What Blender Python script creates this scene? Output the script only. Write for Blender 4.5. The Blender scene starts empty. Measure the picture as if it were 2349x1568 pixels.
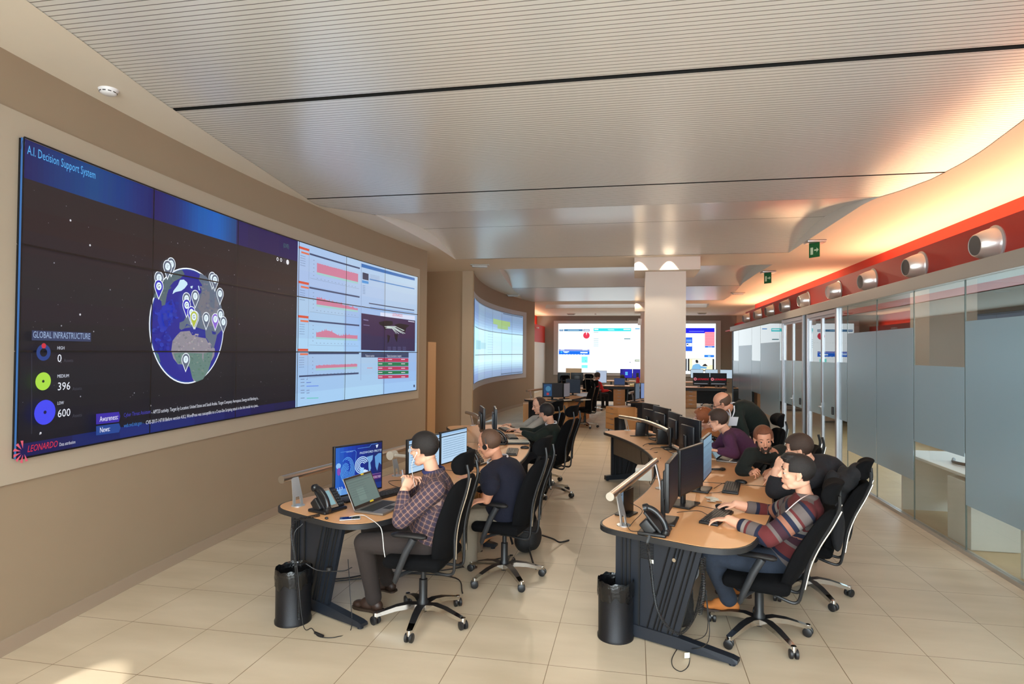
import bpy, bmesh, math, random
import numpy as np
from mathutils import Vector, Matrix, Euler
random.seed(7)
SC = bpy.context.scene
COL = SC.collection
PI = math.pi

# ------------------------------------------------------------------ camera
CAM_F, YAW, PITCH, ROLL = 1379.2, .1839, .0166, .0084
PCX, PCY, EYE = 1199.6, 784.1, 1.95
fw = Vector((-math.sin(YAW)*math.cos(PITCH), math.cos(YAW)*math.cos(PITCH), math.sin(PITCH)))
rt = Vector((math.cos(YAW), math.sin(YAW), 0))
upv = rt.cross(fw)
rt, upv = rt*math.cos(ROLL)+upv*math.sin(ROLL), -rt*math.sin(ROLL)+upv*math.cos(ROLL)
cd = bpy.data.cameras.new('camera')
cam = bpy.data.objects.new('camera', cd)
COL.objects.link(cam)
M = Matrix((rt, upv, -fw)).transposed().to_4x4()
M.translation = (0, 0, EYE)
cam.matrix_world = M
cd.sensor_width = 36
cd.lens = CAM_F/2349*36
cd.shift_x = -(PCX-1174.5)/2349
cd.shift_y = (PCY-784)/2349
cd.clip_end = 200
SC.camera = cam

# ------------------------------------------------------------------ view, world, lamps outside the frame
SC.view_settings.view_transform = 'Standard'
SC.view_settings.look = 'None'
SC.view_settings.gamma = 1
SC.view_settings.use_curve_mapping = False
SC.view_settings.exposure = 0.10
w = bpy.data.worlds.new('daylight'); SC.world = w; w.use_nodes = True
bg = w.node_tree.nodes['Background']
bg.inputs[0].default_value = (.84, .95, 1, 1)
bg.inputs[1].default_value = 9.5

def lamp(name, kind, loc, power, color, rot=(0, 0, 0), **kw):
    ld = bpy.data.lights.new(name, kind)
    ld.energy = power; ld.color = color
    for k, v in kw.items(): setattr(ld, k, v)
    o = bpy.data.objects.new(name, ld); COL.objects.link(o)
    o.location = loc; o.rotation_euler = rot
    return o
WARM = (1, .80, .58); NEUT = (1, .96, .86)
LG = []   # (loc, power) of area lamps
lamp('offscreen_fill', 'AREA', (-2.6, 1.2, 3.75), 90, NEUT, (math.radians(-25), math.radians(-8), 0), shape='RECTANGLE', size=2.0, size_y=1.2)  # added key light out of frame, stands for no fitting
lamp('offscreen_fill', 'AREA', (.6, .6, 3.75), 40, NEUT, (math.radians(-25), 0, 0), shape='RECTANGLE', size=2.6, size_y=1.0)  # second added fill out of frame, also without a fitting

dv = Vector((-2.95, 2.35, 0))-Vector((-1.2, -4.8, 2.6))
lamp('sun_beam', 'SPOT', (-1.2, -4.8, 2.6), 9000, (1, .98, .92), dv.to_track_quat('-Z', 'Y').to_euler(), spot_size=math.radians(4.2), spot_blend=.1, shadow_soft_size=.02)

# ------------------------------------------------------------------ helpers
def ray(x, y): return fw + rt*((x-PCX)/CAM_F) - upv*((y-PCY)/CAM_F)
CPT = Vector((0, 0, EYE))
def atZ(x, y, z=0): d = ray(x, y); return CPT + d*((z-EYE)/d.z)
def atY(x, y, Y): d = ray(x, y); return CPT + d*(Y/d.y)
def atX(x, y, X): d = ray(x, y); return CPT + d*(X/d.x)
def atD(x, y, D): return CPT + ray(x, y)*D          # D = depth along the view axis

def lin(c):
    c = c/255 if c > 1 or isinstance(c, int) else c
    return c/12.92 if c <= .04045 else ((c+.055)/1.055)**2.4
def rgb(r, g, b): return (lin(int(r)), lin(int(g)), lin(int(b)), 1)

MATS = {}
def mat(name, col=(128, 128, 128), rough=.5, metal=0., emit=0., noise=0., nscale=20., bump=0., bscale=200., spec=.5, coat=0., trans=0.):
    if name in MATS: return MATS[name]
    m = bpy.data.materials.new(name); MATS[name] = m; m.use_nodes = True
    nt = m.node_tree; b = nt.nodes['Principled BSDF']; c = rgb(*col)
    b.inputs['Base Color'].default_value = c
    b.inputs['Roughness'].default_value = rough
    b.inputs['Metallic'].default_value = metal
    b.inputs['Specular IOR Level'].default_value = spec
    b.inputs['Coat Weight'].default_value = coat
    if emit:
        b.inputs['Emission Color'].default_value = c; b.inputs['Emission Strength'].default_value = emit
        b.inputs['Base Color'].default_value = (.01, .01, .01, 1)
    if trans: b.inputs['Alpha'].default_value = 1-trans
    if noise or bump:
        tc = nt.nodes.new('ShaderNodeTexCoord')
    if noise:
        n = nt.nodes.new('ShaderNodeTexNoise'); n.inputs['Scale'].default_value = nscale; n.inputs['Detail'].default_value = 3
        nt.links.new(tc.outputs['Object'], n.inputs['Vector'])
        mx = nt.nodes.new('ShaderNodeMix'); mx.data_type = 'RGBA'
        mx.inputs['A'].default_value = tuple(v*(1-noise) for v in c[:3])+(1,)
        mx.inputs['B'].default_value = tuple(min(1, v*(1+noise)) for v in c[:3])+(1,)
        nt.links.new(n.outputs['Fac'], mx.inputs['Factor']); nt.links.new(mx.outputs['Result'], b.inputs['Base Color'])
    if bump:
        n2 = nt.nodes.new('ShaderNodeTexNoise'); n2.inputs['Scale'].default_value = bscale; n2.inputs['Detail'].default_value = 2
        nt.links.new(tc.outputs['Object'], n2.inputs['Vector'])
        bp = nt.nodes.new('ShaderNodeBump'); bp.inputs['Strength'].default_value = bump; bp.inputs['Distance'].default_value = .01
        nt.links.new(n2.outputs['Fac'], bp.inputs['Height']); nt.links.new(bp.outputs['Normal'], b.inputs['Normal'])
    return m
def glow(r, g, b, s=1.0):
    """light given off by a screen pixel colour"""
    key = 'screen_%d_%d_%d_%g' % (r, g, b, s)
    if key in MATS: return MATS[key]
    m = bpy.data.materials.new(key); MATS[key] = m; m.use_nodes = True
    nt = m.node_tree; bb = nt.nodes['Principled BSDF']
    bb.inputs['Base Color'].default_value = (.006, .006, .008, 1); bb.inputs['Roughness'].default_value = .45
    bb.inputs['Specular IOR Level'].default_value = .25
    bb.inputs['Emission Color'].default_value = rgb(r, g, b); bb.inputs['Emission Strength'].default_value = s
    return m

class MB:
    """collects shapes, then becomes ONE mesh object"""
    def __init__(s): s.v = []; s.f = []; s.m = []; s.T = None
    def add(s, vs, fs, m=0):
        n = len(s.v)
        s.v += [tuple(s.T @ Vector(p)) if s.T else tuple(p) for p in vs]
        s.f += [tuple(i+n for i in f) for f in fs]; s.m += [m]*len(fs)
        return s
    def box(s, c, d, R=None, m=0, bev=0.):
        hx, hy, hz = d[0]/2, d[1]/2, d[2]/2
        if bev <= 0:
            vs = [Vector((x*hx, y*hy, z*hz)) for x in (-1, 1) for y in (-1, 1) for z in (-1, 1)]
            fs = [(0, 1, 3, 2), (4, 6, 7, 5), (0, 4, 5, 1), (2, 3, 7, 6), (0, 2, 6, 4), (1, 5, 7, 3)]
        else:
            bm = bmesh.new(); bmesh.ops.create_cube(bm, size=1)
            for v in bm.verts: v.co = Vector((v.co.x*d[0], v.co.y*d[1], v.co.z*d[2]))
            bmesh.ops.bevel(bm, geom=bm.edges[:], offset=min(bev, .49*min(d)), segments=3, affect='EDGES', profile=.5)
            vs = [v.co.copy() for v in bm.verts]; fs = [tuple(v.index for v in f.verts) for f in bm.faces]; bm.free()
        if R is not None: vs = [R @ v for v in vs]
        c = Vector(c); return s.add([v+c for v in vs], fs, m)
    def tube(s, pts, r, n=8, m=0, cap=True, flat=1.0):
        pts = [Vector(p) for p in pts]; k = len(pts)
        rs = r if isinstance(r, (list, tuple)) else [r]*k
        vs = []; fs = []; ref = None
        for i, p in enumerate(pts):
            t = (pts[min(i+1, k-1)]-pts[max(i-1, 0)]).normalized()
            if ref is None:
                ref = Vector((0, 0, 1)) if abs(t.z) < .9 else Vector((1, 0, 0))
                a = t.cross(ref).normalized()
            else:
                a = (a - t*a.dot(t)).normalized()
            b = t.cross(a)
            for j in range(n):
                q = 2*PI*j/n
                vs.append(p + a*math.cos(q)*rs[i] + b*math.sin(q)*rs[i]*flat)
        for i in range(k-1):
            for j in range(n):
                j2 = (j+1) % n
                fs.append((i*n+j, i*n+j2, (i+1)*n+j2, (i+1)*n+j))
        if cap: fs.append(tuple(range(n-1, -1, -1))); fs.append(tuple(range((k-1)*n, k*n)))
        return s.add(vs, fs, m)
    def lathe(s, prof, c=(0, 0, 0), n=24, axis='z', m=0, R=None):
        vs = []; fs = []; c = Vector(c)
        for (r, z) in prof:
            for j in range(n):
                q = 2*PI*j/n
                v = Vector((r*math.cos(q), r*math.sin(q), z))
                if axis == 'x': v = Vector((v.z, v.x, v.y))
                elif axis == 'y': v = Vector((v.x, v.z, v.y))
                if R is not None: v = R @ v
                vs.append(v+c)
        for i in range(len(prof)-1):
            for j in range(n):
                j2 = (j+1) % n
                fs.append((i*n+j, i*n+j2, (i+1)*n+j2, (i+1)*n+j))
        if prof[0][0] > 1e-5: fs.append(tuple(range(n-1, -1, -1)))
        if prof[-1][0] > 1e-5: fs.append(tuple(range((len(prof)-1)*n, len(prof)*n)))
        return s.add(vs, fs, m)
    def prism(s, poly, z0, z1, m=0, mt=None, mb=None):
        """vertical prism over a plan polygon (counter-clockwise)"""
        n = len(poly)
        vs = [(p[0], p[1], z0) for p in poly]+[(p[0], p[1], z1) for p in poly]
        s.add(vs, [(i, (i+1) % n, n+(i+1) % n, n+i) for i in range(n)], m)
        s.add(vs, [tuple(range(n, 2*n))], m if mt is None else mt)
        return s.add(vs, [tuple(range(n-1, -1, -1))], m if mb is None else mb)
    def ell(s, c, r, R=None, m=0, nu=20, nv=14):
        vs = []; fs = []; c = Vector(c)
        if not hasattr(r, '__len__'): r = (r, r, r)
        for i in range(nv+1):
            a = PI*i/nv
            for j in range(nu):
                b = 2*PI*j/nu
                v = Vector((r[0]*math.sin(a)*math.cos(b), r[1]*math.sin(a)*math.sin(b), r[2]*math.cos(a)))
                if R is not None: v = R @ v
                vs.append(c+v)
        for i in range(nv):
            for j in range(nu):
                j2 = (j+1) % nu
                fs.append((i*nu+j, (i+1)*nu+j, (i+1)*nu+j2, i*nu+j2))
        return s.add(vs, fs, m)
    def quad(s, a, b, c, d, m=0): return s.add([a, b, c, d], [(0, 1, 2, 3)], m)
    def build(s, name, mats, parent=None, smooth=False, angle=None, weld=True):
        me = bpy.data.meshes.new(name)
        me.from_pydata([tuple(v) for v in s.v], [], s.f)
        if not isinstance(mats, (list, tuple)): mats = [mats]
        for mm in mats: me.materials.append(mm)
        me.polygons.foreach_set('material_index', s.m)
        if weld:
            bm = bmesh.new(); bm.from_mesh(me)
            bmesh.ops.remove_doubles(bm, verts=bm.verts, dist=1e-5)
            bmesh.ops.dissolve_degenerate(bm, edges=bm.edges, dist=1e-6)
            bmesh.ops.recalc_face_normals(bm, faces=bm.faces)
            bm.to_mesh(me); bm.free()
        if smooth:
            me.polygons.foreach_set('use_smooth', [True]*len(me.polygons))
            if angle is not False: me.set_sharp_from_angle(angle=math.radians(angle or 40))
        me.update()
        o = bpy.data.objects.new(name, me); COL.objects.link(o)
        if parent is not None: fix(o, parent)
        return o

def mw(o):
    return Matrix.LocRotScale(o.location, o.rotation_euler, o.scale)
def wmat(o):
    m = mw(o)
    if o.parent: m = wmat(o.parent) @ o.matrix_parent_inverse @ m
    return m
def fix(o, parent):
    """parent a mesh modelled in world coordinates"""
    o.parent = parent; o.matrix_parent_inverse = wmat(parent).inverted()
    return o
def tag(o, label=None, cat=None, group=None, kind=None):
    if label: o['label'] = label
    if cat: o['category'] = cat
    if group: o['group'] = group
    if kind: o['kind'] = kind
    return o
def empty(name, loc=(0, 0, 0), rz=0, label=None, cat=None, group=None):
    o = bpy.data.objects.new(name, None); COL.objects.link(o)
    o.location = loc; o.rotation_euler = (0, 0, rz); o.empty_display_size = .1
    return tag(o, label, cat, group)
def copy_tree(o, parent=None, name=None):
    c = o.copy(); COL.objects.link(c); c.parent = parent
    for ch in list(o.children): copy_tree(ch, c)
    return c
def structure(name, mb, mats, **k):
    o = mb.build(name, mats, **k); o['kind'] = 'structure'; return o
def Rz(a): return Matrix.Rotation(a, 3, 'Z')
def Ry(a): return Matrix.Rotation(a, 3, 'Y')
def Rx(a): return Matrix.Rotation(a, 3, 'X')
def bez(pts, n=12):
    """smooth curve through points (Catmull-Rom)"""
    P = [Vector(p) for p in pts]; P = [P[0]*2-P[1]]+P+[P[-1]*2-P[-2]]; out = []
    for i in range(1, len(P)-2):
        for k in range(n):
            t = k/n
            out.append(.5*((2*P[i])+(P[i+1]-P[i-1])*t+(2*P[i-1]-5*P[i]+4*P[i+1]-P[i+2])*t*t+(3*P[i]-P[i-1]-3*P[i+1]+P[i+2])*t**3))
    out.append(P[-2]); return out
# ------------------------------------------------------------------ room materials
def floor_material():
    m = bpy.data.materials.new('floor_tiles'); m.use_nodes = True; nt = m.node_tree; N = nt.nodes; L = nt.links
    b = N['Principled BSDF']; g = N.new('ShaderNodeNewGeometry'); sx = N.new('ShaderNodeSeparateXYZ'); L.new(g.outputs['Position'], sx.inputs[0])
    def grout(sock, off):
        a = N.new('ShaderNodeMath'); a.operation = 'ADD'; a.inputs[1].default_value = off; L.new(sock, a.inputs[0])
        p = N.new('ShaderNodeMath'); p.operation = 'PINGPONG'; p.inputs[1].default_value = .3; L.new(a.outputs[0], p.inputs[0])
        c = N.new('ShaderNodeMath'); c.operation = 'LESS_THAN'; c.inputs[1].default_value = .0022; L.new(p.outputs[0], c.inputs[0]); return c
    gx = grout(sx.outputs['X'], .5206+12); gy = grout(sx.outputs['Y'], -3.752+12)
    mx = N.new('ShaderNodeMath'); mx.operation = 'MAXIMUM'; L.new(gx.outputs[0], mx.inputs[0]); L.new(gy.outputs[0], mx.inputs[1])
    n1 = N.new('ShaderNodeTexNoise'); n1.inputs['Scale'].default_value = 1.1; n1.inputs['Detail'].default_value = 6; L.new(g.outputs['Position'], n1.inputs['Vector'])
    mp = N.new('ShaderNodeMapping'); mp.inputs['Scale'].default_value = (1, 3, 1); L.new(g.outputs['Position'], mp.inputs[0]); L.new(mp.outputs[0], n1.inputs['Vector'])
    r = N.new('ShaderNodeValToRGB'); r.color_ramp.elements[0].position = .3; r.color_ramp.elements[1].position = .7
    r.color_ramp.elements[0].color = rgb(184, 168, 143); r.color_ramp.elements[1].color = rgb(203, 187, 163); L.new(n1.outputs['Fac'], r.inputs[0])
    mix = N.new('ShaderNodeMix'); mix.data_type = 'RGBA'; L.new(mx.outputs[0], mix.inputs['Factor']); L.new(r.outputs[0], mix.inputs['A'])
    mix.inputs['B'].default_value = rgb(112, 90, 64); L.new(mix.outputs['Result'], b.inputs['Base Color'])
    b.inputs['Roughness'].default_value = .38; b.inputs['Specular IOR Level'].default_value = .45
    return m
def ceiling_metal():
    m = bpy.data.materials.new('slatted_metal_ceiling'); m.use_nodes = True; nt = m.node_tree; N = nt.nodes; L = nt.links
    b = N['Principled BSDF']; g = N.new('ShaderNodeNewGeometry'); sx = N.new('ShaderNodeSeparateXYZ'); L.new(g.outputs['Position'], sx.inputs[0])
    p = N.new('ShaderNodeMath'); p.operation = 'PINGPONG'; p.inputs[1].default_value = .0225; L.new(sx.outputs['Y'], p.inputs[0])
    c = N.new('ShaderNodeMath'); c.operation = 'LESS_THAN'; c.inputs[1].default_value = .0028; L.new(p.outputs[0], c.inputs[0])
    mix = N.new('ShaderNodeMix'); mix.data_type = 'RGBA'; L.new(c.outputs[0], mix.inputs['Factor'])
    mix.inputs['A'].default_value = rgb(242, 242, 240); mix.inputs['B'].default_value = rgb(110, 106, 102)
    L.new(mix.outputs['Result'], b.inputs['Base Color'])
    b.inputs['Metallic'].default_value = .3; b.inputs['Roughness'].default_value = .28
    return m
FLOOR = floor_material(); CMETAL = ceiling_metal()
PLASTER = mat('cream_plaster', (224, 214, 200), .85, noise=.03, nscale=2)
WALLM = mat('beige_wall_cladding', (152, 134, 112), .8, noise=.03, nscale=3)
FRAMEM = mat('pale_video_wall_border', (176, 164, 146), .7)
WHITEW = mat('white_wall_paint', (226, 224, 218), .8)
GREYW = mat('grey_back_wall_paint', (142, 138, 132), .8)
REDW = mat('orange_red_wall_paint', (205, 48, 28), .6)
DKRED = mat('deep_red_panel_paint', (178, 50, 36), .55)
BLACKG = mat('dark_ceiling_gap', (14, 14, 14), .8)
ALU = mat('brushed_aluminium', (176, 174, 172), .32, metal=.9)
TRIMG = mat('grey_metal_trim', (168, 160, 150), .45, metal=.3)
JOINT = mat('panel_joint', (90, 86, 80), .8)

# ------------------------------------------------------------------ floor
fl = MB().quad((-6.2, -5, 0), (7.5, -5, 0), (7.5, 33, 0), (-6.2, 33, 0)); structure('floor', fl, FLOOR, weld=False)

# ------------------------------------------------------------------ left wall with the first bay (concave)
def XW(y): return -4.168+.017*(y-6.961)**2
def XW2(y): return -4.27+.026*(y-18.15)**2
def strip(mb, X, ys, z0, z1, off=0., m=0, thick=0.):
    P = []
    for y in ys:
        d = (X(y+.01)-X(y-.01))/.02; n = Vector((1, -d)).normalized()
        P.append((X(y)+n.x*off, y+n.y*off, n))
    for a, b in zip(P[:-1], P[1:]):
        mb.quad((a[0], a[1], z0), (b[0], b[1], z0), (b[0], b[1], z1), (a[0], a[1], z1), m)
        if thick:
            A = (a[0]-a[2].x*thick, a[1]-a[2].y*thick); B = (b[0]-b[2].x*thick, b[1]-b[2].y*thick)
            mb.quad((a[0], a[1], z1), (b[0], b[1], z1), (B[0], B[1], z1), (A[0], A[1], z1), m)
            mb.quad((a[0], a[1], z0), (b[0], b[1], z0), (B[0], B[1], z0), (A[0], A[1], z0), m)
    if thick:
        for p in (P[0], P[-1]):
            q = (p[0]-p[2].x*thick, p[1]-p[2].y*thick)
            mb.quad((p[0], p[1], z0), (p[0], p[1], z1), (q[0], q[1], z1), (q[0], q[1], z0), m)
    return mb
def rng(a, b, n): return [a+(b-a)*i/n for i in range(n+1)]
wl = MB(); strip(wl, XW, rng(-1.5, 10.92, 60), 0, 3.86)
xe = XW(10.92)
wl.quad((xe, 10.92, 0), (-5.0, 10.92, 0), (-5.0, 10.92, 3.86), (xe, 10.92, 3.86))
structure('wall_left', wl, WALLM, smooth=True)
wr = MB()
wr.quad((-5.0, 10.9, 0), (-5.0, 13.75, 0), (-5.0, 13.75, 3.86), (-5.0, 10.9, 3.86))
wr.quad((-5.0, 13.75, 0), (XW2(13.75)+.02, 13.75, 0), (XW2(13.75)+.02, 13.75, 3.86), (-5.0, 13.75, 3.86))
structure('wall_recess', wr, mat('tan_recess_paint', (168, 142, 112), .8, noise=.03, nscale=3))
wl2 = MB(); strip(wl2, XW2, rng(13.75, 22.6, 40), 0, 3.86)
wl2.quad((XW2(22.6), 22.6, 0), (-5.2, 22.6, 0), (-5.2, 22.6, 3.86), (XW2(22.6), 22.6, 3.86))
structure('wall_left_far', wl2, WALLM, smooth=True)
xp = XW2(13.75); structure('trim_pier', MB().box((xp-.12, 13.73, 1.93), (.26, .06, 3.858)), mat('light_pier_paint', (186, 168, 144), .8))
bb = MB(); strip(bb, XW, rng(-1.5, 10.93, 50), 0, .1, off=.012, thick=.014); structure('baseboard_left', bb, mat('taupe_skirting', (160, 142, 124), .6), smooth=True)
bb = MB(); strip(bb, XW2, rng(13.75, 22.6, 30), 0, .1, off=.012, thick=.014); structure('baseboard_left_far', bb, mat('taupe_skirting'), smooth=True)
# pale borders the video walls are set in
fr = MB(); fy = rng(2.95, 10.6, 40)
strip(fr, XW, fy, 3.30, 3.47, off=.014, thick=.02); strip(fr, XW, fy, 1.08, 1.245, off=.014, thick=.02)
strip(fr, XW, rng(2.95, 3.2, 3), 1.08, 3.47, off=.014, thick=.02); strip(fr, XW, rng(10.465, 10.6, 2), 1.08, 3.47, off=.014, thick=.02)
structure('trim_1', fr, FRAMEM, smooth=True)
fr = MB(); fy = rng(13.85, 21.75, 40)
strip(fr, XW2, fy, 3.24, 3.40, off=.014, thick=.02); strip(fr, XW2, fy, 1.02, 1.17, off=.014, thick=.02)
strip(fr, XW2, rng(13.85, 13.98, 2), 1.02, 3.40, off=.014, thick=.02); strip(fr, XW2, rng(21.4, 21.75, 2), 1.02, 3.40, off=.014, thick=.02)
structure('trim_2', fr, mat('pale_grey_border', (190, 192, 194), .6), smooth=True)
# low cupboard front in the recess
cb = MB().box((-4.55, 11.9, 1.07), (.85, .5, 2.14), bev=.004)
tag(cb.build('storage_cabinet', mat('tan_laminate', (176, 140, 102), .6)), 'tall tan cabinet standing in the recess between the two video walls', 'cabinet')

# far side wall on the left: white below, red above
fw_ = MB(); fw_.quad((-4.66, 22.6, 0), (-4.66, 31.5, 0), (-4.66, 31.5, 2.44), (-4.66, 22.6, 2.44)); structure('wall_side_left', fw_, WHITEW)
fw_ = MB(); fw_.quad((-4.68, 22.6, 2.44), (-4.68, 31.5, 2.44), (-4.68, 31.5, 3.30), (-4.68, 22.6, 3.30)); fw_.quad((-5.1, 22.6, 3.1), (-5.1, 31.5, 3.1), (-5.1, 31.5, 3.86), (-5.1, 22.6, 3.86)); structure('wall_side_left_upper', fw_, REDW)

# back wall
bw = MB().quad((-5.4, 31.5, 0), (5.0, 31.5, 0), (5.0, 31.5, 3.86), (-5.4, 31.5, 3.86)); structure('wall_back', bw, GREYW)
bx = MB().box((0.02, 31.46, 3.535), (8.44, .06, .15)).box((0.02, 31.46, .84), (8.44, .06, .14)).box((-4.08, 31.46, 2.185), (.24, .06, 2.56)).box((4.12, 31.46, 2.185), (.24, .06, 2.56))
structure('trim_3', bx, mat('pale_grey_border'))

# ------------------------------------------------------------------ right side: glass front, beam, red bulkhead, cove
XG = 3.22
beam = MB().box((XG+.115, (-2+21.2)/2, 2.775), (.36, 23.2, .15), bev=.004); structure('trim_beam', beam, TRIMG)
lo = MB().box((XG, (-2+21.2)/2, .02), (.06, 23.2, .04)); structure('baseboard_right', lo, ALU)
pn = MB().box((3.51, (-2+20.15)/2, 3.065), (.08, 22.15, .43)); structure('wall_red_panel', pn, DKRED)
uw = MB().quad((4.55, -2, 2.84), (4.55, 24.4, 2.84), (4.55, 24.4, 3.86), (4.55, -2, 3.86)); 
uw.quad((4.55, 24.4, 2.84), (4.62, 24.4, 2.84), (4.62, 24.4, 3.86), (4.55, 24.4, 3.86)); structure('wall_right_upper', uw, REDW)
sh = MB().box((4.0, 11.1, 2.82), (1.1, 26.5, .04)); structure('ceiling_bulkhead', sh, DKRED)
fr_ = MB().quad((4.9, 24.4, 2.45), (4.9, 31.5, 2.45), (4.9, 31.5, 3.45), (4.9, 24.4, 3.45)); fr_.quad((5.3, 24.4, 2.45), (5.3, 31.5, 2.45), (5.3, 31.5, 3.86), (5.3, 24.4, 3.86)); structure('wall_right_far_upper', fr_, REDW)
fr_ = MB().quad((4.9, 21.3, 0), (4.9, 31.5, 0), (4.9, 31.5, 2.45), (4.9, 21.3, 2.45)); structure('wall_right_far', fr_, mat('yellow_beige_paint', (190, 170, 120), .8))

# ------------------------------------------------------------------ ceiling: plaster soffit with three metal bays
ZC = 3.86
def vault(z0, h, ya, yb):
    return lambda y: z0 + (h*math.sin(PI*(y-ya)/(yb-ya)) if ya < y < yb else 0)
BAYS = []
l1 = [(-3.05, -1.5), (-3.1, 1.0), (-3.2, 2.2), (-3.30, 2.72), (-3.40, 3.19), (-3.59, 3.96), (-3.78, 5.01), (-3.94, 6.07), (-4.05, 6.76), (-4.14, 7.3), (-3.85, 7.6), (-3.6, 7.87), (-3.58, 9.0), (-3.58, 10.5), (-3.67, 12.0)]
r1 = [(2.0, -1.5), (2.3, 1.0), (2.6, 2.8), (2.85, 4.2), (3.087, 5.49), (3.177, 6.25), (3.191, 6.62), (3.163, 7.18), (3.02, 7.69), (2.88, 7.97), (2.84, 8.3), (2.838, 10), (2.84, 12.0)]
BAYS.append((l1, r1, vault(3.864, .19, 7.9, 12.0), [(4.155, .06), (6.93, .04), (7.9, .012), (9.82, .012)], 12.0))
l2 = [(-3.10, 13.55), (-3.3, 15), (-3.55, 17), (-3.72, 18.5), (-3.8, 20), (-4.05, 21.5), (-4.1, 22.4)]
r2 = [(2.88, 13.55), (2.84, 15), (2.86, 17), (3.0, 19), (3.1, 21), (3.1, 22.4)]
BAYS.append((l2, r2, vault(3.864, .2, 13.5, 17.75), [(17.7, .02), (14.2, .012)], 22.4))
l3 = [(-3.5, 23.9), (-3.7, 25), (-3.85, 26)]; r3 = [(2.8, 23.9), (2.9, 25), (2.93, 26)]
BAYS.append((l3, r3, vault(3.864, .15, 23.8, 26.0), [], 26.0))
def ix(poly, y):
    if y <= poly[0][1]: return poly[0][0]
    for a, b in zip(poly[:-1], poly[1:]):
        if a[1] <= y <= b[1]: return a[0]+(b[0]-a[0])*(y-a[1])/(b[1]-a[1])
    return poly[-1][0]
sof = MB(); XL, XR = -5.4, 4.62
def drop(x, y): return .12*min(1, max(0, (7.2-y)/.7)) if x < -5 else 0
def sq(y0, y1, xa0, xb0, xa1, xb1):
    sof.quad((xa0, y0, ZC-drop(xa0, y0)), (xb0, y0, ZC), (xb1, y1, ZC), (xa1, y1, ZC-drop(xa1, y1)))
yy = -1.5; sq(-1.6, -1.5, XL, XR, XL, XR)
for bi, (l, r, zf, slots, yend) in enumerate(BAYS):
    y0 = l[0][1]
    if y0 > yy: sq(yy, y0, XL, XR+(.8 if y0 > 23 else 0), XL, XR+(.8 if y0 > 23 else 0))
    n = int((yend-y0)/.15); ys = rng(y0, yend, n)
    for a, b in zip(ys[:-1], ys[1:]):
        e = .8 if a > 23.9 else 0
        sq(a, b, XL, ix(l, a), XL, ix(l, b)); sq(a, b, ix(r, a), XR+e, ix(r, b), XR+e)
    yy = yend
sq(yy, 31.5, XL, 5.4, XL, 5.4)
structure('ceiling', sof, PLASTER)
rev = MB(); met = MB(); gap = MB()
for (l, r, zf, slots, yend) in BAYS:
    y0 = l[0][1]; n = int((yend-y0)/.1); ys = sorted(set(rng(y0, yend, n)+[s[0] for s in slots]+[s[0]+s[1] for s in slots]))
    def inslot(y): return any(s[0] <= y+1e-6 < s[0]+s[1] for s in slots)
    for a, b in zip(ys[:-1], ys[1:]):
        if b-a < 1e-6: continue
        za, zb = zf(a), zf(b)
        for poly in (l, r):
            if max(za, zb) > ZC+.006:
                rev.quad((ix(poly, a), a, ZC), (ix(poly, b), b, ZC), (ix(poly, b), b, zb), (ix(poly, a), a, za))
        xa, xb, xc, xd = ix(l, a)-.02, ix(r, a)+.02, ix(r, b)+.02, ix(l, b)-.02
        if inslot(a):
            gap.quad((xa, a, za+.06), (xb, a, za+.06), (xc, b, zb+.06), (xd, b, zb+.06))
            gap.quad((xa, a, za), (xb, a, za), (xb, a, za+.06), (xa, a, za+.06)); gap.quad((xd, b, zb), (xc, b, zb), (xc, b, zb+.06), (xd, b, zb+.06))
        else:
            met.quad((xa, a, za), (xb, a, za), (xc, b, zb), (xd, b, zb))
structure('ceiling_reveal', rev, WHITEW, smooth=True)
structure('ceiling_metal', met, CMETAL, smooth=True)
structure('ceiling_gap', gap, BLACKG)
# roof over everything so no daylight falls in from above
rf = MB().quad((-6.5, -1.6, 4.4), (7.5, -1.6, 4.4), (7.5, 33, 4.4), (-6.5, 33, 4.4)); rf.quad((-6.5, -1.6, 3.86), (7.5, -1.6, 3.86), (7.5, -1.6, 4.4), (-6.5, -1.6, 4.4)); structure('ceiling_slab', rf, PLASTER)
rf = MB().quad((-6.5, -5, 0), (-6.5, 33, 0), (-6.5, 33, 4.4), (-6.5, -5, 4.4)).quad((-6.5, 31.6, 0), (7.5, 31.6, 0), (7.5, 31.6, 4.4), (-6.5, 31.6, 4.4)).quad((7.0, -5, 0), (7.0, 33, 0), (7.0, 33, 4.4), (7.0, -5, 4.4)); structure('wall_outer_left', rf, PLASTER)

# ------------------------------------------------------------------ columns with lamp boxes
COLM = mat('warm_white_column_paint', (222, 210, 198), .75, noise=.02, nscale=2)
def column(xa, xb, ya, yb, bx0, bx1, by0, by1, zb, label):
    t = empty('column', ((xa+xb)/2, (ya+yb)/2, 0), 0, label, 'column')
    MB().box(((xa+xb)/2, (ya+yb)/2, 1.93), (xb-xa, yb-ya, 3.858)).build('shaft', COLM, t)
    c = MB().box(((bx0+bx1)/2, (by0+by1)/2, (zb+3.858)/2), (bx1-bx0, by1-by0, 3.858-zb)); c.build('capital_box', COLM, t)
    return t
column(.205, 1.006, 12.45, 13.25, -.015, 1.26, 12.2, 13.5, 3.6, 'wide white column behind the right row of desks, lamp box at its top')
column(.215, 1.02, 23.1, 23.9, -.01, 1.27, 22.75, 24, 3.5, 'farther white column mostly hidden behind the near one')
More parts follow.
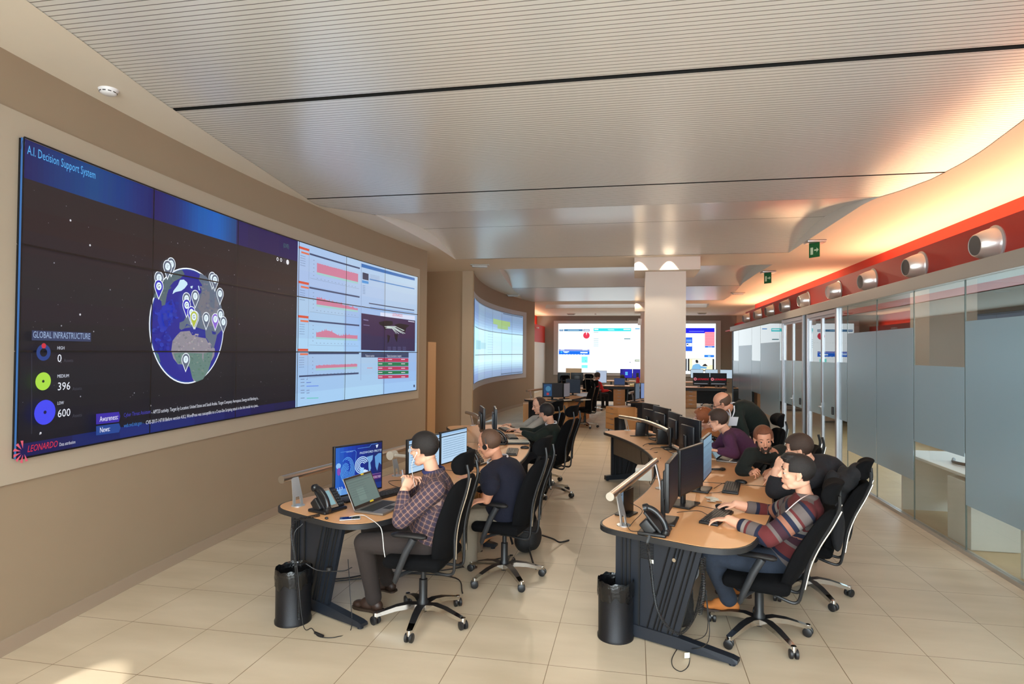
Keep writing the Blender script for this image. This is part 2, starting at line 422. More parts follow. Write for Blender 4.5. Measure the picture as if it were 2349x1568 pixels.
# ------------------------------------------------------------------ materials of the glass front
def glass_material():
    m = bpy.data.materials.new('clear_glass'); m.use_nodes = True; nt = m.node_tree; N = nt.nodes; L = nt.links; N.clear()
    o = N.new('ShaderNodeOutputMaterial'); mx = N.new('ShaderNodeMixShader'); t = N.new('ShaderNodeBsdfTransparent'); g = N.new('ShaderNodeBsdfGlossy')
    t.inputs[0].default_value = (.90, .93, .92, 1); g.inputs['Roughness'].default_value = .01
    f = N.new('ShaderNodeFresnel'); f.inputs[0].default_value = 1.5
    a = N.new('ShaderNodeMath'); a.operation = 'MULTIPLY_ADD'; a.inputs[1].default_value = 1.9; a.inputs[2].default_value = .03; a.use_clamp = True
    ge = N.new('ShaderNodeNewGeometry'); inv = N.new('ShaderNodeMath'); inv.operation = 'SUBTRACT'; inv.inputs[0].default_value = 1; L.new(ge.outputs['Backfacing'], inv.inputs[1]); mu = N.new('ShaderNodeMath'); mu.operation = 'MULTIPLY'
    L.new(f.outputs[0], a.inputs[0]); L.new(a.outputs[0], mu.inputs[0]); L.new(inv.outputs[0], mu.inputs[1]); L.new(mu.outputs[0], mx.inputs[0]); L.new(t.outputs[0], mx.inputs[1]); L.new(g.outputs[0], mx.inputs[2]); L.new(mx.outputs[0], o.inputs[0])
    return m
def film_material():
    m = bpy.data.materials.new('frosted_film'); m.use_nodes = True; nt = m.node_tree; N = nt.nodes; L = nt.links; N.clear()
    o = N.new('ShaderNodeOutputMaterial'); m1 = N.new('ShaderNodeMixShader'); m2 = N.new('ShaderNodeMixShader'); m3 = N.new('ShaderNodeMixShader')
    d = N.new('ShaderNodeBsdfDiffuse'); tr = N.new('ShaderNodeBsdfTranslucent'); t = N.new('ShaderNodeBsdfTransparent'); g = N.new('ShaderNodeBsdfGlossy')
    d.inputs[0].default_value = rgb(176, 196, 206); tr.inputs[0].default_value = rgb(170, 195, 200); g.inputs['Roughness'].default_value = .22; g.inputs[0].default_value = (.9, .95, 1, 1)
    m1.inputs[0].default_value = .35; m2.inputs[0].default_value = .10
    f = N.new('ShaderNodeFresnel'); f.inputs[0].default_value = 1.4
    L.new(d.outputs[0], m1.inputs[1]); L.new(tr.outputs[0], m1.inputs[2]); L.new(m1.outputs[0], m2.inputs[1]); L.new(t.outputs[0], m2.inputs[2])
    L.new(f.outputs[0], m3.inputs[0]); L.new(m2.outputs[0], m3.inputs[1]); L.new(g.outputs[0], m3.inputs[2]); L.new(m3.outputs[0], o.inputs[0])
    return m
GLASS = glass_material(); FILM = film_material()
SILV = mat('satin_silver_frame', (176, 178, 184), .35, metal=.75)
DARKP = mat('dark_plastic', (22, 22, 24), .45)

panes = [(-2, 2.2, .485, 2.29), (2.2, 4.6, .485, 2.29), (4.6, 6.64, .485, 2.29), (6.66, 7.75, .95, 1.836), (7.77, 8.85, .49, 2.275), (8.87, 9.99, .49, 2.275),
         (10.01, 10.36, .92, 1.83), (12.13, 12.31, .9, 1.82), (14.06, 14.35, .9, 1.81), (14.37, 16.49, .47, 2.23), (16.51, 17.67, .91, 1.77), (17.69, 19.82, .55, 2.2), (19.84, 20.95, .88, 1.73)]
for i, (a, b, z0, z1) in enumerate(panes):
    o = structure('window_%d' % (i+1), MB().box((XG, (a+b)/2, 1.37), (.012, b-a, 2.66)), GLASS)
    MB().box((XG-.0085, (a+b)/2, (z0+z1)/2), (.003, b-a-.004, z1-z0)).build('frosted_film', FILM, o)
for i, y in enumerate((6.65, 7.76, 8.86, 10.0)):
    structure('trim_seam_%d' % (i+1), MB().box((XG, y, 1.37), (.014, .007, 2.66)), mat('dark_glass_edge', (70, 92, 90), .3))
for i, (ya, yb) in enumerate(((10.38, 12.11), (12.33, 14.04))):
    d = empty('door_%d' % (i+1), (XG, (ya+yb)/2, 0)); d['kind'] = 'structure'
    f = MB()
    for y in (ya+.04, yb-.04): f.box((XG, y, 1.35), (.09, .08, 2.70), bev=.004)
    f.box((XG, (ya+yb)/2, 2.655), (.09, yb-ya-.16, .07), bev=.004)
    f.build('door_frame', SILV, d)
    ym = (ya+yb)/2
    for (p, q) in ((ya+.085, ym-.004), (ym+.004, yb-.085)):
        leaf = MB()
        leaf.box((XG, (p+q)/2, 1.33), (.012, q-p-.06, 2.52)); leaf.build('door_glass', GLASS, d)
        st = MB()
        for y in (p+.02, q-.02): st.box((XG, y, 1.33), (.045, .04, 2.6))
        st.box((XG, (p+q)/2, .055), (.045, q-p-.08, .07)).box((XG, (p+q)/2, 2.60), (.045, q-p-.08, .04))
        s_ = st.build('door_leaf_frame', SILV, d)
        MB().box((XG-.009, (p+q)/2, 1.36), (.003, q-p-.09, .92)).build('frosted_film', FILM, d)
    h = MB().box((XG-.032, ym-.03, 1.0), (.012, .035, .24), bev=.004)
    h.tube([(XG-.03, ym-.03, 1.05), (XG-.075, ym-.03, 1.05), (XG-.08, ym-.16, 1.05)], .010)
    h.build('door_handle', ALU, d, smooth=True)
    MB().box((XG-.06, ya+.14, 1.04), (.03, .05, .13), bev=.01).build('card_reader', DARKP, d)
structure('trim_post', MB().box((XG, 12.22, 1.35), (.06, .05, 2.70)), mat('dark_post', (60, 62, 66), .4, metal=.5))
structure('trim_end_post', MB().box((XG, 20.98, 1.35), (.05, .05, 2.70)), mat('dark_post'))

# ------------------------------------------------------------------ room behind the glass
INW = mat('dim_room_paint', (120, 112, 102), .9)
structure('wall_inner_room', MB().quad((6.4, -5, 0), (6.4, 21.3, 0), (6.4, 21.3, 3.86), (6.4, -5, 3.86)), INW)
structure('wall_inner_end', MB().quad((3.26, 21.25, 0), (6.4, 21.25, 0), (6.4, 21.25, 2.8), (3.26, 21.25, 2.8)), INW)
structure('wall_inner_front', MB().quad((3.26, -4.9, 0), (6.4, -4.9, 0), (6.4, -4.9, 2.8), (3.26, -4.9, 2.8)), INW)
structure('ceiling_inner_room', MB().quad((4.5, -5, 2.79), (6.45, -5, 2.79), (6.45, 21.3, 2.79), (4.5, 21.3, 2.79)), INW)
structure('floor_inner_room', MB().quad((3.27, -5, .006), (6.4, -5, .006), (6.4, 21.2, .006), (3.27, 21.2, .006)), mat('brown_wood_floor', (186, 156, 110), .5, noise=.15, nscale=3))
LWHITE = mat('off_white_laminate', (205, 202, 192), .5)
def inner_desk(y, label):
    t = empty('office_desk', (3.66, y, 0), 0, label, 'desk')
    MB().box((3.66, y, .73), (.72, 1.7, .03), bev=.004).build('desk_top', LWHITE, t)
    for s in (-1, 1): MB().box((3.66, y+s*.8, .357), (.64, .04, .714), bev=.003).build('side_panel', LWHITE, t)
    MB().box((3.98, y, .45), (.02, 1.5, .5)).build('modesty_panel', LWHITE, t)
inner_desk(7.6, 'off-white desk behind the glass wall seen through the low clear window')
inner_desk(5.2, 'off-white desk behind the frosted pane nearest the camera')
t = empty('phone_cable_bundle', (3.5, 7.5, .747), 0, 'dark bundle of cables lying on the white desk behind the glass', 'cable')
MB().tube(bez([(3.5, 6.95, .766), (3.6, 7.2, .766), (3.5, 7.45, .766), (3.6, 7.7, .766)], 6), .018).build('cable', DARKP, t, smooth=True)
cbn = MB().box((3.52, 6.98, .34), (.42, .46, .66), bev=.004); tag(cbn.build('white_cabinet', LWHITE), 'off-white low cabinet under the desk end behind the glass', 'cabinet')
ac = MB().box((6.3, 8.6, 2.35), (.16, .9, .28), bev=.03)
tag(ac.build('wall_air_conditioner', mat('dull_white_plastic', (170, 170, 165), .5)), 'air conditioner unit high on the wall behind the glass', 'air conditioner')

# ------------------------------------------------------------------ jet nozzles on the red panel
NOZ = mat('spun_aluminium', (206, 204, 202), .30, metal=.7, bump=.05, bscale=60)
NFACE = mat('grey_perforated_disc', (150, 144, 140), .6, metal=.3)
NY = [6.63, 8.17, 9.69, 11.22, 13.1, 14.67, 16.25, 17.75, 19.5]
ndesc = ['nearest', 'second nearest', 'third nearest', 'open black-mouthed', 'fifth nearest', 'sixth nearest', 'seventh nearest', 'eighth nearest', 'farthest']
for i, y in enumerate(NY):
    t = empty('air_nozzle', (3.47, y, 3.045), 0, 'round aluminium air nozzle on the red panel above the glass, %s of the row' % ndesc[i], 'air vent', 'air nozzles along the red panel')
    R = Rz(math.radians(4)) @ Ry(math.radians(-4))
    c = (3.47, y, 3.045)
    MB().lathe([(.0, 0), (.185, 0), (.187, -.012), (.165, -.02), (.16, -.04)], c, 32, 'x').build('flange', NOZ, t, smooth=True)
    prof = [(.166, -.0), (.160, -.04), (.140, -.11), (.110, -.18), (.102, -.188), (.097, -.185), (.094, -.178)]
    MB().lathe(prof, c, 32, 'x', R=R).build('cone', NOZ, t, smooth=True)
    MB().lathe([(.0, -.184), (.096, -.184)] if i != 3 else [(.0, -.10), (.118, -.10)], c, 32, 'x', R=R).build('front_disc', NFACE if i != 3 else DARKP, t)
for y in (21.3, 22.8):
    t = empty('air_nozzle', (4.88, y, 2.95), 0, 'small partly hidden air nozzle beyond the glass wall end, near the corner', 'air vent', 'air nozzles beyond the glass wall')
    MB().lathe([(.0, 0), (.185, 0), (.16, -.04), (.112, -.255), (.0, -.25)], (4.88, y+3, 2.95), 20, 'x').build('cone', NOZ, t, smooth=True)
    break

# ------------------------------------------------------------------ cove lamps, column lamps, added fill lights
for (y0, y1, p) in ((-1.5, 4.6, 90), (4.9, 12.2, 125), (14.6, 19.6, 70), (19.9, 24.2, 70)):
    lamp('cove_lamp', 'AREA', (4.3, (y0+y1)/2, 2.95), p, (1, .68, .37), (PI, 0, 0), shape='RECTANGLE', size=.35, size_y=y1-y0)
lamp('cove_lamp', 'AREA', (-4.9, 27, 3.12), 60, (1, .55, .28), (PI, 0, 0), shape='RECTANGLE', size=.2, size_y=8)
lamp('cove_lamp', 'AREA', (5.1, 28, 3.0), 10, (1, .55, .28), (PI, 0, 0), shape='RECTANGLE', size=.2, size_y=6.5)
for x in (.07, .66):
    lamp('column_lamp', 'SPOT', (x, 12.09, 3.852), 26, (1, .86, .66), (math.radians(14), 0, 0), spot_size=math.radians(76), spot_blend=.2, shadow_soft_size=.02)
    lamp('column_lamp', 'SPOT', (x, 22.65, 3.84), 12, (1, .82, .58), (math.radians(12), 0, 0), spot_size=math.radians(100), spot_blend=.3, shadow_soft_size=.02)
for (x, y, p, t_) in ((-2.9, 13.64, 200, -40), (-1.8, 13.64, 200, -40), (-.6, 13.64, 200, -40), (1.6, 13.64, 200, -40), (2.5, 13.64, 160, -40)):
    lamp('fill_spot', 'SPOT', (x, y, 3.885), p, WARM, (math.radians(t_), 0, 0), spot_size=math.radians(110), spot_blend=.7, shadow_soft_size=.04)  # added fill spots, hidden above the soffit lip
lamp('inner_fill', 'AREA', (5.0, 8, 2.7), 130, (.85, .93, 1), shape='RECTANGLE', size=1.2, size_y=16)  # added fill to brighten the room behind the glass
lamp('film_fill', 'AREA', (6.3, 7, 1.7), 380, (.66, .88, 1), (0, math.radians(90), 0), shape='RECTANGLE', size=1.6, size_y=18)  # added fill shining through the film; no window in that wall
for (x, y, p) in ((-2.6, 12.75, 60), (-1.2, 12.75, 60), (2.1, 12.75, 60), (-2.4, 23.2, 110), (-1.0, 23.2, 110), (2.0, 23.2, 110), (-2.5, 27.8, 110), (0.5, 27.8, 110), (3.0, 27.8, 110)):
    lamp('fill_spot', 'SPOT', (x, y, 3.85), p, WARM if y < 20 else NEUT, spot_size=math.radians(140), spot_blend=.6, shadow_soft_size=.03)  # added fill spots for the deeper room, no fittings there
# ------------------------------------------------------------------ canvases: screen pictures drawn as thin coloured shapes
def text_mesh(s, space=1.0):
    cu = bpy.data.curves.new('t', 'FONT'); cu.body = s; cu.size = 1; cu.resolution_u = 2; cu.space_character = space
    o = bpy.data.objects.new('t', cu); COL.objects.link(o)
    dg = bpy.context.evaluated_depsgraph_get(); me = bpy.data.meshes.new_from_object(o.evaluated_get(dg))
    vs = [(v.co.x, v.co.y) for v in me.vertices]; fs = [tuple(f.vertices) for f in me.polygons]
    bpy.data.objects.remove(o); bpy.data.curves.remove(cu); bpy.data.meshes.remove(me)
    return vs, fs
class Canvas:
    """P(u, v, h): point of the screen surface, u to the right and v up in metres, h off the surface;
       inv(x, y): (u, v) of a photograph pixel"""
    def __init__(s, P, inv=None, strength=1.0, du=.15):
        s.P = P; s.raw = MB(); s.Q = lambda u, v, h: (u, v, h); s.inv = inv; s.mats = []; s.ix = {}; s.k = 1; s.st = strength; s.du = du
    def c(s, col):
        if col not in s.ix: s.ix[col] = len(s.mats); s.mats.append(glow(*col, s.st))
        return s.ix[col]
    def poly(s, pts, col, layer=None):
        s.k += .2 if layer is None else 0
        h = (s.k if layer is None else layer)*.001
        s.raw.add([s.Q(u, v, h) for u, v in pts], [tuple(range(len(pts)))], s.c(col))
    def rect(s, u0, v0, u1, v1, col, layer=None):
        if u1 < u0: u0, u1 = u1, u0
        s.k += .2 if layer is None else 0
        h = (s.k if layer is None else layer)*.001
        s.raw.add([s.Q(u0, v0, h), s.Q(u1, v0, h), s.Q(u1, v1, h), s.Q(u0, v1, h)], [(0, 1, 2, 3)], s.c(col))
    def grad(s, u0, v0, u1, v1, cols, vert=False, n=12):
        s.k += .2
        for i in range(n):
            t = (i+.5)/n*(len(cols)-1); j = min(int(t), len(cols)-2); q = t-j
            c = tuple(int(round((cols[j][k]*(1-q)+cols[j+1][k]*q)/3)*3) for k in range(3)); h = s.k
            if vert: s.rect(u0, v0+(v1-v0)*i/n, u1, v0+(v1-v0)*(i+1)/n, c, h)
            else: s.rect(u0+(u1-u0)*i/n, v0, u0+(u1-u0)*(i+1)/n, v1, c, h)
    def disc(s, u, v, r, col, n=24, ru=None):
        s.poly([(u+(ru or r)*math.cos(2*PI*i/n), v+r*math.sin(2*PI*i/n)) for i in range(n)], col)
    def ring(s, u, v, r0, r1, col, n=48, a0=0, a1=2*PI, ru=1.):
        s.k += .2; h = s.k*.001
        for i in range(n):
            a = a0+(a1-a0)*i/n; b = a0+(a1-a0)*(i+1)/n
            s.raw.add([s.Q(u+ru*r*math.cos(q), v+r*math.sin(q), h) for r, q in ((r0, a), (r1, a), (r1, b), (r0, b))], [(0, 1, 2, 3)], s.c(col))
    def line(s, pts, w, col):
        s.k += .2; h = s.k*.001
        for (a, b) in zip(pts[:-1], pts[1:]):
            d = Vector(b)-Vector(a); 
            if d.length < 1e-6: continue
            n = Vector((-d.y, d.x)).normalized()*w/2
            s.raw.add([s.Q(a[0]-n.x, a[1]-n.y, h), s.Q(b[0]-n.x, b[1]-n.y, h), s.Q(b[0]+n.x, b[1]+n.y, h), s.Q(a[0]+n.x, a[1]+n.y, h)], [(0, 1, 2, 3)], s.c(col))
    def text(s, u, v, size, st, col, width=None, ang=0., shear=0.):
        vs, fs = text_mesh(st); s.k += .2; h = s.k*.001
        if not vs: return
        wmax = max(p[0] for p in vs); sx = size if width is None else width/wmax
        out = []
        for x, y in vs:
            x2, y2 = (x+shear*y)*sx, y*size
            out.append(s.Q(u+x2*math.cos(ang)-y2*math.sin(ang), v+x2*math.sin(ang)+y2*math.cos(ang), h))
        s.raw.add(out, fs, s.c(col))
    # the same shapes given in photograph pixels
    def ppoly(s, pts, col): s.poly([s.inv(*p) for p in pts], col)
    def prect(s, x0, y0, x1, y1, col, yr=None):
        a = s.inv(x0, y0); b = s.inv(x0, y1); c = s.inv(x1, (y1 if yr is None else yr[1])); s.rect(a[0], b[1], c[0], a[1], col)
    def ptext(s, x0, y0, x1, y1, size, st, col, shear=0.):
        a = s.inv(x0, y0); b = s.inv(x1, y1); s.text(a[0], a[1], size, st, col, width=b[0]-a[0], shear=shear)
    def build(s, name, parent):
        raw = s.raw
        if s.du:
            bm = bmesh.new()
            vs = [bm.verts.new(v) for v in raw.v]
            for f, m_ in zip(raw.f, raw.m):
                if len(set(f)) >= 3: bm.faces.new([vs[i] for i in f]).material_index = m_
            u0 = min(v[0] for v in raw.v); u1 = max(v[0] for v in raw.v); k = math.ceil(u0/s.du)*s.du
            while k < u1:
                bmesh.ops.bisect_plane(bm, geom=bm.verts[:]+bm.edges[:]+bm.faces[:], dist=1e-6, plane_co=(k, 0, 0), plane_no=(1, 0, 0)); k += s.du
            bm.verts.index_update(); bm.verts.ensure_lookup_table()
            raw = MB(); raw.v = [tuple(v.co) for v in bm.verts]; raw.f = [tuple(v.index for v in f.verts) for f in bm.faces]; raw.m = [f.material_index for f in bm.faces]; bm.free()
        raw.v = [tuple(s.P(*v)) for v in raw.v]
        return raw.build(name, s.mats, parent, weld=False)
def scribble(c, u, v, w, hgt, col, gap=.35, seed=1):
    """a line of unreadably small print"""
    r = random.Random(seed); x = u
    while x < u+w:
        l = min(r.uniform(.6, 2.5)*hgt, u+w-x)
        c.rect(x, v, x+l, v+hgt*.6, col, c.k); x += l+hgt*gap
BEZ = mat('black_bezel', (12, 12, 14), .35)

# ---- video wall 1 (left wall): 6 x 3 panels
U1 = 7.284; Y1A = 3.19; ZA1, ZB1 = 1.238, 3.307
def P1(u, v, h, off=.03):
    y = Y1A+u; d = .034*(y-6.961); n = Vector((1, -d)).normalized()
    return (XW(y)+n.x*(off+h), y+n.y*(off+h), ZA1+v)
def inv1(x, y):
    d = ray(x, y); lo, hi = .5, 40.
    t = 3.
    for _ in range(40):   # hit the concave wall
        p = CPT+d*t; f = p.x-(XW(p.y)+.03); e = 1e-4; q = CPT+d*(t+e); g = ((q.x-(XW(q.y)+.03))-f)/e; t -= f/g
    p = CPT+d*t; return (p.y-Y1A, p.z-ZA1)
vw = empty('video_wall', (XW(6.8), 6.83, 1.238), 0, 'large curved video wall showing a dark globe picture and pale dashboards, nearest on the left', 'video wall')
PW = U1/6; PH = (ZB1-ZA1)/3
for r in range(3):
    for q in range(6):
        b = MB()
        for k in range(3):
            a0 = q*PW+.003+(PW-.006)*k/3; a1 = q*PW+.003+(PW-.006)*(k+1)/3
            F = [P1(a0, r*PH+.003, -.004), P1(a1, r*PH+.003, -.004), P1(a1, (r+1)*PH-.003, -.004), P1(a0, (r+1)*PH-.003, -.004)]
            B = [P1(a0, r*PH+.003, -.040), P1(a1, r*PH+.003, -.040), P1(a1, (r+1)*PH-.003, -.040), P1(a0, (r+1)*PH-.003, -.040)]
            b.add(F+B, [(0, 1, 2, 3), (4, 7, 6, 5), (0, 4, 5, 1), (2, 6, 7, 3), (0, 3, 7, 4), (1, 5, 6, 2)])
        b.build('display_panel', BEZ, vw)
C1 = Canvas(P1, inv1, 1.0)
# dark globe picture over the left three columns
G = 3*PW
C1.grad(0, 0, G, 2.069, [(18, 18, 26), (27, 26, 32), (36, 32, 36), (44, 34, 34), (48, 40, 36)], vert=True, n=14)
hb = 1.815
C1.grad(0, hb, PW, 2.069, [(36, 30, 84), (26, 52, 110), (24, 66, 124), (22, 52, 118), (32, 34, 96)], n=28)
C1.grad(PW, hb, 2*PW, 2.069, [(38, 28, 88), (30, 44, 110), (22, 82, 160), (24, 92, 176), (36, 66, 118)], n=28)
C1.grad(2*PW, hb, G, 2.069, [(44, 34, 84), (42, 32, 78), (40, 28, 76), (40, 28, 84)], n=6)
C1.grad(0, 0, G, .09, [(20, 22, 70), (24, 40, 110), (22, 24, 84), (18, 20, 60)], n=8)
C1.rect(0, 0, .018, 2.069, (60, 110, 170))
for i in range(150):
    u = random.uniform(.05, G-.05); v = random.uniform(.1, 1.8); s_ = random.choice([.003, .003, .004, .005, .009])
    C1.rect(u, v, u+s_, v+s_, (150, 150, 160), 4)
for (x, y) in ((160, 505), (205, 562), (344, 930), (91, 993), (182, 721)):
    u, v = inv1(x, y); C1.disc(u, v, .008, (205, 205, 212), 8)
C1.ptext(60, 352, 217, 408, .085, 'A.I. Decision Support System', (88, 170, 232))
C1.ptext(44, 344, 56, 348, .10, '//', (60, 66, 110))
C1.ptext(649, 566, 662, 570, .07, '(LIVE)', (70, 110, 110))
for (x, y) in ((636, 594), (644, 596)):
    u, v = inv1(x, y); C1.ring(u, v, .012, .022, (220, 220, 225), 12)
u, v = inv1(659, 601); C1.disc(u, v, .03, (225, 225, 230), 16)
C1.prect(648, 592, 654, 603, (62, 58, 62))
# globe
gu, gv = inv1(426, 748); a_ = inv1(426, 613); b_ = inv1(426, 880); GR = (a_[1]-b_[1])/2; gv = (a_[1]+b_[1])/2
l_ = inv1(340, 748)[0]; r_ = inv1(512, 748)[0]; gu = (l_+r_)/2; RU = (r_-l_)/2/GR
C1.disc(gu, gv, GR, (232, 240, 250), 64, ru=GR*RU); C1.disc(gu, gv, GR*.978, (40, 72, 150), 64, ru=GR*RU*.978); C1.disc(gu, gv, GR*.96, (38, 38, 138), 64, ru=GR*RU*.96)
def gp(pts, col):
    k = C1.k; C1.ppoly([(330+x/5.225, 590+y/5.225) for x, y in pts], col); C1.k = k+.02
gp([(190, 620), (240, 560), (330, 500), (370, 600), (330, 760), (250, 880), (190, 860), (150, 740)], (34, 50, 168))
gp([(105, 480), (135, 400), (200, 300), (290, 215), (380, 165), (450, 150), (480, 200), (430, 250), (350, 290), (300, 350), (270, 440), (245, 570), (205, 580), (200, 520), (150, 490)], (82, 100, 108))
gp([(335, 440), (345, 400), (400, 330), (425, 270), (470, 265), (510, 300), (515, 325), (480, 370), (440, 400), (370, 415)], (196, 226, 240))
gp([(550, 345), (580, 340), (570, 375), (552, 365)], (190, 215, 230)); gp([(640, 340), (652, 340), (665, 400), (650, 390)], (190, 215, 230))
gp([(670, 190), (740, 230), (830, 340), (890, 480), (925, 600), (938, 760), (935, 860), (870, 930), (855, 1000), (830, 1090), (805, 1105), (735, 970), (725, 870), (600, 830), (480, 850), (440, 870), (415, 850), (420, 780), (470, 760), (500, 700), (560, 640), (600, 560), (640, 470), (680, 420), (690, 330), (650, 270)], (92, 104, 122))
gp([(700, 400), (830, 420), (900, 600), (880, 820), (760, 830), (640, 790), (620, 640)], (110, 110, 120))
gp([(480, 850), (500, 820), (545, 830), (560, 900), (620, 960), (720, 940), (730, 890), (660, 870), (590, 850), (540, 800), (500, 800)], (38, 48, 140))
gp([(735, 970), (745, 970), (810, 1100), (800, 1110)], (38, 44, 136)); gp([(805, 880), (860, 900), (850, 925), (815, 920)], (38, 44, 136))
gp([(430, 890), (540, 880), (570, 930), (650, 955), (735, 970), (800, 1090), (845, 1100), (835, 1180), (790, 1260), (760, 1370), (700, 1460), (620, 1492), (590, 1480), (570, 1440), (570, 1370), (540, 1320), (545, 1290), (480, 1280), (400, 1280), (345, 1210), (318, 1120), (335, 1000), (380, 940)], (138, 134, 144))
gp([(345, 1150), (450, 1140), (700, 1150), (820, 1130), (800, 1240), (760, 1370), (700, 1460), (620, 1492), (570, 1440), (540, 1310), (440, 1280), (390, 1270)], (96, 124, 118))
gp([(130, 1130), (165, 1160), (190, 1250), (175, 1260), (140, 1190)], (74, 110, 112))
def pip(x, y, poly):
    c_ = False; n = len(poly)
    for i in range(n):
        x1, y1 = poly[i]; x2, y2 = poly[i-1]
        if (y1 > y) != (y2 > y) and x < (x2-x1)*(y-y1)/(y2-y1)+x1: c_ = not c_
    return c_
def mottle(poly, n, c0, c1, s0, s1, seed):
    r = random.Random(seed); xs = [p[0] for p in poly]; ys = [p[1] for p in poly]; k = 0
    while k < n:
        x, y = r.uniform(min(xs), max(xs)), r.uniform(min(ys), max(ys))
        if not pip(x, y, poly): continue
        k += 1; q = r.random(); s_ = r.uniform(s0, s1); a0 = r.uniform(0, 6)
        col = tuple(int(round((c0[i]*(1-q)+c1[i]*q)/8)*8) for i in range(3))
        gp([(x+s_*r.uniform(.5, 1)*math.cos(a0+a*1.05), y+s_*r.uniform(.4, .9)*math.sin(a0+a*1.05)) for a in range(6)], col)
C1.k += .2
mottle([(430, 890), (540, 880), (735, 970), (830, 1100), (700, 1140), (345, 1130), (335, 1000)], 90, (120, 116, 128), (166, 158, 164), 6, 22, 1)
mottle([(360, 1160), (800, 1150), (760, 1340), (650, 1460), (590, 1440), (560, 1290), (420, 1270)], 70, (70, 104, 96), (120, 140, 128), 6, 20, 2)
mottle([(680, 260), (830, 350), (910, 600), (900, 800), (760, 860), (620, 780), (610, 600)], 80, (84, 92, 116), (126, 122, 128), 6, 24, 3)
mottle([(130, 480), (200, 310), (380, 180), (440, 180), (350, 280), (260, 430), (220, 540)], 40, (66, 86, 96), (100, 116, 116), 6, 18, 4)
mottle([(110, 560), (200, 620), (300, 500), (380, 520), (400, 700), (310, 900), (300, 1150), (150, 1100), (90, 850)], 60, (32, 32, 128), (40, 62, 176), 14, 44, 5)
C1.k += .2
def pin(x, y, ring_, letter=None, s=1.0):
    u, v = inv1(330+x/5.225, 590+y/5.225); r = .056*s
    def drop(rr, col, e):
        pts = [(u+rr*RU*math.cos(a), v+rr*math.sin(a)) for a in [math.radians(q) for q in range(-30, 211, 20)]]
        pts.insert(0, (u, v-rr*2.0)); C1.poly(pts, col)
    drop(r*1.15, (230, 238, 245), 0); drop(r, ring_, 0); C1.disc(u, v, r*.66, (222, 238, 246), 16, ru=r*.66*RU)
    if letter: C1.text(u-r*.38, v-r*.30, r*.95, letter, (30, 34, 60))
    else:
        for k in range(3): C1.rect(u-r*.3, v+r*(.2-.22*k), u+r*(.3-.1*k), v+r*(.27-.22*k), (110, 130, 150))
GRY = (92, 102, 122); BLU = (48, 40, 180)
for (x, y, c_, l2) in ((310, 80, GRY, 0), (265, 110, GRY, 0), (160, 245, GRY, 0), (156, 345, BLU, 'G'), (800, 245, GRY, 0), (830, 270, GRY, 0), (890, 435, GRY, 0), (590, 465, GRY, 0), (483, 495, GRY, 0), (483, 572, BLU, 'G'),
                       (540, 660, BLU, 0), (582, 715, GRY, 0), (567, 712, (172, 184, 64), 'G'), (714, 728, GRY, 0), (823, 740, (132, 96, 200), 0), (885, 685, GRY, 0), (918, 775, GRY, 0), (462, 1222, GRY, 0)):
    pin(x, y, c_, l2 or None, .92)
# legend
C1.prect(61, 757, 198, 780, (52, 60, 92)); C1.ptext(63, 774, 196, 776, .062, 'GLOBAL INFRASTRUCTURE', (150, 172, 206))
u, v = inv1(88, 808); C1.ring(u, v, .028, .055, (38, 62, 128), 24); C1.disc(u, v+.045, .018, (196, 48, 62), 12)
u, v = inv1(87, 874); C1.disc(u, v, .060, (164, 214, 66), 28); C1.disc(u, v, .01, (30, 40, 30), 8)
u, v = inv1(91, 945); C1.disc(u, v, .083, (66, 70, 232), 28); C1.disc(u, v, .012, (24, 24, 70), 10)
for (y, a, b2) in ((801, 'HIGH', '0'), (866, 'MEDIUM', '396'), (928, 'LOW', '600')):
    C1.ptext(119, y, {'HIGH': 136, 'MEDIUM': 146, 'LOW': 134}[a], y, .032, a, (210, 216, 232))
    w_ = {'0': 129, '396': 149, '600': 149}[b2]
    C1.ptext(119, y+29, w_, y+28, .078, b2, (228, 232, 244)); C1.ptext(w_+5, y+29, w_+27, y+27, .034, 'Assets', (66, 66, 78))
C1.ppoly([(209, 949), (262, 944), (265, 954), (262, 967), (209, 973)], (56, 40, 158)); C1.ppoly([(209, 977), (262, 970), (266, 980), (262, 991), (209, 998)], (30, 66, 140))
C1.ptext(217, 967, 260, 963, .058, 'Awareness:', (228, 230, 245)); C1.ptext(217, 992, 241, 989, .058, 'News:', (228, 230, 245))
C1.ptext(273, 956, 335, 948, .045, 'Cyber Threat Assistant', (62, 58, 170)); C1.ptext(337, 949, 586, 917, .045, '- APT33 activity. Target by Location: United States and Saudi Arabia. Target Company: Aerospace, Energy and Banking in...', (214, 218, 230))
C1.ptext(273, 980, 318, 973, .045, 'web.nvd.nist.gov -', (54, 120, 200)); C1.ptext(324, 973, 586, 933, .045, 'CVE-2017-14718 Before version 4.8.2, WordPress was susceptible to a Cross-Site Scripting attack in the link modal via a javas...', (214, 218, 230))
C1.ptext(48, 1037, 118, 1026, .062, 'LEONARDO', (206, 40, 62), shear=.25); C1.ptext(123, 1023, 160, 1018, .034, 'Data attribution', (205, 208, 222))
u, v = inv1(39, 1035)
for k in range(7):
    a = math.radians(100+k*32); C1.poly([(u+.02*math.cos(a), v+.02*math.sin(a)), (u+.07*math.cos(a-.16), v+.07*math.sin(a-.16)), (u+.075*math.cos(a+.12), v+.075*math.sin(a+.12))], (214, 90, 110))
C1.line([inv1(58, 810), inv1(58, 995)], .006, (44, 44, 56))
C1.build('globe_picture', vw)
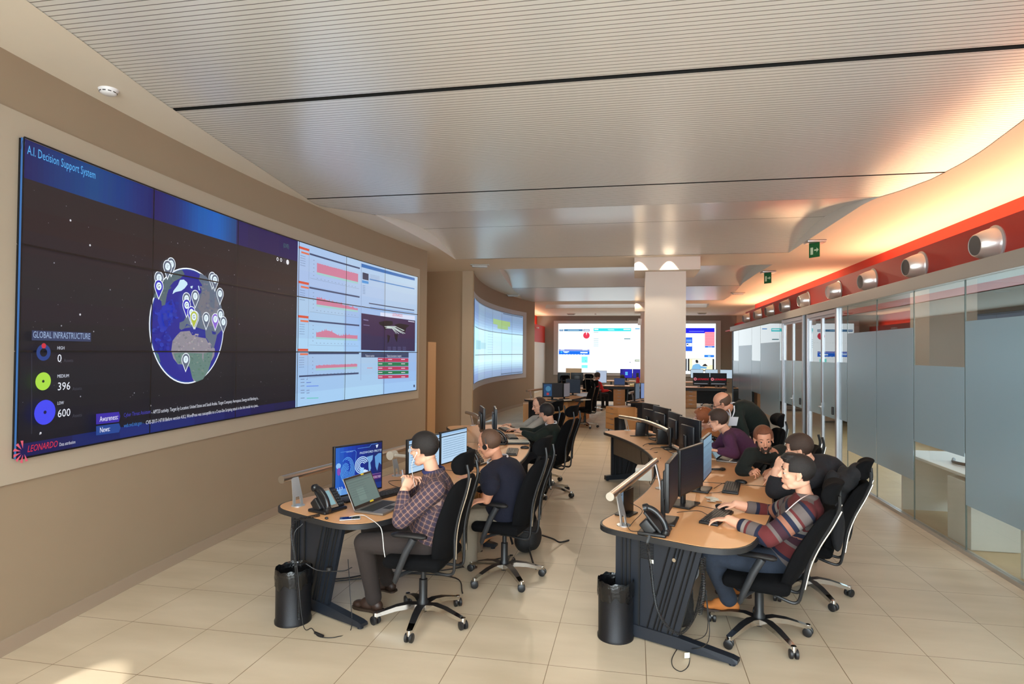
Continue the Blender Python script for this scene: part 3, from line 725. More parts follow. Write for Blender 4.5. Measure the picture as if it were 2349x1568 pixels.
# pale dashboards on the right three columns (photograph pixels from a 3.92x view whose corner is 660, 540)
C2 = Canvas(P1, inv1, 1.0)
PB = (156, 190, 226)
for q in range(3):
    for r in range(3):
        k = (0, 6, -6)[(q+r) % 3]
        C2.grad(G+q*PW, r*PH, G+(q+1)*PW, (r+1)*PH, [(160+k, 200+k, 236), (152+k, 186+k, 226), (158+k, 188+k, 222)] if r < 2 else [(158+k, 186+k, 224), (166+k, 190+k, 222), (170+k, 196+k, 226)], vert=True, n=4)
def s8(x, y): return (660+x/3.92, 540+y/3.92)
def d8(pts, col): C2.ppoly([s8(*p) for p in pts], col)
ORG = (204, 78, 52); SLT = (58, 70, 104); PKR = (196, 120, 148); GRN_ = (150, 196, 196)
uL, uC, uD = G+.02, G+.27, inv1(*s8(645, 500))[0]
def row(vt, amp, base, seed, kind):
    # header bars
    C2.rect(uL, vt-.035, uC, vt-.005, ORG); C2.rect(uL+.06, vt-.085, uC, vt-.062, (214, 108, 76))
    C2.rect(uC+.01, vt-.075, uD, vt-.052, SLT, C2.k)
    for k in range(5): scribble(C2, uL+.04, vt-.12-.03*k, .12, .009, (96, 112, 150), seed=seed+k)
    C2.rect(uC-.004, vt-.40, uC+.0, vt, (110, 124, 150)); C2.line([(uC+.03, vt-.375), (uD-.02, vt-.375)], .003, (120, 134, 160))
    r = random.Random(seed); n = 90; a = uC+.19; b = uD-.05; pts = []
    vb = vt-.085-base; lvl = .5
    top = []
    for i in range(n+1):
        t = i/n
        if kind == 0: hgt = amp*(1+.03*r.uniform(-1, 1))
        elif kind == 1: hgt = amp*(.75*(1-t)+.28+(.28*r.random() if r.random() < .4 else 0))
        elif kind == 2: hgt = amp*(.7+.5*math.exp(-((t-.25)/.18)**2)-.25*math.exp(-((t-.55)/.1)**2)+(.4*r.random() if r.random() < .3 else 0))
        else: hgt = amp*(.8+.2*r.random())
        top.append((a+(b-a)*t, vb+hgt))
    C2.k += .2; h = C2.k*.001
    for p, q in zip(top[:-1], top[1:]):
        C2.raw.add([(p[0], vb, h), (q[0], vb, h), (q[0], q[1], h), (p[0], p[1], h)], [(0, 1, 2, 3)], C2.c(PKR))
    C2.rect(a, vb-.02, b, vb+.008, GRN_)
    for k in range(12): C2.rect(a+(b-a)*k/12, vb-.075, a+(b-a)*k/12+.03, vb-.069, (120, 136, 168), C2.k)
    for k in range(5): C2.rect(uC+.10, vb+.05*k-.05, uC+.125, vb+.05*k-.042, (120, 136, 168), C2.k)
row(2.02, .13, .20, 1, 0); row(1.585, .10, .19, 2, 1); row(1.155, .085, .19, 3, 2); row(.735, .055, .185, 4, 3)
vq = .36-.45
d8([(97, 1258), (634, 1230), (634, 1244), (97, 1273)], SLT)
for k, (w1, w2, cc) in enumerate(((165, 172, (90, 100, 160)), (163, 205, (90, 120, 200)), (163, 272, (92, 130, 224)), (163, 190, (120, 140, 180)), (163, 190, (120, 140, 180)), (165, 270, (96, 190, 176)))):
    y = (1290, 1318, 1350, 1388, 1412, 1458)[k]; d8([(w1, y), (w2, y-3), (w2, y+4), (w1, y+7)], cc); d8([(110, y), (145, y-2), (145, y+3), (110, y+5)], (100, 116, 150))
# top right window
d8([(655, 250), (1138, 382), (1138, 405), (655, 282)], (44, 104, 172)); d8([(668, 330), (722, 345), (722, 404), (668, 392)], (44, 52, 80)); d8([(663, 400), (722, 414), (722, 436), (663, 424)], (70, 140, 206))
for k in range(6): d8([(668, 448+14*k), (692, 452+14*k), (692, 456+14*k), (668, 452+14*k)], (110, 134, 170))
d8([(730, 387), (1135, 475), (1135, 484), (730, 396)], (70, 128, 190)); d8([(725, 604), (1133, 668), (1133, 676), (725, 613)], (54, 62, 92)); d8([(735, 640), (1133, 692), (1133, 698), (735, 647)], (110, 150, 208)); d8([(735, 660), (1133, 706), (1133, 708), (735, 663)], (110, 150, 208))
for k in range(5): d8([(735, 350+12*k), (820, 368+12*k), (820, 371+12*k), (735, 353+12*k)], (134, 150, 180))
# purple map window
d8([(826, 690), (1138, 722), (1138, 760), (826, 724)], (206, 214, 236)); 
a8, b8 = inv1(*s8(935, 722)), inv1(*s8(1026, 728)); C2.text(a8[0], a8[1], .075, 'LEONARDO', (196, 60, 90), width=b8[0]-a8[0])
d8([(652, 697), (1140, 765), (1138, 1040), (650, 1028)], (52, 34, 72)); d8([(665, 880), (735, 885), (735, 1030), (650, 1028)], (42, 38, 78)); d8([(735, 900), (1138, 930), (1138, 1040), (735, 1032)], (44, 38, 76))
for pts in ([(812, 778), (880, 765), (935, 770), (940, 800), (900, 815), (870, 850), (850, 815), (820, 800)], [(955, 800), (1000, 790), (1060, 800), (1090, 808), (1060, 830), (1050, 870), (1000, 850), (965, 825)], [(885, 890), (915, 900), (905, 950), (890, 970), (890, 920)], [(950, 885), (985, 890), (975, 960), (960, 930)]): d8(pts, (16, 12, 24))
r = random.Random(5)
for k in range(9):
    p0 = (870+r.uniform(-10, 30), 820+r.uniform(-8, 12)); p1 = (1000+r.uniform(-30, 50), 860+r.uniform(-10, 25)); pm = ((p0[0]+p1[0])/2, (p0[1]+p1[1])/2-18)
    C2.line([inv1(*s8(*q)) for q in (p0, pm, p1)], .009, (190, 204, 200))
for k in range(4):
    for j in range(4): d8([(890+45*k, 1000+9*j), (920+45*k, 1001+9*j), (920+45*k, 1004+9*j), (890+45*k, 1003+9*j)], (90, 90, 130))
d8([(670, 750), (715, 758), (715, 768), (670, 760)], (120, 110, 150)); d8([(670, 800), (725, 806), (725, 812), (670, 806)], (120, 110, 150)); d8([(1074, 765), (1130, 773), (1130, 781), (1074, 773)], (190, 190, 210))
# ticket table
d8([(651, 1046), (1078, 1052), (1078, 1098), (651, 1094)], (52, 66, 98))
for k in range(5):
    y0, y1 = 1098+39*k, 1135+39*k-k; col = (176, 54, 88) if k % 2 == 0 else (34, 116, 74)
    d8([(800, y0), (1076, y0+5-k*2), (1076, y1+2-k*3), (800, y1)], col)
    for x in (805, 893, 1010): d8([(x, y0+12), (x+35, y0+12), (x+35, y0+19), (x, y0+19)], (214, 200, 214))
a8, b8 = inv1(*s8(685, 1090)), inv1(*s8(766, 1090)); C2.text(a8[0], a8[1], .05, 'Ticket in carico', (205, 212, 228), width=b8[0]-a8[0])
a8, b8 = inv1(*s8(880, 1091)), inv1(*s8(1010, 1091)); C2.text(a8[0], a8[1], .05, 'Ticket in lavorazione / assegnati', (205, 212, 228), width=b8[0]-a8[0])
d8([(700, 1186), (750, 1186), (750, 1194), (700, 1194)], (196, 150, 170)); d8([(1120, 1340), (1132, 1340), (1132, 1362), (1120, 1362)], (50, 60, 90))
d8([(648, 250), (651, 250), (645, 1300), (642, 1300)], (130, 150, 190))
C2.build('dashboard_picture', vw)
sm = MB()
for q in range(7):
    u = q*PW; sm.add([P1(u-.006, 0, .022), P1(u+.006, 0, .022), P1(u+.006, 2.069, .022), P1(u-.006, 2.069, .022)], [(0, 1, 2, 3)])
for r in range(4):
    for q in range(24):
        a, b = U1*q/24, U1*(q+1)/24; sm.add([P1(a, r*PH-.006, .022), P1(b, r*PH-.006, .022), P1(b, r*PH+.006, .022), P1(a, r*PH+.006, .022)], [(0, 1, 2, 3)])
sm.build('panel_seams', BEZ, vw, weld=False)

# ---- video wall 2 (farther, left)
U2 = 7.35; Y2A = 13.98; ZA2, H2 = 1.18, 2.06
def P2(u, v, h):
    y = Y2A+u; d = .052*(y-18.15); n = Vector((1, -d)).normalized()
    return (XW2(y)+n.x*(.03+h), y+n.y*(.03+h), ZA2+v)
vw2 = empty('video_wall', (-4.2, 17.6, ZA2), 0, 'farther curved video wall on the left with pale blue glare painted over its picture', 'video wall')
for r in range(3):
    for q in range(6):
        pw = U2/6; ph = H2/3; b = MB()
        F = [P2(q*pw, r*ph, -.015), P2((q+1)*pw, r*ph, -.015), P2((q+1)*pw, (r+1)*ph, -.015), P2(q*pw, (r+1)*ph, -.015)]; B = [P2(q*pw, r*ph, -.040), P2((q+1)*pw, r*ph, -.040), P2((q+1)*pw, (r+1)*ph, -.040), P2(q*pw, (r+1)*ph, -.040)]
        b.add(F+B, [(0, 1, 2, 3), (4, 7, 6, 5), (0, 4, 5, 1), (2, 6, 7, 3), (0, 3, 7, 4), (1, 5, 6, 2)]); b.build('display_panel', BEZ, vw2)
C3 = Canvas(P2, None, 1.0)  # glare on this wall is painted into the picture as colour bands
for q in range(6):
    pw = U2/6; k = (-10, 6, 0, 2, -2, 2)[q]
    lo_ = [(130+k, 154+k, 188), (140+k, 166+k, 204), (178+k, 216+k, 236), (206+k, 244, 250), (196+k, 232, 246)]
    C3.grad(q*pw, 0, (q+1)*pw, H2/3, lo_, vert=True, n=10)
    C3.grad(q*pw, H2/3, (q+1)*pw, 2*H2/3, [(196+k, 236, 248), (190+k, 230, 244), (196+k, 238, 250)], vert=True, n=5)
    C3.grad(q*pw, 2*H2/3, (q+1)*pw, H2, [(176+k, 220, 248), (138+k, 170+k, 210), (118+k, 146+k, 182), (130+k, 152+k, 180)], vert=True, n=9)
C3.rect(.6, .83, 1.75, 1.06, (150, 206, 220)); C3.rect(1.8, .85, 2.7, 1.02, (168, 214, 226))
C3.grad(3.8, 1.62, 5.95, 1.78, [(150, 186, 120), (148, 182, 108)], n=2); C3.rect(4.4, 1.5, 5.7, 1.62, (150, 186, 124))
for k in range(14): scribble(C3, 3.0, .75+.075*k, .8, .014, (140, 180, 200), seed=k)
C3.rect(5.1, 2.0, 7.3, 2.04, (80, 98, 124)); C3.rect(4.9, .03, 7.3, .075, (92, 112, 140)); C3.rect(0, 2.035, U2, H2, (110, 128, 150))
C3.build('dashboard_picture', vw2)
sm = MB()
for q in range(7):
    u = q*U2/6; sm.add([P2(u-.008, 0, .02), P2(u+.008, 0, .02), P2(u+.008, H2, .02), P2(u-.008, H2, .02)], [(0, 1, 2, 3)])
for r in range(4):
    for q in range(24):
        a, b = U2*q/24, U2*(q+1)/24; v = r*H2/3; sm.add([P2(a, v-.008, .02), P2(b, v-.008, .02), P2(b, v+.008, .02), P2(a, v+.008, .02)], [(0, 1, 2, 3)])
sm.build('panel_seams', mat('grey_bezel', (70, 80, 90), .4), vw2, weld=False)

# ---- back video wall (flat, very bright)
YB = 31.38
PB3 = lambda u, v, h: (u, YB-h, v)
inv3 = lambda x, y: (atY(x, y, YB).x, atY(x, y, YB).z)
vw3 = empty('video_wall', (0, 31.4, .913), 0, 'very bright flat video wall filling the far end of the room', 'video wall')
for r in range(3):
    for q in range(6):
        MB().box((-3.95+7.94/6*(q+.5), 31.42, .913+.847*(r+.5)), (1.32, .06, .845)).build('display_panel', BEZ, vw3)
C4 = Canvas(PB3, inv3, 1.45, du=0)
C4.rect(-3.95, .913, 3.99, 3.455, (236, 246, 250))
def t4(x, y): return (1270+x/10.68, 730+y/10.68)
def q4(x0, y0, x1, y1, col): a = inv3(*t4(x0, y0)); b = inv3(*t4(x1, y1)); C4.rect(a[0], b[1], b[0], a[1], col)
q4(140, 262, 238, 312, (70, 110, 150)); q4(255, 262, 715, 314, (62, 110, 150)); q4(730, 262, 882, 318, (62, 100, 136)); q4(345, 282, 620, 294, (150, 190, 210))
q4(745, 276, 870, 286, (220, 232, 240)); q4(745, 296, 870, 306, (220, 232, 240)); q4(150, 275, 226, 285, (220, 230, 240))
a = inv3(*t4(803, 416)); C4.disc(a[0], a[1], .17, (196, 48, 70), 28); C4.poly([(a[0], a[1]), (a[0]-.03, a[1]+.18), (a[0]+.05, a[1]+.18)], (236, 200, 210))
q4(980, 238, 1898, 314, (44, 194, 200)); q4(1000, 256, 1095, 282, (230, 244, 246)); q4(1325, 262, 1480, 272, (170, 232, 236)); q4(1340, 280, 1490, 290, (170, 232, 236)); q4(1712, 258, 1880, 282, (225, 244, 246))
for y in (338, 500, 543, 587, 630, 673): q4(980, y-6, 1100, y+6, (110, 150, 160))
q4(1725, 486, 1880, 510, (80, 120, 130)); q4(128, 762, 878, 790, (10, 40, 170)); q4(128, 790, 878, 888, (12, 96, 206)); q4(170, 768, 262, 778, (180, 200, 240)); q4(705, 768, 830, 778, (180, 200, 240)); q4(232, 806, 380, 826, (200, 222, 244)); q4(262, 828, 345, 844, (200, 222, 244)); q4(655, 822, 832, 852, (226, 238, 248))
a = inv3(*t4(190, 826)); C4.disc(a[0], a[1], .04, (60, 190, 230), 12)
for k in range(9): q4(170+70*k, 878, 200+70*k, 886, (220, 235, 250))
q4(685, 932, 832, 1085, (112, 222, 210)); q4(685, 1140, 832, 1215, (112, 222, 210)); q4(770, 1035, 800, 1045, (60, 120, 120))
for (y, n) in ((568, 27), (932, 27)):
    for k in range(n): q4(140+66*k, y-4, 170+66*k, y+4, (205, 210, 215))
q4(1990, 1005, 2110, 1058, (130, 140, 124)); q4(2010, 1020, 2110, 1040, (200, 206, 190)); q4(1996, 242, 2110, 262, (20, 120, 200)); q4(1860, 1066, 1888, 1080, (50, 60, 100))
def t5(x, y): return (1560+x/6.817, 730+y/6.817)
def q5(x0, y0, x1, y1, col): a = inv3(*t5(x0, y0)); b = inv3(*t5(x1, y1)); C4.rect(a[0], b[1], b[0], a[1], col)
q5(60, 150, 538, 232, (22, 24, 196)); q5(140, 198, 375, 206, (120, 130, 230)); q5(60, 295, 190, 512, (30, 84, 200)); q5(98, 385, 134, 438, (232, 240, 246)); q5(140, 385, 186, 438, (232, 240, 246)); q5(104, 395, 128, 415, (30, 30, 40)); q5(95, 330, 180, 366, (90, 140, 220))
q5(388, 212, 538, 430, (236, 112, 128))
for k in range(9): q5(392, 222+24*k, 534, 230+24*k, (244, 160, 170))
q5(388, 430, 538, 456, (30, 104, 200)); q5(378, 570, 532, 606, (24, 104, 200)); q5(435, 440, 500, 448, (160, 200, 240)); q5(435, 580, 475, 600, (120, 180, 240))
q5(60, 628, 104, 820, (18, 22, 30)); q5(120, 628, 532, 826, (18, 22, 30)); q5(145, 630, 508, 812, (214, 206, 172))
q5(190, 640, 462, 750, (226, 222, 206)); q5(465, 638, 505, 728, (206, 226, 226))
def d5(pts, col): C4.poly([inv3(*t5(*p)) for p in pts], col)
d5([(240, 655), (262, 645), (282, 660), (284, 690), (268, 698), (245, 690)], (30, 34, 40)); d5([(175, 806), (200, 730), (250, 708), (300, 712), (330, 750), (320, 806)], (110, 160, 196)); d5([(300, 740), (420, 760), (410, 785), (310, 780)], (96, 150, 190)); d5([(345, 745), (370, 715), (400, 710), (432, 745)], (24, 26, 30))
C4.build('dashboard_picture', vw3)
# ------------------------------------------------------------------ skin-like surfaces
def remeshed(mb, voxel, smooth=4):
    me = bpy.data.meshes.new('tmp'); me.from_pydata([tuple(v) for v in mb.v], [], mb.f)
    bm = bmesh.new(); bm.from_mesh(me); bmesh.ops.recalc_face_normals(bm, faces=bm.faces); bm.to_mesh(me); bm.free()
    o = bpy.data.objects.new('tmp', me); COL.objects.link(o)
    r = o.modifiers.new('r', 'REMESH'); r.mode = 'VOXEL'; r.voxel_size = voxel
    if smooth:
        s = o.modifiers.new('s', 'SMOOTH'); s.factor = .5; s.iterations = smooth
    dg = bpy.context.evaluated_depsgraph_get(); out = bpy.data.meshes.new_from_object(o.evaluated_get(dg))
    bpy.data.objects.remove(o); bpy.data.meshes.remove(me)
    out.polygons.foreach_set('use_smooth', [True]*len(out.polygons)); return out
def part(me, name, m, parent):
    me.name = name; me.materials.clear(); me.materials.append(m)
    o = bpy.data.objects.new(name, me); COL.objects.link(o); fix(o, parent); return o
# ------------------------------------------------------------------ furniture materials
WOOD = mat('beech_laminate', (222, 166, 114), .42, noise=.05, nscale=6)
BAND = mat('charcoal_edge_band', (34, 34, 36), .5)
LEGM = mat('blue_black_powder_coat', (32, 37, 46), .42, metal=.2)
FABRIC = mat('black_fabric', (10, 10, 12), .95, bump=.25, bscale=400, spec=.15)
BPLAST = mat('black_plastic', (26, 26, 28), .42)
GPLAST = mat('charcoal_plastic', (44, 46, 50), .45)
CHROME = mat('polished_chrome', (205, 202, 198), .12, metal=1.)
RAILM = mat('brushed_steel', (190, 184, 174), .28, metal=.95)
PEDW = mat('beech_veneer', (216, 156, 98), .5, noise=.05, nscale=8)
def grooved(name, col, pitch, axis):
    return mat(name, col, .4, metal=.3)

# ------------------------------------------------------------------ office chair (faces local +Y)
def make_chair(label, group='high-backed black office chairs', lean=0., head=True, armz=.69, star=0., rec=0., low=0.):
    t = empty('office_chair', (0, 0, 0), 0, label, 'chair', group)
    for k in range(5):
        a = star+2*PI*k/5; R = Rz(a); b = MB()
        pr = [(.03, .125), (.10, .135), (.19, .122), (.27, .098), (.335, .078)]
        for i, (p, q) in enumerate(zip(pr[:-1], pr[1:])):
            w0, w1 = .032-.003*i, .032-.003*(i+1); th = .040-.004*i; th1 = .040-.004*(i+1)
            V = [(p[0], -w0, p[1]), (p[0], w0, p[1]), (p[0], w0, p[1]-th), (p[0], -w0, p[1]-th), (q[0], -w1, q[1]), (q[0], w1, q[1]), (q[0], w1, q[1]-th1), (q[0], -w1, q[1]-th1)]
            b.add([R @ Vector(v) for v in V], [(0, 1, 5, 4)], 1 if i < 3 else 0); b.add([R @ Vector(v) for v in V], [(1, 2, 6, 5), (3, 0, 4, 7), (2, 3, 7, 6)], 0)
            if i == 3: b.add([R @ Vector(v) for v in V], [(4, 5, 6, 7)], 0)
        b.lathe([(0, .084), (.017, .082), (.02, .06), (.02, .045), (0, .045)], R @ Vector((.335, 0, 0)), 12)
        lg = b.build('base_arm', [CHROME, BPLAST], t, smooth=True)
        c = MB(); cc = R @ Vector((.335, 0, .031)); ca = a+random.uniform(-1.2, 1.2)
        for s_ in (-1, 1):
            c.lathe([(0, -.012), (.024, -.012), (.031, -.008), (.031, .008), (.024, .012), (0, .012)], cc+Rz(ca) @ Vector((0, s_*.017, 0)), 18, 'y', R=Rz(ca))
        c.box(cc+Vector((0, 0, .012)), (.02, .012, .03), R=Rz(ca)); c.build('caster', BPLAST, lg, smooth=True)
    MB().lathe([(0, .07), (.032, .07), (.04, .1), (.04, .14), (.03, .16), (.03, .30), (.019, .305), (.019, .40), (0, .40)], n=20).build('gas_column', BPLAST, t, smooth=True)
    m = MB().box((0, -.02, .405), (.17, .26, .05), bev=.012); m.tube([(.08, .05, .40), (.22, .08, .385), (.25, .085, .385)], .006, m=0); m.box((.27, .087, .383), (.06, .03, .014), bev=.006)
    m.build('mechanism', BPLAST, t, smooth=True)
    s = MB(); s.box((0, .0, .475), (.50, .43, .085), bev=.04); so = s.build('seat', FABRIC, t, smooth=True)
    # back: a bent pad
    ys = [(-.195, .50), (-.225, .62), (-.25, .74), (-.285, .86), (-.325, .98), (-.345, 1.04)]
    ws = [.19, .225, .235, .23, .215, .17]; th = [.03, .045, .045, .04, .036, .024]
    def bent(ys, ws, th, n=14):
        b = MB(); vs = []; fs = []
        for (y, z), w_, h in zip(ys, ws, th):
            for j in range(n*2):
                q = 2*PI*j/(n*2); cx = math.copysign(abs(math.cos(q))**.45, math.cos(q)); sy = math.copysign(abs(math.sin(q))**.6, math.sin(q))
                vs.append((cx*w_, y-lean*(z-.45)+sy*h+.05*(cx*cx)*(w_/.23), z))
        k = n*2
        for i in range(len(ys)-1):
            for j in range(k): fs.append((i*k+j, i*k+(j+1) % k, (i+1)*k+(j+1) % k, (i+1)*k+j))
        fs.append(tuple(range(k-1, -1, -1))); fs.append(tuple(range((len(ys)-1)*k, len(ys)*k)))
        return b.add(vs, fs)
    def dense(ys, ws, th, n=4):
        A = bez([(y, z, 0) for y, z in ys], n); B = bez([(a_, b_, 0) for a_, b_ in zip(ws, th)], n)
        return [(p.x, p.y) for p in A], [p.x for p in B], [p.y for p in B]
    yy_, ww_, tt_ = dense([(-.19, .485)]+ys+[(-.352, 1.06)], [.14]+ws+[.12], [.012]+th+[.008])
    bk = bent(yy_, ww_, tt_).build('backrest', FABRIC, t, smooth=True)
    if head:
        yy_, ww_, tt_ = dense([(-.335, 1.085), (-.325, 1.10), (-.315, 1.15), (-.325, 1.20), (-.35, 1.235), (-.36, 1.24)], [.10, .135, .15, .145, .11, .06], [.01, .035, .046, .042, .026, .008])
        bent(yy_, ww_, tt_).build('headrest', FABRIC, t, smooth=True)
    for sx in (-1, 1):
        x = sx*.10; L_ = lambda y, z: (x, y-lean*(z-.45), z)
        rl = MB(); rl.tube(bez([(x*.7, .0, .405), (x, -.18, .385), L_(-.26, .395), L_(-.275, .48), L_(-.275, .66), L_(-.30, .80), L_(-.345, .95), L_(-.375, 1.07), L_(-.36, 1.16)], 5), .011, n=8)
        rl.tube(bez([(x*1.06, -.29-lean*.05, .50), L_(-.293, .66), L_(-.318, .80), L_(-.363, .95), L_(-.392, 1.07)], 5), .006, n=6, m=1)
        rl.build('back_rail', [BPLAST, CHROME], t, smooth=True)
        a = MB()
        pad = bez([(sx*.28, -.14, armz), (sx*.285, -.02, armz+.006), (sx*.27, .12, armz)], 5)
        a.tube(pad, [.018]+[.036]*(len(pad)-2)+[.018], n=12, flat=.5)
        a.build('arm_pad', BPLAST, t, smooth=True)
        a = MB(); a.tube([(sx*.285, -.05, armz-.01), (sx*.295, .0, armz-.10), (sx*.29, .06, armz-.24), (sx*.285, .085, .38), (sx*.27, .09, .36)], [.036, .034, .030, .024, .012], n=12, flat=.75)
        a.tube([(sx*.28, .06, .415), (sx*.12, .02, .41)], .014)
        a.build('arm_support', GPLAST, t, smooth=True)
    for ch in t.children:
        k = ch.name.split('.')[0]
        if rec and k in ('backrest', 'headrest', 'back_rail'): ch.data.transform(Matrix.Translation((0, -.12, .46)) @ Matrix.Rotation(rec, 4, 'X') @ Matrix.Translation((0, .12, -.46)))
        if low and k not in ('base_arm', 'caster', 'gas_column'): ch.data.transform(Matrix.Translation((0, 0, -low)))
    return t
def place(t, x, y, face):
    """face: direction vector in plan"""
    t.location = (x, y, 0); t.rotation_euler = (0, 0, math.atan2(face[1], face[0])-PI/2); return t
CHAIR_L1 = place(make_chair('high-backed black office chair under the man in the checked shirt, left front desk', lean=.0, star=.36+.4), -1.5, 4.19, (-1, .06))
def chair(label, x, y, face, **k):
    return place(make_chair(label, **k), x, y, face)
chair('black office chair under the man in the navy sweater, armrest under his hand', -1.10, 5.12, (-.98, .18), lean=.06, star=.2)
chair('black office chair under the man in the dark green sweater, left row far end', -1.14, 8.22, (-.95, .32), lean=.05, star=.9)
chair('black office chair hidden behind the man in the light grey sweater', -1.4, 8.95, (-.9, .3), star=.5)
chair('reclined black office chair under the man in the striped sweater', .86, 4.44, (-.95, .30), rec=.20, low=.06, star=.15)
chair('black office chair draped with a dark jacket behind the striped-sweater man', 1.38, 5.28, (-.93, .36), rec=.15, low=.06, star=.1)
chair('black office chair with square back behind the bearded man', 1.42, 6.33, (-.93, .1), head=False, star=.3)
chair('black office chair with raised headrest beside the glass door', 1.40, 7.62, (-.95, -.1), lean=-.02, star=.7)

# ------------------------------------------------------------------ curved desk rows
def polar(C, r, deg): a = math.radians(deg); return Vector((C[0]+r*math.cos(a), C[1]+r*math.sin(a), 0))
RI, RO, TZ = 5.46, 6.50, .74
def desk_outline(C, a0, a1, round0, round1, inset=0.):
    ri, ro = RI+inset, RO-inset; n = 14; ins = math.degrees(inset/6)
    a0 += ins; a1 -= ins
    inner = [polar(C, ri, a0+(a1-a0)*i/n) for i in range(n+1)]
    outer = [polar(C, ro, a0+(a1-a0)*i/n) for i in range(n+1)]
    def corner(p_prev, p, p_next, r):
        a = (p_prev-p).normalized(); b = (p_next-p).normalized(); out = []
        s_, e = p+a*r, p+b*r
        for i in range(9):
            t_ = i/8; out.append((1-t_)**2*s_+2*t_*(1-t_)*p+t_*t_*e)
        return out
    poly = []
    # counter-clockwise: outer from a0 to a1, then inner back
    if round0: poly += corner(inner[0], outer[0], outer[3], .34)
    else: poly.append(outer[0])
    poly += outer[4 if round0 else 1:n-3 if round1 else n]
    if round1: poly += corner(outer[n-3], outer[n], inner[n], .34)
    else: poly.append(outer[n])
    if round1: poly += corner(outer[n], inner[n], inner[n-3], .22)
    else: poly.append(inner[n])
    poly += inner[::-1][4 if round1 else 1:n-2 if round0 else n]
    if round0: poly += corner(inner[2], inner[0], outer[0], .22)
    else: poly.append(inner[0])
    return poly
def end_frame(C, deg, t, side=1):
    """support plate with its foot bar, standing radially"""
    R = Rz(math.radians(deg)); c = Vector((C[0], C[1], 0))
    def w(r, s_, z): return c+R @ Vector((r, s_, z))
    p = MB(); th = .03
    A = [(5.60, .70), (6.22, .70), (6.05, .07), (5.60, .07)]
    p.add([w(r, -th/2, z) for r, z in A]+[w(r, th/2, z) for r, z in A], [(0, 1, 2, 3), (7, 6, 5, 4), (0, 4, 5, 1), (1, 5, 6, 2), (2, 6, 7, 3), (3, 7, 4, 0)])
    for (r0, r1) in ((5.65, 5.65), (5.68, 5.68), (5.71, 5.71), (5.78, 5.78)):
        for s_ in (-1, 1): p.box(w(r0, s_*(th/2+.004), .385), (.012, .009, .62), R=R, m=1)
    for k in (.04, .07, .12, .145, .17, .215):
        for s_ in (-1, 1):
            a, b = w(6.22-k, s_*(th/2+.004), .695), w(6.05-k, s_*(th/2+.004), .075)
            p.tube([a, b], .0055, n=4, m=1)
    p.build('end_panel', [LEGM, mat('black_groove', (10, 10, 12), .6)], t)
    f = MB()
    B = [(5.50, .012, .075), (5.75, .012, .09), (6.05, .012, .085), (6.40, .018, .055), (6.44, .024, .045)]
    vs = []; 
    for r, zb, zt in B: vs += [w(r, -.035, zb), w(r, .035, zb), w(r, .03, zt), w(r, -.03, zt)]
    fs = [(0, 3, 2, 1), (16, 17, 18, 19)]
    for i in range(4): fs += [(4*i+j, 4*i+(j+1) % 4, 4*i+4+(j+1) % 4, 4*i+4+j) for j in range(4)]
    f.add(vs, fs)
    for r in (5.54, 6.40): f.lathe([(0, 0), (.022, 0), (.022, .012), (.012, .022), (0, .022)], w(r, 0, 0), 12)
    f.build('foot_bar', LEGM, t)
ROWS = {'left': (-7.73, 6.6), 'right': (-5.23, 6.6)}
AN = [-25.4, -6.7, 12.0, 30.6]
DESKS = {}
dl = {('left', 0): 'curved beech desk nearest the camera in the left row, laptop and phone on it', ('left', 1): 'middle curved beech desk of the left row behind the white-screen monitors', ('left', 2): 'far curved beech desk of the left row where two men type',
      ('right', 0): 'curved beech desk nearest the camera in the right row, black keyboard on it', ('right', 1): 'middle curved beech desk of the right row where the bearded man leans', ('right', 2): 'far curved beech desk of the right row with four dark monitors'}
for side, C in ROWS.items():
    for i in range(3):
        a0, a1 = AN[i], AN[i+1]; m_ = polar(C, 6.0, (a0+a1)/2)
        t = empty('curved_desk', m_, math.radians((a0+a1)/2), dl[(side, i)], 'desk', 'curved desks of the %s row' % side); DESKS[(side, i)] = t
        g = .06
        po = desk_outline(C, a0+(g if i else 0), a1-(g if i < 2 else 0), i == 0, i == 2)
        pi_ = desk_outline(C, a0+(g if i else 0), a1-(g if i < 2 else 0), i == 0, i == 2, .012)
        MB().prism([(p.x, p.y) for p in pi_], TZ-.02, TZ).build('desk_top', WOOD, t)
        b = MB(); n = len(po)
        q = min(len(po), len(pi_))
        b.prism([(p.x, p.y) for p in po], TZ-.038, TZ-.012); b.prism([(po[0].x, po[0].y)]+[(p.x, p.y) for p in po[1:]], TZ-.012, TZ-.002)
        b.build('edge_band', BAND, t, smooth=True)
        end_frame(C, a0+(1.3 if i == 0 else 0), t)
        if i == 2: end_frame(C, a1-1.3, t)
        mp = MB(); nn = 10
        b0 = a0+(1.6 if i == 0 else 0); b1 = a1-(1.6 if i == 2 else 0)
        for k in range(nn):
            p, q2 = b0+(b1-b0)*k/nn, b0+(b1-b0)*(k+1)/nn
            for rr in (5.62, 5.645):
                A, B2 = polar(C, rr, p), polar(C, rr, q2)
                mp.quad((A.x, A.y, .40), (B2.x, B2.y, .40), (B2.x, B2.y, .70), (A.x, A.y, .70))
        mp.build('modesty_panel', mat('bronze_grey_panel', (96, 84, 72), .4, metal=.4), t)
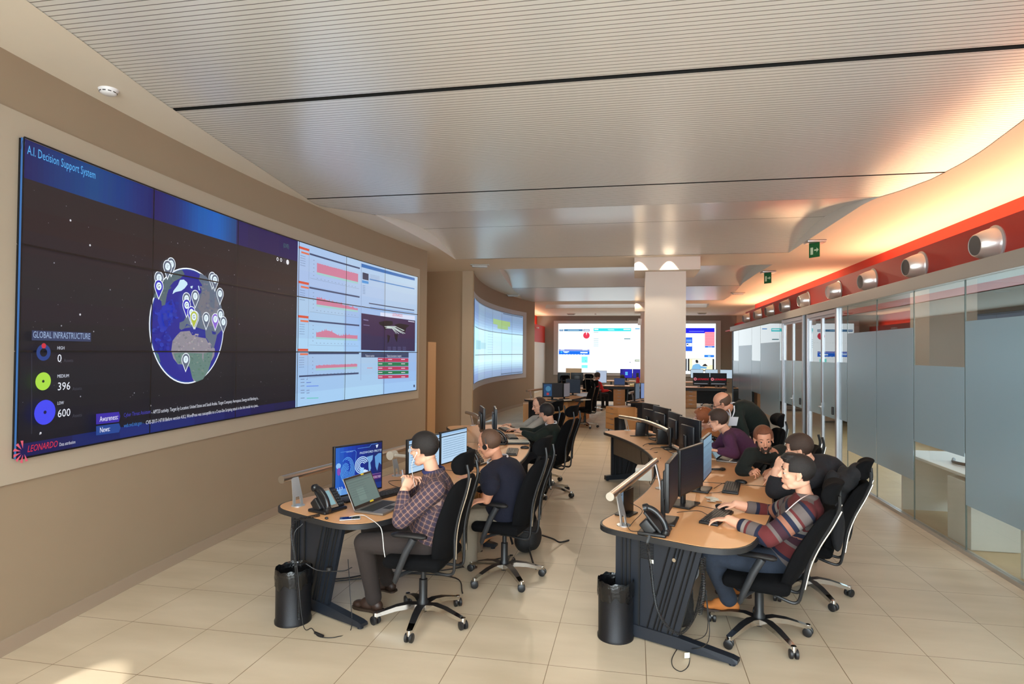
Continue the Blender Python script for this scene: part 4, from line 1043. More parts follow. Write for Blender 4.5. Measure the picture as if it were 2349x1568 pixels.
# monitor rails
def bracket(C, r, deg, t, z=.74, h=.20, lean=.05):
    c = polar(C, r, deg); R = Rz(math.radians(deg)); b = MB()
    def P(a, s_, z_): return c+R @ Vector((a, s_, z_))
    for s_ in (-1, 1):
        V = [P(-.004, s_*.035-.010, z), P(-.004, s_*.035+.010, z), P(-.004-.01, s_*.03+.012, z+.07), P(-.014, s_*.03-.012, z+.07)]
        W = [v+(R @ Vector((.008, 0, 0))) for v in V]
        b.add(V+W, [(0, 1, 2, 3), (7, 6, 5, 4), (0, 4, 5, 1), (1, 5, 6, 2), (2, 6, 7, 3), (3, 7, 4, 0)])
    V = [P(-.014, -.042, z+.07), P(-.014, .042, z+.07), P(-lean, .03, z+h), P(-lean, -.03, z+h)]; W = [v+(R @ Vector((.008, 0, 0))) for v in V]
    b.add(V+W, [(0, 1, 2, 3), (7, 6, 5, 4), (0, 4, 5, 1), (1, 5, 6, 2), (2, 6, 7, 3), (3, 7, 4, 0)])
    b.lathe([(0, z), (.05, z), (.05, z+.006), (0, z+.006)], (c.x, c.y, 0), 20)
    b.build('rail_bracket', mat('pale_steel_bracket', (196, 198, 200), .3, metal=.7), t)
def rail(C, pts, t, rad=.03):
    p = [polar(C, r, d)+Vector((0, 0, z)) for r, d, z in pts]
    m_ = MB(); m_.tube(p, rad, n=18); m_.build('monitor_rail', RAILM, t, smooth=True)
for side, C in ROWS.items():
    t = DESKS[(side, 0)]
    rail(C, [(5.60, -25.2, .955), (5.50, -3.5 if side == 'left' else -9.5, .955)], t); bracket(C, 5.65, -24.0, t, h=.215); bracket(C, 5.57, -11, t, h=.215)
    t = DESKS[(side, 2)]
    rail(C, [(5.84, 14+k*1.55, .945+.02*math.sin(PI*k/11)) for k in range(12)], t, .028); bracket(C, 5.90, 15.0, t, h=.205); bracket(C, 5.92, 30.0, t, h=.205)

# ------------------------------------------------------------------ screens on the desks
FRAMEK = mat('black_monitor_casing', (18, 18, 20), .38)
BACKK = mat('dark_monitor_back', (34, 36, 40), .35)
def pic_blank(col): return lambda c, w_, h: c.rect(0, 0, w_, h, col)
def pic_dark(c, w_, h):
    c.grad(0, 0, w_, h, [(44, 34, 30), (26, 24, 30), (14, 18, 26)], vert=True, n=8)  # brown foot of the gradient is a painted warm reflection
    for k in range(12): scribble(c, .05, h*.9-k*.021, w_*.5, .006, (36, 42, 52), seed=k)
def pic_sheet(c, w_, h):
    c.rect(0, 0, w_, h, (176, 206, 232)); c.rect(0, h*.86, w_, h*.89, (24, 30, 44)); c.rect(0, h*.93, w_, h, (150, 186, 222))
    for k in range(9): c.rect(.02, h*.78-k*.022, w_-.02, h*.78-k*.022+.001, (120, 150, 180)); scribble(c, .03, h*.765-k*.022, w_*.85, .006, (90, 120, 156), seed=k+3)
    for k in range(5): c.rect(w_*(.2+.16*k), h*.2, w_*(.2+.16*k)+.001, h*.8, (130, 160, 190))
def pic_hack(c, w_, h):
    c.grad(0, 0, w_, h, [(40, 100, 190), (16, 60, 170), (10, 40, 140), (14, 34, 110), (24, 30, 90)], n=12)
    c.grad(0, 0, w_, h*.13, [(120, 170, 220), (50, 100, 190), (18, 40, 110)], n=8)
    c.disc(w_*.06, h*.62, .022, (130, 180, 235)); c.disc(w_*.07, h*.5, .03, (130, 70, 170), ru=.016)
    fu, fv = w_*.245, h*.50
    for k in range(9): c.ring(fu, fv, .008+k*.0115, .0125+k*.0115, (96, 170, 236), 30, a0=.4*k, a1=.4*k+2*PI*.86, ru=.62)
    for k in range(60):
        a = random.uniform(0, 2*PI); q = random.uniform(.2, 1); u, v = fu+.064*q*math.cos(a), fv+.105*q*math.sin(a); c.rect(u, v, u+.007, v+.0016, (16, 50, 150), c.k)
    c.line([(w_*.10, h*.9), (w_*.40, h*.9), (w_*.43, h*.86), (w_*.38, h*.2)], .003, (90, 150, 220)); c.line([(w_*.46, h*.93), (w_*.72, h*.93), (w_*.76, h*.98), (w_*.9, h*.98)], .003, (90, 150, 220))
    c.text(w_*.22, h*.875, .013, 'SCANCOMPLETE', (150, 190, 235), width=w_*.14)
    c.text(w_*.50, h*.80, .026, 'PASSWORD PROTE', (200, 222, 245), width=w_*.49, shear=.2)
    for k in range(4): c.ring(w_*.56, h*.56, .020+k*.014, .028+k*.014, (176, 208, 240), 30, a0=PI*.12, a1=PI*1.55)
    c.rect(w_*.52, h*.37, w_*.60, h*.50, (150, 200, 240)); c.disc(w_*.62, h*.42, .014, (200, 220, 245)); c.disc(w_*.66, h*.40, .014, (200, 220, 245)); c.rect(w_*.59, h*.34, w_*.69, h*.38, (200, 220, 245))
    c.poly([(w_*.66, h*.72), (w_*.80, h*.74), (w_*.79, h*.64), (w_*.74, h*.58), (w_*.76, h*.46), (w_*.72, h*.36), (w_*.70, h*.50), (w_*.70, h*.60)], (110, 160, 210))
    c.poly([(w_*.84, h*.70), (w_*.92, h*.76), (w_*.99, h*.76), (w_*.99, h*.50), (w_*.94, h*.56), (w_*.90, h*.38), (w_*.86, h*.48)], (90, 146, 204))
    for k, q in enumerate((.07, .11, .16, .24, .23, .26)): c.rect(w_*(.38+.034*k), h*.1, w_*(.405+.034*k), h*(.1+q), (196, 216, 244), c.k)
    c.grad(w_*.58, h*.20, w_*.99, h*.30, [(176, 50, 90), (110, 40, 100), (60, 40, 110)], n=6); c.line([(w_*.57, h*.32), (w_*.99, h*.32)], .002, (200, 130, 190))
    c.text(w_*.60, h*.225, .024, 'HACKING DETECTED', (225, 200, 225), width=w_*.38, shear=.2)
    c.text(w_*.02, h*.12, .03, '133', (190, 214, 245), width=w_*.13); c.poly([(w_*.86, h*.95), (w_*.92, h*.96), (w_*.90, h*.90), (w_*.88, h*.88)], (210, 225, 245))
def monitor(A, B, z0, z1, label, pic, stand='foot', group='desk monitors', foot=None, post=None, seen='front', thick=.03):
    """A, B: plan points of the screen's left and right end as its user sees it"""
    A = Vector((A[0], A[1], 0)); B = Vector((B[0], B[1], 0)); d = (B-A); W = d.length; d.normalize(); n = Vector((d.y, -d.x, 0)); mid = (A+B)/2
    zc = (z0+z1)/2; H = z1-z0
    t = empty('computer_monitor', (mid-n*.10)+Vector((0, 0, TZ)), math.atan2(d.y, d.x), label, 'monitor', group)
    R = Matrix((d, -n, Vector((0, 0, 1)))).transposed()
    b = MB().box(mid-n*(thick/2)+Vector((0, 0, zc)), (W, thick, H), R=R, bev=.005)
    b.box(mid-n*(thick+.012)+Vector((0, 0, zc)), (W*.62, .03, H*.6), R=R, bev=.012, m=1); b.build('casing', [FRAMEK, BACKK], t, smooth=True)
    e = .011; A2 = A+d*e
    P = lambda u, v, h: A2+d*u+n*(.0008+h)+Vector((0, 0, z0+e*1.3+v))
    c = Canvas(P, None, 1.0, du=0); pic(c, W-2*e, H-2.3*e)
    # hold layers tight on small screens
    c.raw.v = [(x, y, h*.12) for x, y, h in c.raw.v]
    c.build('screen', t)
    if stand == 'foot':
        o = foot or .09
        s = MB().box(mid-n*(thick+.045)+Vector((0, 0, (TZ+zc)/2+.01)), (.055, .03, zc-TZ), R=R, bev=.008)
        s.box(mid-n*(o-.02)+Vector((0, 0, TZ+.009)), (.24, .19, .016), R=R, bev=.006); s.build('stand', BPLAST, t, smooth=True)
    elif stand == 'arm':
        Q = Vector(post); s = MB(); j = mid-n*(thick+.03)+Vector((0, 0, zc)); k = (j+Q)/2+Vector((0, 0, -.02))
        s.tube([j, k, Q], .016, n=10); s.lathe([(0, -.04), (.042, -.04), (.042, .04), (0, .04)], Q, 16, 'x', R=Rz(math.atan2(d.y, d.x)))
        s.box(j+n*.01, (.10, .015, .10), R=R, bev=.003); s.build('monitor_arm', mat('ivory_arm_plastic', (205, 198, 184), .4), t, smooth=True)
    return t
CL, CR = Vector((-7.73, 6.6, 0)), Vector((-5.23, 6.6, 0))
def RQ(side, deg, z=.955, r=5.58): p = polar(ROWS[side], r, deg); p.z = z; return p
monitor((-2.29, 4.34), (-2.07, 4.75), .80, 1.20, 'monitor with a blue fingerprint picture reading PASSWORD, behind the laptop', pic_hack, 'foot', foot=.12)
monitor((-1.95, 5.02), (-1.82, 5.50), .86, 1.17, 'pale spreadsheet monitor just left of the checked-shirt man\'s face', pic_sheet, 'arm', post=RQ('left', -12))
monitor((-1.815, 5.515), (-1.69, 5.99), .86, 1.175, 'pale spreadsheet monitor seen just right of the checked-shirt man\'s head', pic_sheet, 'arm', post=RQ('left', -7, r=5.6))
monitor((.235, 4.22), (.325, 4.68), .86, 1.20, 'dark monitor nearest the camera on the right front desk, seen almost edge-on', pic_dark, 'foot')
monitor((.345, 4.72), (.56, 5.16), .86, 1.215, 'dark wide monitor facing the striped-sweater man, warm reflection painted at its foot', pic_dark, 'foot')
def pic_bluegrey(c, w_, h):
    c.grad(0, 0, w_, h, [(86, 100, 116), (98, 122, 142), (110, 138, 160), (130, 160, 182)], vert=True, n=6)
    for k in range(8): scribble(c, .04, h*.85-k*.03, w_*.6, .005, (80, 104, 128), seed=k)
    c.rect(0, h*.80, w_, h*.81, (50, 70, 92))
monitor((.575, 5.30), (.70, 5.77), .86, 1.225, 'blue-grey lit monitor behind the dark one on the right front desk', pic_bluegrey, 'foot')
# ------------------------------------------------------------------ dark monitors of the far right desk, seen from behind
def pic_work(c, w_, h):
    c.rect(0, 0, w_, h, (150, 176, 205)); c.rect(0, h*.9, w_, h, (60, 90, 140))
    for k in range(7): scribble(c, .03, h*.8-k*.03, w_*.8, .005, (90, 110, 140), seed=k)
def stack_pc(c, R, m, w_=.18, h=.18, d_=.04): pass
mm = [((.36, 8.93), (.14, 9.36), 'farthest of the four dark monitors seen from behind'), ((.49, 8.35), (.29, 8.92), 'dark monitor with a round emblem, second farthest of four seen from behind'),
      ((.58, 7.62), (.46, 8.10), 'narrow dark monitor, second nearest of four seen from behind'), ((.74, 6.98), (.555, 7.46), 'large dark monitor in front of the copper-haired woman, back turned')]
for A, B, l in mm: monitor(A, B, .80, 1.20, l, pic_work, 'foot', group='monitors seen from behind')
monitor((-1.93, 7.72), (-2.10, 8.18), .84, 1.20, 'edge-on monitor on an ivory arm, left of the far pair', pic_sheet, 'arm', post=RQ('left', 15, z=.95, r=5.84))
monitor((-1.79, 7.80), (-1.92, 8.26), .84, 1.19, 'edge-on monitor on an ivory arm, right of the far pair', pic_sheet, 'arm', post=RQ('left', 17.5, z=.95, r=5.84))

# ------------------------------------------------------------------ small desk things
KEYM = mat('black_key_caps', (30, 30, 32), .5)
def keyboard(x, y, ang, label, w_=.43, d_=.135, z=TZ):
    t = empty('keyboard', (x, y, z), ang, label, 'keyboard', 'keyboards on the desks'); R = Rz(ang); c = Vector((x, y, z))
    MB().box(c+Vector((0, 0, .010)), (w_, d_, .018), R=R @ Rx(.03), bev=.004).build('keyboard_base', BPLAST, t, smooth=True)
    k = MB()
    for j in range(6):
        n = (15, 15, 15, 14, 13, 9)[5-j]
        for i in range(n):
            kw = (w_-.03)/n
            k.box(c+R @ Vector((-w_/2+.015+kw*(i+.5), -d_/2+.016+.0195*j, .0225+.0006*j)), (kw*.86, .0165, .008), R=R)
    k.build('keys', KEYM, t); return t
def mouse(x, y, ang, label, s=1.):
    t = MB(); R = Rz(ang); t.ell((x, y, TZ+.012), (.031, .056, .024), R, nu=18, nv=10); t.box((x, y, TZ+.006), (.05, .09, .012), R=R, bev=.005)
    return tag(t.build('computer_mouse', BPLAST, smooth=True), label, 'mouse', 'computer mice on the desks')
keyboard(*atZ(888, 1133, .75).xy, math.radians(64), 'black keyboard behind the laptop on the near left desk')
keyboard(*(Vector((.60, 4.63))), math.radians(67), 'black keyboard under the left hand of the striped-sweater man')
keyboard(.86, 5.66, math.radians(78), 'black keyboard beyond the crumpled papers on the right front desk')
keyboard(-1.44, 7.10, math.radians(98), 'dark grey keyboard lying right of the navy-sweater man')
keyboard(-1.70, 8.33, math.radians(110), 'black keyboard under the green-sweater man\'s hand')
keyboard(-1.95, 9.10, math.radians(118), 'black keyboard under the grey-sweater man\'s hands')
keyboard(1.03, 8.0, math.radians(100), 'black keyboard before the plum-sweater man')
mouse(.68, 4.94, math.radians(62), 'black mouse under the right hand of the striped-sweater man')
mouse(.985, 5.93, math.radians(70), 'black mouse beside the farther keyboard on the right front desk')
mouse(-1.35, 7.44, math.radians(95), 'black mouse near the navy-sweater man\'s back')
def laptop(x, y, ang, opening, label, pic, w_=.345, d_=.235, stickers=False):
    """hinge at the far side; ang turns the laptop, its user on local -y"""
    t = empty('laptop', (x, y, TZ), ang, label, 'laptop'); R = Rz(ang); c = Vector((x, y, TZ)); LM = mat('laptop_silver', (150, 146, 142), .35, metal=.7)
    MB().box(c+Vector((0, 0, .010)), (w_, d_, .016), R=R, bev=.004).build('laptop_base', LM, t, smooth=True)
    k = MB().box(c+R @ Vector((0, .035, .0188)), (w_-.05, .115, .0015), R=R); k.box(c+R @ Vector((0, -.07, .0185)), (.10, .06, .001), R=R)
    k.build('keyboard_area', KEYM, t)
    S = R @ Rx(opening); hinge = c+R @ Vector((0, d_/2-.006, .018)); g = lambda u, v, h: hinge+S @ Vector((u, -h, v))
    lid = MB().box(g(0, d_/2, -.004), (w_, .007, d_), R=S, bev=.003, m=0); lid.box(g(0, d_/2, -.0003), (w_-.008, .0016, d_-.008), R=S, m=1); lid.build('lid', [LM, FRAMEK], t, smooth=True)
    cv = Canvas(lambda u, v, h: g(u, v, h*.15+.0012), None, 1.0, du=0); pic(cv, w_, d_); sc = cv.build('screen', t)
    if stickers:
        st = MB(); st.box(g(.055, d_-.008, .0015), (.035, .0012, .012), R=S); st.box(g(.05, .022, .0015), (.045, .0012, .013), R=S); st.build('sticker', mat('yellow_label', (226, 196, 50), .6), t)
    return t
def pic_lap(c, w_, h):
    c.rect(-w_/2+.014, .026, w_/2-.014, h-.016, (96, 116, 112)); c.rect(-w_/2+.014, h-.03, w_/2-.014, h-.016, (84, 100, 98)); c.rect(-w_/2+.10, .05, -w_/2+.19, .15, (106, 128, 122)); c.rect(-w_/2+.02, h-.05, w_/2-.05, h-.047, (70, 86, 86))
    for k in range(6): scribble(c, -w_/2+.03, h-.07-k*.018, .2, .004, (76, 92, 92), seed=k)
laptop(-1.90, 4.36, math.radians(80), math.radians(-26), 'open grey laptop with yellow stickers on the near left desk', pic_lap, stickers=True, w_=.36, d_=.25)
laptop(1.06, 7.16, math.radians(72), math.radians(-32), 'open laptop seen from its side in front of the bearded man', lambda c, w_, h: c.rect(-w_/2+.01, .02, w_/2-.01, h-.01, (120, 140, 150)), w_=.32, d_=.22)
# desk phones
def desk_phone(x, y, ang, label, pic=True):
    t = empty('desk_phone', (x, y, TZ), ang, label, 'telephone'); R = Rz(ang); c = Vector((x, y, TZ)); S = R @ Rx(math.radians(48))
    MB().box(c+R @ Vector((0, .02, .012)), (.22, .19, .024), R=R, bev=.01).box(c+R @ Vector((0, .05, .05)), (.19, .10, .07), R=S, bev=.01).build('phone_base', BPLAST, t, smooth=True)
    f = lambda u, v, h: c+R @ Vector((0, .02, .085))+S @ Vector((u, v, h))
    MB().box(f(.015, 0, 0), (.19, .17, .018), R=S, bev=.005).build('phone_face', BPLAST, t, smooth=True)
    if pic:
        MB().box(f(.01, -.0, .012), (.075, .17, .006), R=S, bev=.002).build('display_surround', mat('champagne_plastic', (170, 150, 130), .4, metal=.4), t)
        cv = Canvas(lambda u, v, h: f(u, v, .0155+h*.2), None, .9, du=0); cv.rect(-.014, -.062, .034, .062, (140, 176, 182)); cv.build('phone_display', t)
    k = MB()
    for i in range(3):
        for j in range(6): k.box(f(.066+.018*i, -.065+.024*j, .012), (.012, .016, .006), R=S)
    k.build('phone_buttons', mat('grey_buttons', (60, 60, 62), .5), t)
    h = MB(); p = bez([f(-.085, -.105, .022), f(-.082, -.085, .050), f(-.08, -.03, .070), f(-.08, .04, .068), f(-.082, .09, .045), f(-.085, .105, .018)], 5)
    h.tube(p, [.026]+[.028]*4+[.020]*(len(p)-10)+[.028]*4+[.028, .024], n=12); h.build('handset', mat('glossy_black_plastic', (22, 24, 28), .22), t, smooth=True)
    return t
desk_phone(-2.26, 4.22, math.radians(70), 'black desk phone with pale display at the near left desk corner')
desk_phone(.16, 4.17, math.radians(75), 'black desk phone at the near right desk corner', pic=False)
desk_phone(-1.66, 6.24, math.radians(75), 'olive-black desk phone beside the navy-sweater man\'s face', pic=False)
desk_phone(1.02, 7.74, math.radians(80), 'black desk phone behind the laptop, in front of the plum sweater', pic=False)
desk_phone(-1.72, 7.75, math.radians(95), 'black phone set near the closed folder on the far left desk', pic=False)
# coiled cords
def coil(pts, r=.011, w_=.0022, pitch=.0075, label=None, m=None, name='coiled_phone_cord'):
    P = bez(pts, 24); L = [0]
    for a, b in zip(P[:-1], P[1:]): L.append(L[-1]+(b-a).length)
    n = int(L[-1]/pitch*7); out = []; j = 0; ref = Vector((1, .3, .2))
    for i in range(n):
        s_ = L[-1]*i/(n-1)
        while j < len(L)-2 and L[j+1] < s_: j += 1
        q = (s_-L[j])/max(1e-6, L[j+1]-L[j]); p = P[j].lerp(P[j+1], q); t = (P[j+1]-P[j]).normalized(); a = t.cross(ref).normalized(); b = t.cross(a); an = 2*PI*s_/pitch
        out.append(p+a*r*math.cos(an)+b*r*math.sin(an))
    o = MB().tube(out, w_, n=4, cap=False).build(name, m or BPLAST, smooth=True); return tag(o, label, 'cord')
def cable(pts, r, label, m=None, name='cable', cat='cable', group=None):
    o = MB().tube(bez(pts, 8), r, n=6).build(name, m or BPLAST, smooth=True); return tag(o, label, cat, group)
coil([(-2.25, 4.06, .752), (-2.30, 3.97, .753), (-2.34, 3.90, .752), (-2.355, 3.865, .68), (-2.34, 3.885, .50), (-2.32, 3.90, .25), (-2.31, 3.90, .06)], label='coiled black phone cord hanging from the near left desk', r=.009)
coil([(.10, 4.02, .757), (.085, 3.855, .752), (.10, 3.84, .66), (.15, 3.86, .35), (.27, 3.86, .22), (.37, 3.84, .35), (.42, 3.84, .60), (.43, 3.86, .70)], label='coiled black cord looping down the near right desk end', r=.009)
coil([(.41, 3.84, .70), (.42, 3.83, .5), (.40, 3.835, .36)], label='short doubled coil hanging under the near right desk edge', r=.012, pitch=.010)
cable([(-2.28, 3.88, .735), (-2.32, 3.84, .66), (-2.30, 3.86, .40), (-2.24, 3.84, .05), (-2.21, 3.90, .006), (-2.10, 3.80, .006), (-1.98, 3.82, .006), (-1.94, 3.95, .006), (-2.0, 4.05, .2), (-2.02, 4.05, .45)], .0028, 'thin black headset wire looping on the floor by the left bin')
MB_ = MB().tube([(-2.15, 3.835, .012), (-2.07, 3.80, .012)], .009, n=8); tag(MB_.build('inline_switch', BPLAST, smooth=True), 'small black inline switch on the wire near the left bin', 'switch')
lo_ = [atZ(x, y, .005) for x, y in ((1570, 1470), (1552, 1490), (1541, 1512), (1545, 1530), (1562, 1539), (1578, 1528), (1582, 1508), (1577, 1490))]
cable([(.43, 3.86, .55), (.44, 3.84, .25)]+lo_+[(.45, 3.84, .2), (.44, 3.86, .5)], .0026, 'thin wire loop on the floor in front of the near right desk foot')
tl = atZ(1576, 1503, .02); tg = MB().box((tl.x, tl.y, .022), (.034, .004, .034), R=Rz(.3)); tag(tg.build('cable_tag', mat('white_paper_tag', (220, 216, 200), .7)), 'small white paper tag on the wire at the right desk foot', 'tag')
hs = MB(); hs.tube(bez([atD(x, y, 4.0) for x, y in ((1588, 1292), (1600, 1302), (1601, 1316), (1594, 1328), (1578, 1334))], 8), .006, n=8); hs.lathe([(0, -.010), (.022, -.010), (.022, .010), (0, .010)], atD(1574, 1326, 4.0), 16, 'y')
tag(hs.build('hanging_headset', mat('grey_headset_plastic', (84, 84, 88), .4), smooth=True), 'grey headset hanging from its cord at the near right desk', 'headset')
hs = MB(); hs.lathe([(0, -.010), (.022, -.010), (.022, .010), (0, .010)], (-2.10, 3.93, .42), 16, 'z'); hs.tube(bez([(-2.28, 3.93, .44), (-2.18, 3.93, .40), (-2.0, 3.93, .41), (-1.93, 3.93, .44)], 6), .004, n=6)
tag(hs.build('hanging_headset', BPLAST, smooth=True), 'black headset hanging in front of the near left desk support', 'headset')
cable([(-2.02, 4.06, .752), (-1.95, 4.12, .752), (-1.86, 4.05, .752), (-1.74, 3.93, .748), (-1.69, 3.88, .72), (-1.67, 3.87, .60), (-1.66, 3.87, .55)], .0026, 'white charging cable from the mobile phone over the desk edge', LCD0 if 'LCD0' in globals() else mat('white_cable', (226, 224, 220), .5))
cable([(-2.55, 4.75, .008), (-2.4, 4.82, .008), (-2.2, 4.98, .008), (-1.9, 5.05, .008), (-1.6, 5.2, .008), (-1.2, 5.6, .008)], .006, 'black power cables lying on the floor under the left row', group=None)
cable([(-2.55, 4.68, .008), (-2.35, 4.79, .008), (-2.15, 4.88, .008), (-1.9, 5.02, .008), (-1.5, 5.0, .008), (-1.35, 4.7, .008)], .005, 'thinner black cable beside the power cables under the left row')
ph = MB().box((*atZ(803, 1187, .75).xy, TZ+.0055), (.145, .07, .009), R=Rz(math.radians(26)), bev=.003, m=0); ph.box((*atZ(803, 1187, .75).xy, TZ+.0104), (.132, .062, .001), R=Rz(math.radians(26)), m=1)
tag(ph.build('mobile_phone', [mat('phone_silver_rim', (180, 180, 184), .3, metal=.8), mat('phone_black_glass', (12, 14, 22), .08)], smooth=True), 'black mobile phone lying on the near left desk edge', 'mobile phone')
eb = MB().ell((-2.165, 4.0, TZ+.009), (.014, .010, .009)); tag(eb.build('ear_bud', BPLAST, smooth=True), 'tiny black ear bud on the desk left of the mobile phone', 'ear bud')
cp = empty('pen_cup', (-2.0, 5.10, TZ), 0, 'frosted pen cup before the pale spreadsheet monitor', 'cup'); MB().lathe([(.038, 0), (.042, .10), (.039, .10), (.036, .004), (0, .004), (0, 0)], (-2.0, 5.1, TZ), 20).build('cup', mat('frosted_plastic', (206, 200, 192), .5), cp, smooth=True)
for (dx, dy, c_, l) in ((-.02, .0, (190, 190, 200), .15), (.015, .01, (60, 200, 40), .14), (.0, -.015, (28, 30, 60), .12), (.02, -.01, (200, 30, 40), .145)):
    MB().tube([(-2.0+dx*.6, 5.1+dy*.6, TZ+.01), (-2.0+dx*1.8, 5.1+dy*1.8, TZ+l)], .0055, n=8).build('pen', mat('pen_%d_%d' % c_[:2], c_, .4), cp, smooth=True)
# mini computers, papers and other clutter
pc = empty('mini_computer', (-.095, 4.49, TZ), math.radians(-24), 'black mini computer standing upright at the left end of the near right desk', 'computer'); R = Rz(math.radians(-24)); c = Vector((-.055, 4.60, TZ+.1))
MB().box(c, (.036, .18, .18), R=R, bev=.004).build('computer_case', FRAMEK, pc, smooth=True); c2 = c-R @ Vector((0, .0915, 0)); MB().box(c2, (.033, .003, .175), R=R, bev=.001).build('front_panel', mat('blue_grey_front', (96, 116, 140), .45), pc)
p_ = MB().lathe([(0, -.001), (.008, -.001), (.008, .001), (0, .001)], c2-R @ Vector((0, .002, -.02)), 12, 'y', R=R)
for k in (-.015, -.032, -.048): p_.box(c2-R @ Vector((0, .002, -k)), (.008, .002, .011), R=R)
p_.box(c2-R @ Vector((0, .002, -.062)), (.016, .002, .006), R=R); p_.build('port', DARKP, pc); MB().box(c-Vector((0, 0, .094)), (.12, .16, .010), R=R, bev=.003).build('computer_stand', DARKP, pc)
def box_pc(x, y, ang, d3, label, name='mini_computer'):
    t = empty(name, (x, y, TZ), ang, label, 'computer'); R = Rz(ang)
    MB().box((x, y, TZ+.006+d3[2]/2), d3, R=R @ Ry(.06), bev=.004).build('computer_case', FRAMEK, t, smooth=True); MB().box((x, y, TZ+.005), (d3[0]*2.2, d3[1]*.9, .008), R=R, bev=.003).build('computer_stand', DARKP, t)
box_pc(.09, 8.95, math.radians(12), (.14, .05, .19), 'black mini computer upright on the far tip of the right row')
box_pc(.39, 8.22, math.radians(14), (.19, .06, .19), 'black mini computer tucked beside the steel bracket of the far right desk')
pp = MB()
for k in range(5): pp.box((.64+random.uniform(-.03, .04), 5.13+random.uniform(-.04, .05), TZ+.006+.005*k), (.07, .05, .003), R=Rz(random.uniform(0, 3)) @ Rx(random.uniform(-.35, .35)))
tag(pp.build('crumpled_papers', mat('white_paper_tag')), 'small crumpled papers on the right desk before the keyboard', 'paper')
ppo = MB().box((.40, 8.50, .86), (.004, .10, .15), R=Rz(.25) @ Ry(.1), bev=.001); tag(ppo.build('hanging_note', mat('white_paper_tag')), 'white paper note hanging under the curved steel rail', 'paper')
bk = MB().box((1.16, 7.36, TZ+.012), (.07, .26, .022), R=Rz(math.radians(-10)), bev=.004); tag(bk.build('battery_pack', DARKP, smooth=True), 'flat black box beyond the open laptop near the bearded man', 'box')
hs = MB(); hs.tube(bez([(.70, 6.36, .75), (.76, 6.42, .765), (.86, 6.44, .768), (.90, 6.52, .757)], 6), .012, n=8); hs.ell((.72, 6.38, .757), (.03, .03, .014)); hs.ell((.90, 6.52, .757), (.032, .03, .016))
tag(hs.build('headset', DARKP, smooth=True), 'black headset lying on the desk behind the blue-grey monitor', 'headset')
lp = MB().box((-1.56, 7.85, TZ+.013), (.36, .25, .024), R=Rz(math.radians(15)), bev=.004, m=0); lp.box((-1.55, 7.86, TZ+.029), (.34, .22, .006), R=Rz(math.radians(18)), m=1)
tag(lp.build('closed_laptop', [DARKP, mat('white_paper_tag')]), 'closed black laptop with white papers on top, left row', 'laptop')
wb = MB().box((-2.0, 6.55, TZ+.065), (.24, .34, .13), R=Rz(math.radians(-4)), bev=.003); tag(wb.build('wooden_monitor_riser', PEDW), 'small beech box riser on the middle left desk', 'box')
for i, pts in enumerate(([(.46, 8.1, .76), (.30, 8.2, .76), (.12, 8.0, .75), (.09, 7.98, .60), (.14, 7.7, .42), (.2, 7.55, .7), (.28, 7.5, .75)], [(.5, 8.0, .76), (.36, 7.8, .76), (.21, 7.72, .752), (.18, 7.7, .64), (.19, 7.5, .36), (.24, 7.2, .55), (.3, 7.1, .75)],
                         [(.36, 8.3, .77), (.22, 8.5, .76), (.2, 8.8, .76), (.12, 8.9, .77)], [(.5, 7.7, .76), (.4, 7.5, .77), (.5, 7.3, .76), (.62, 7.2, .77), (.6, 6.9, .76)], [(.45, 7.9, .765), (.52, 7.6, .765), (.44, 7.4, .765), (.56, 7.05, .765)])):
    cable(pts, .004, 'black cable in the tangle on the far right desk behind the monitors', group='tangled black cables')
wc = MB(); wc.tube([(.50+.06*math.cos(a), 7.35+.08*math.sin(a), .762) for a in [i*.5 for i in range(26)]], .005, n=6); wc.box((.58, 7.22, .765), (.09, .06, .035), R=Rz(.5), bev=.008)
tag(wc.build('white_adapter', mat('white_plastic', (206, 202, 192), .5), smooth=True), 'white power adapter with coiled white cable behind the dark monitors', 'adapter')
for i, pts in enumerate(([(.30, 4.9, .75), (.50, 4.93, .75), (.62, 4.86, .75)], [(.32, 4.7, .75), (.48, 4.78, .75), (.54, 4.68, .75), (.57, 4.70, .75)], [(.62, 5.4, .75), (.72, 5.45, .75), (.80, 5.55, .75)], [(.70, 5.6, .75), (.82, 5.85, .75), (.95, 5.9, .75)], [(-.05, 4.32, .75), (-.02, 4.15, .75), (.06, 4.12, .76)], [(-.03, 4.6, .83), (.06, 4.5, .80), (.0, 4.35, .76), (-.03, 4.25, .75)])):
    cable(pts, .0025, 'thin black wire on the near right desk', group='thin wires on the right desk')
for i, pts in enumerate(([(-2.32, 4.30, .755), (-2.42, 4.36, .76), (-2.44, 4.42, .755), (-2.34, 4.42, .755)], [(-1.96, 4.85, .755), (-2.02, 4.95, .765), (-2.1, 4.9, .755), (-2.12, 4.8, .755)], [(-2.1, 5.3, .755), (-2.2, 5.2, .76), (-2.12, 5.08, .755), (-2.02, 5.0, .755)])):
    cable(pts, .0028, 'thin black wire on the near left desk', group='thin wires on the left desk')
wb = MB().box((.10, 6.02, .78), (.16, .20, .12), R=Rz(-.1), bev=.01); tag(wb.build('white_plug_box', mat('white_plastic'), smooth=True), 'white box behind the steel rail of the right front desk', 'box')
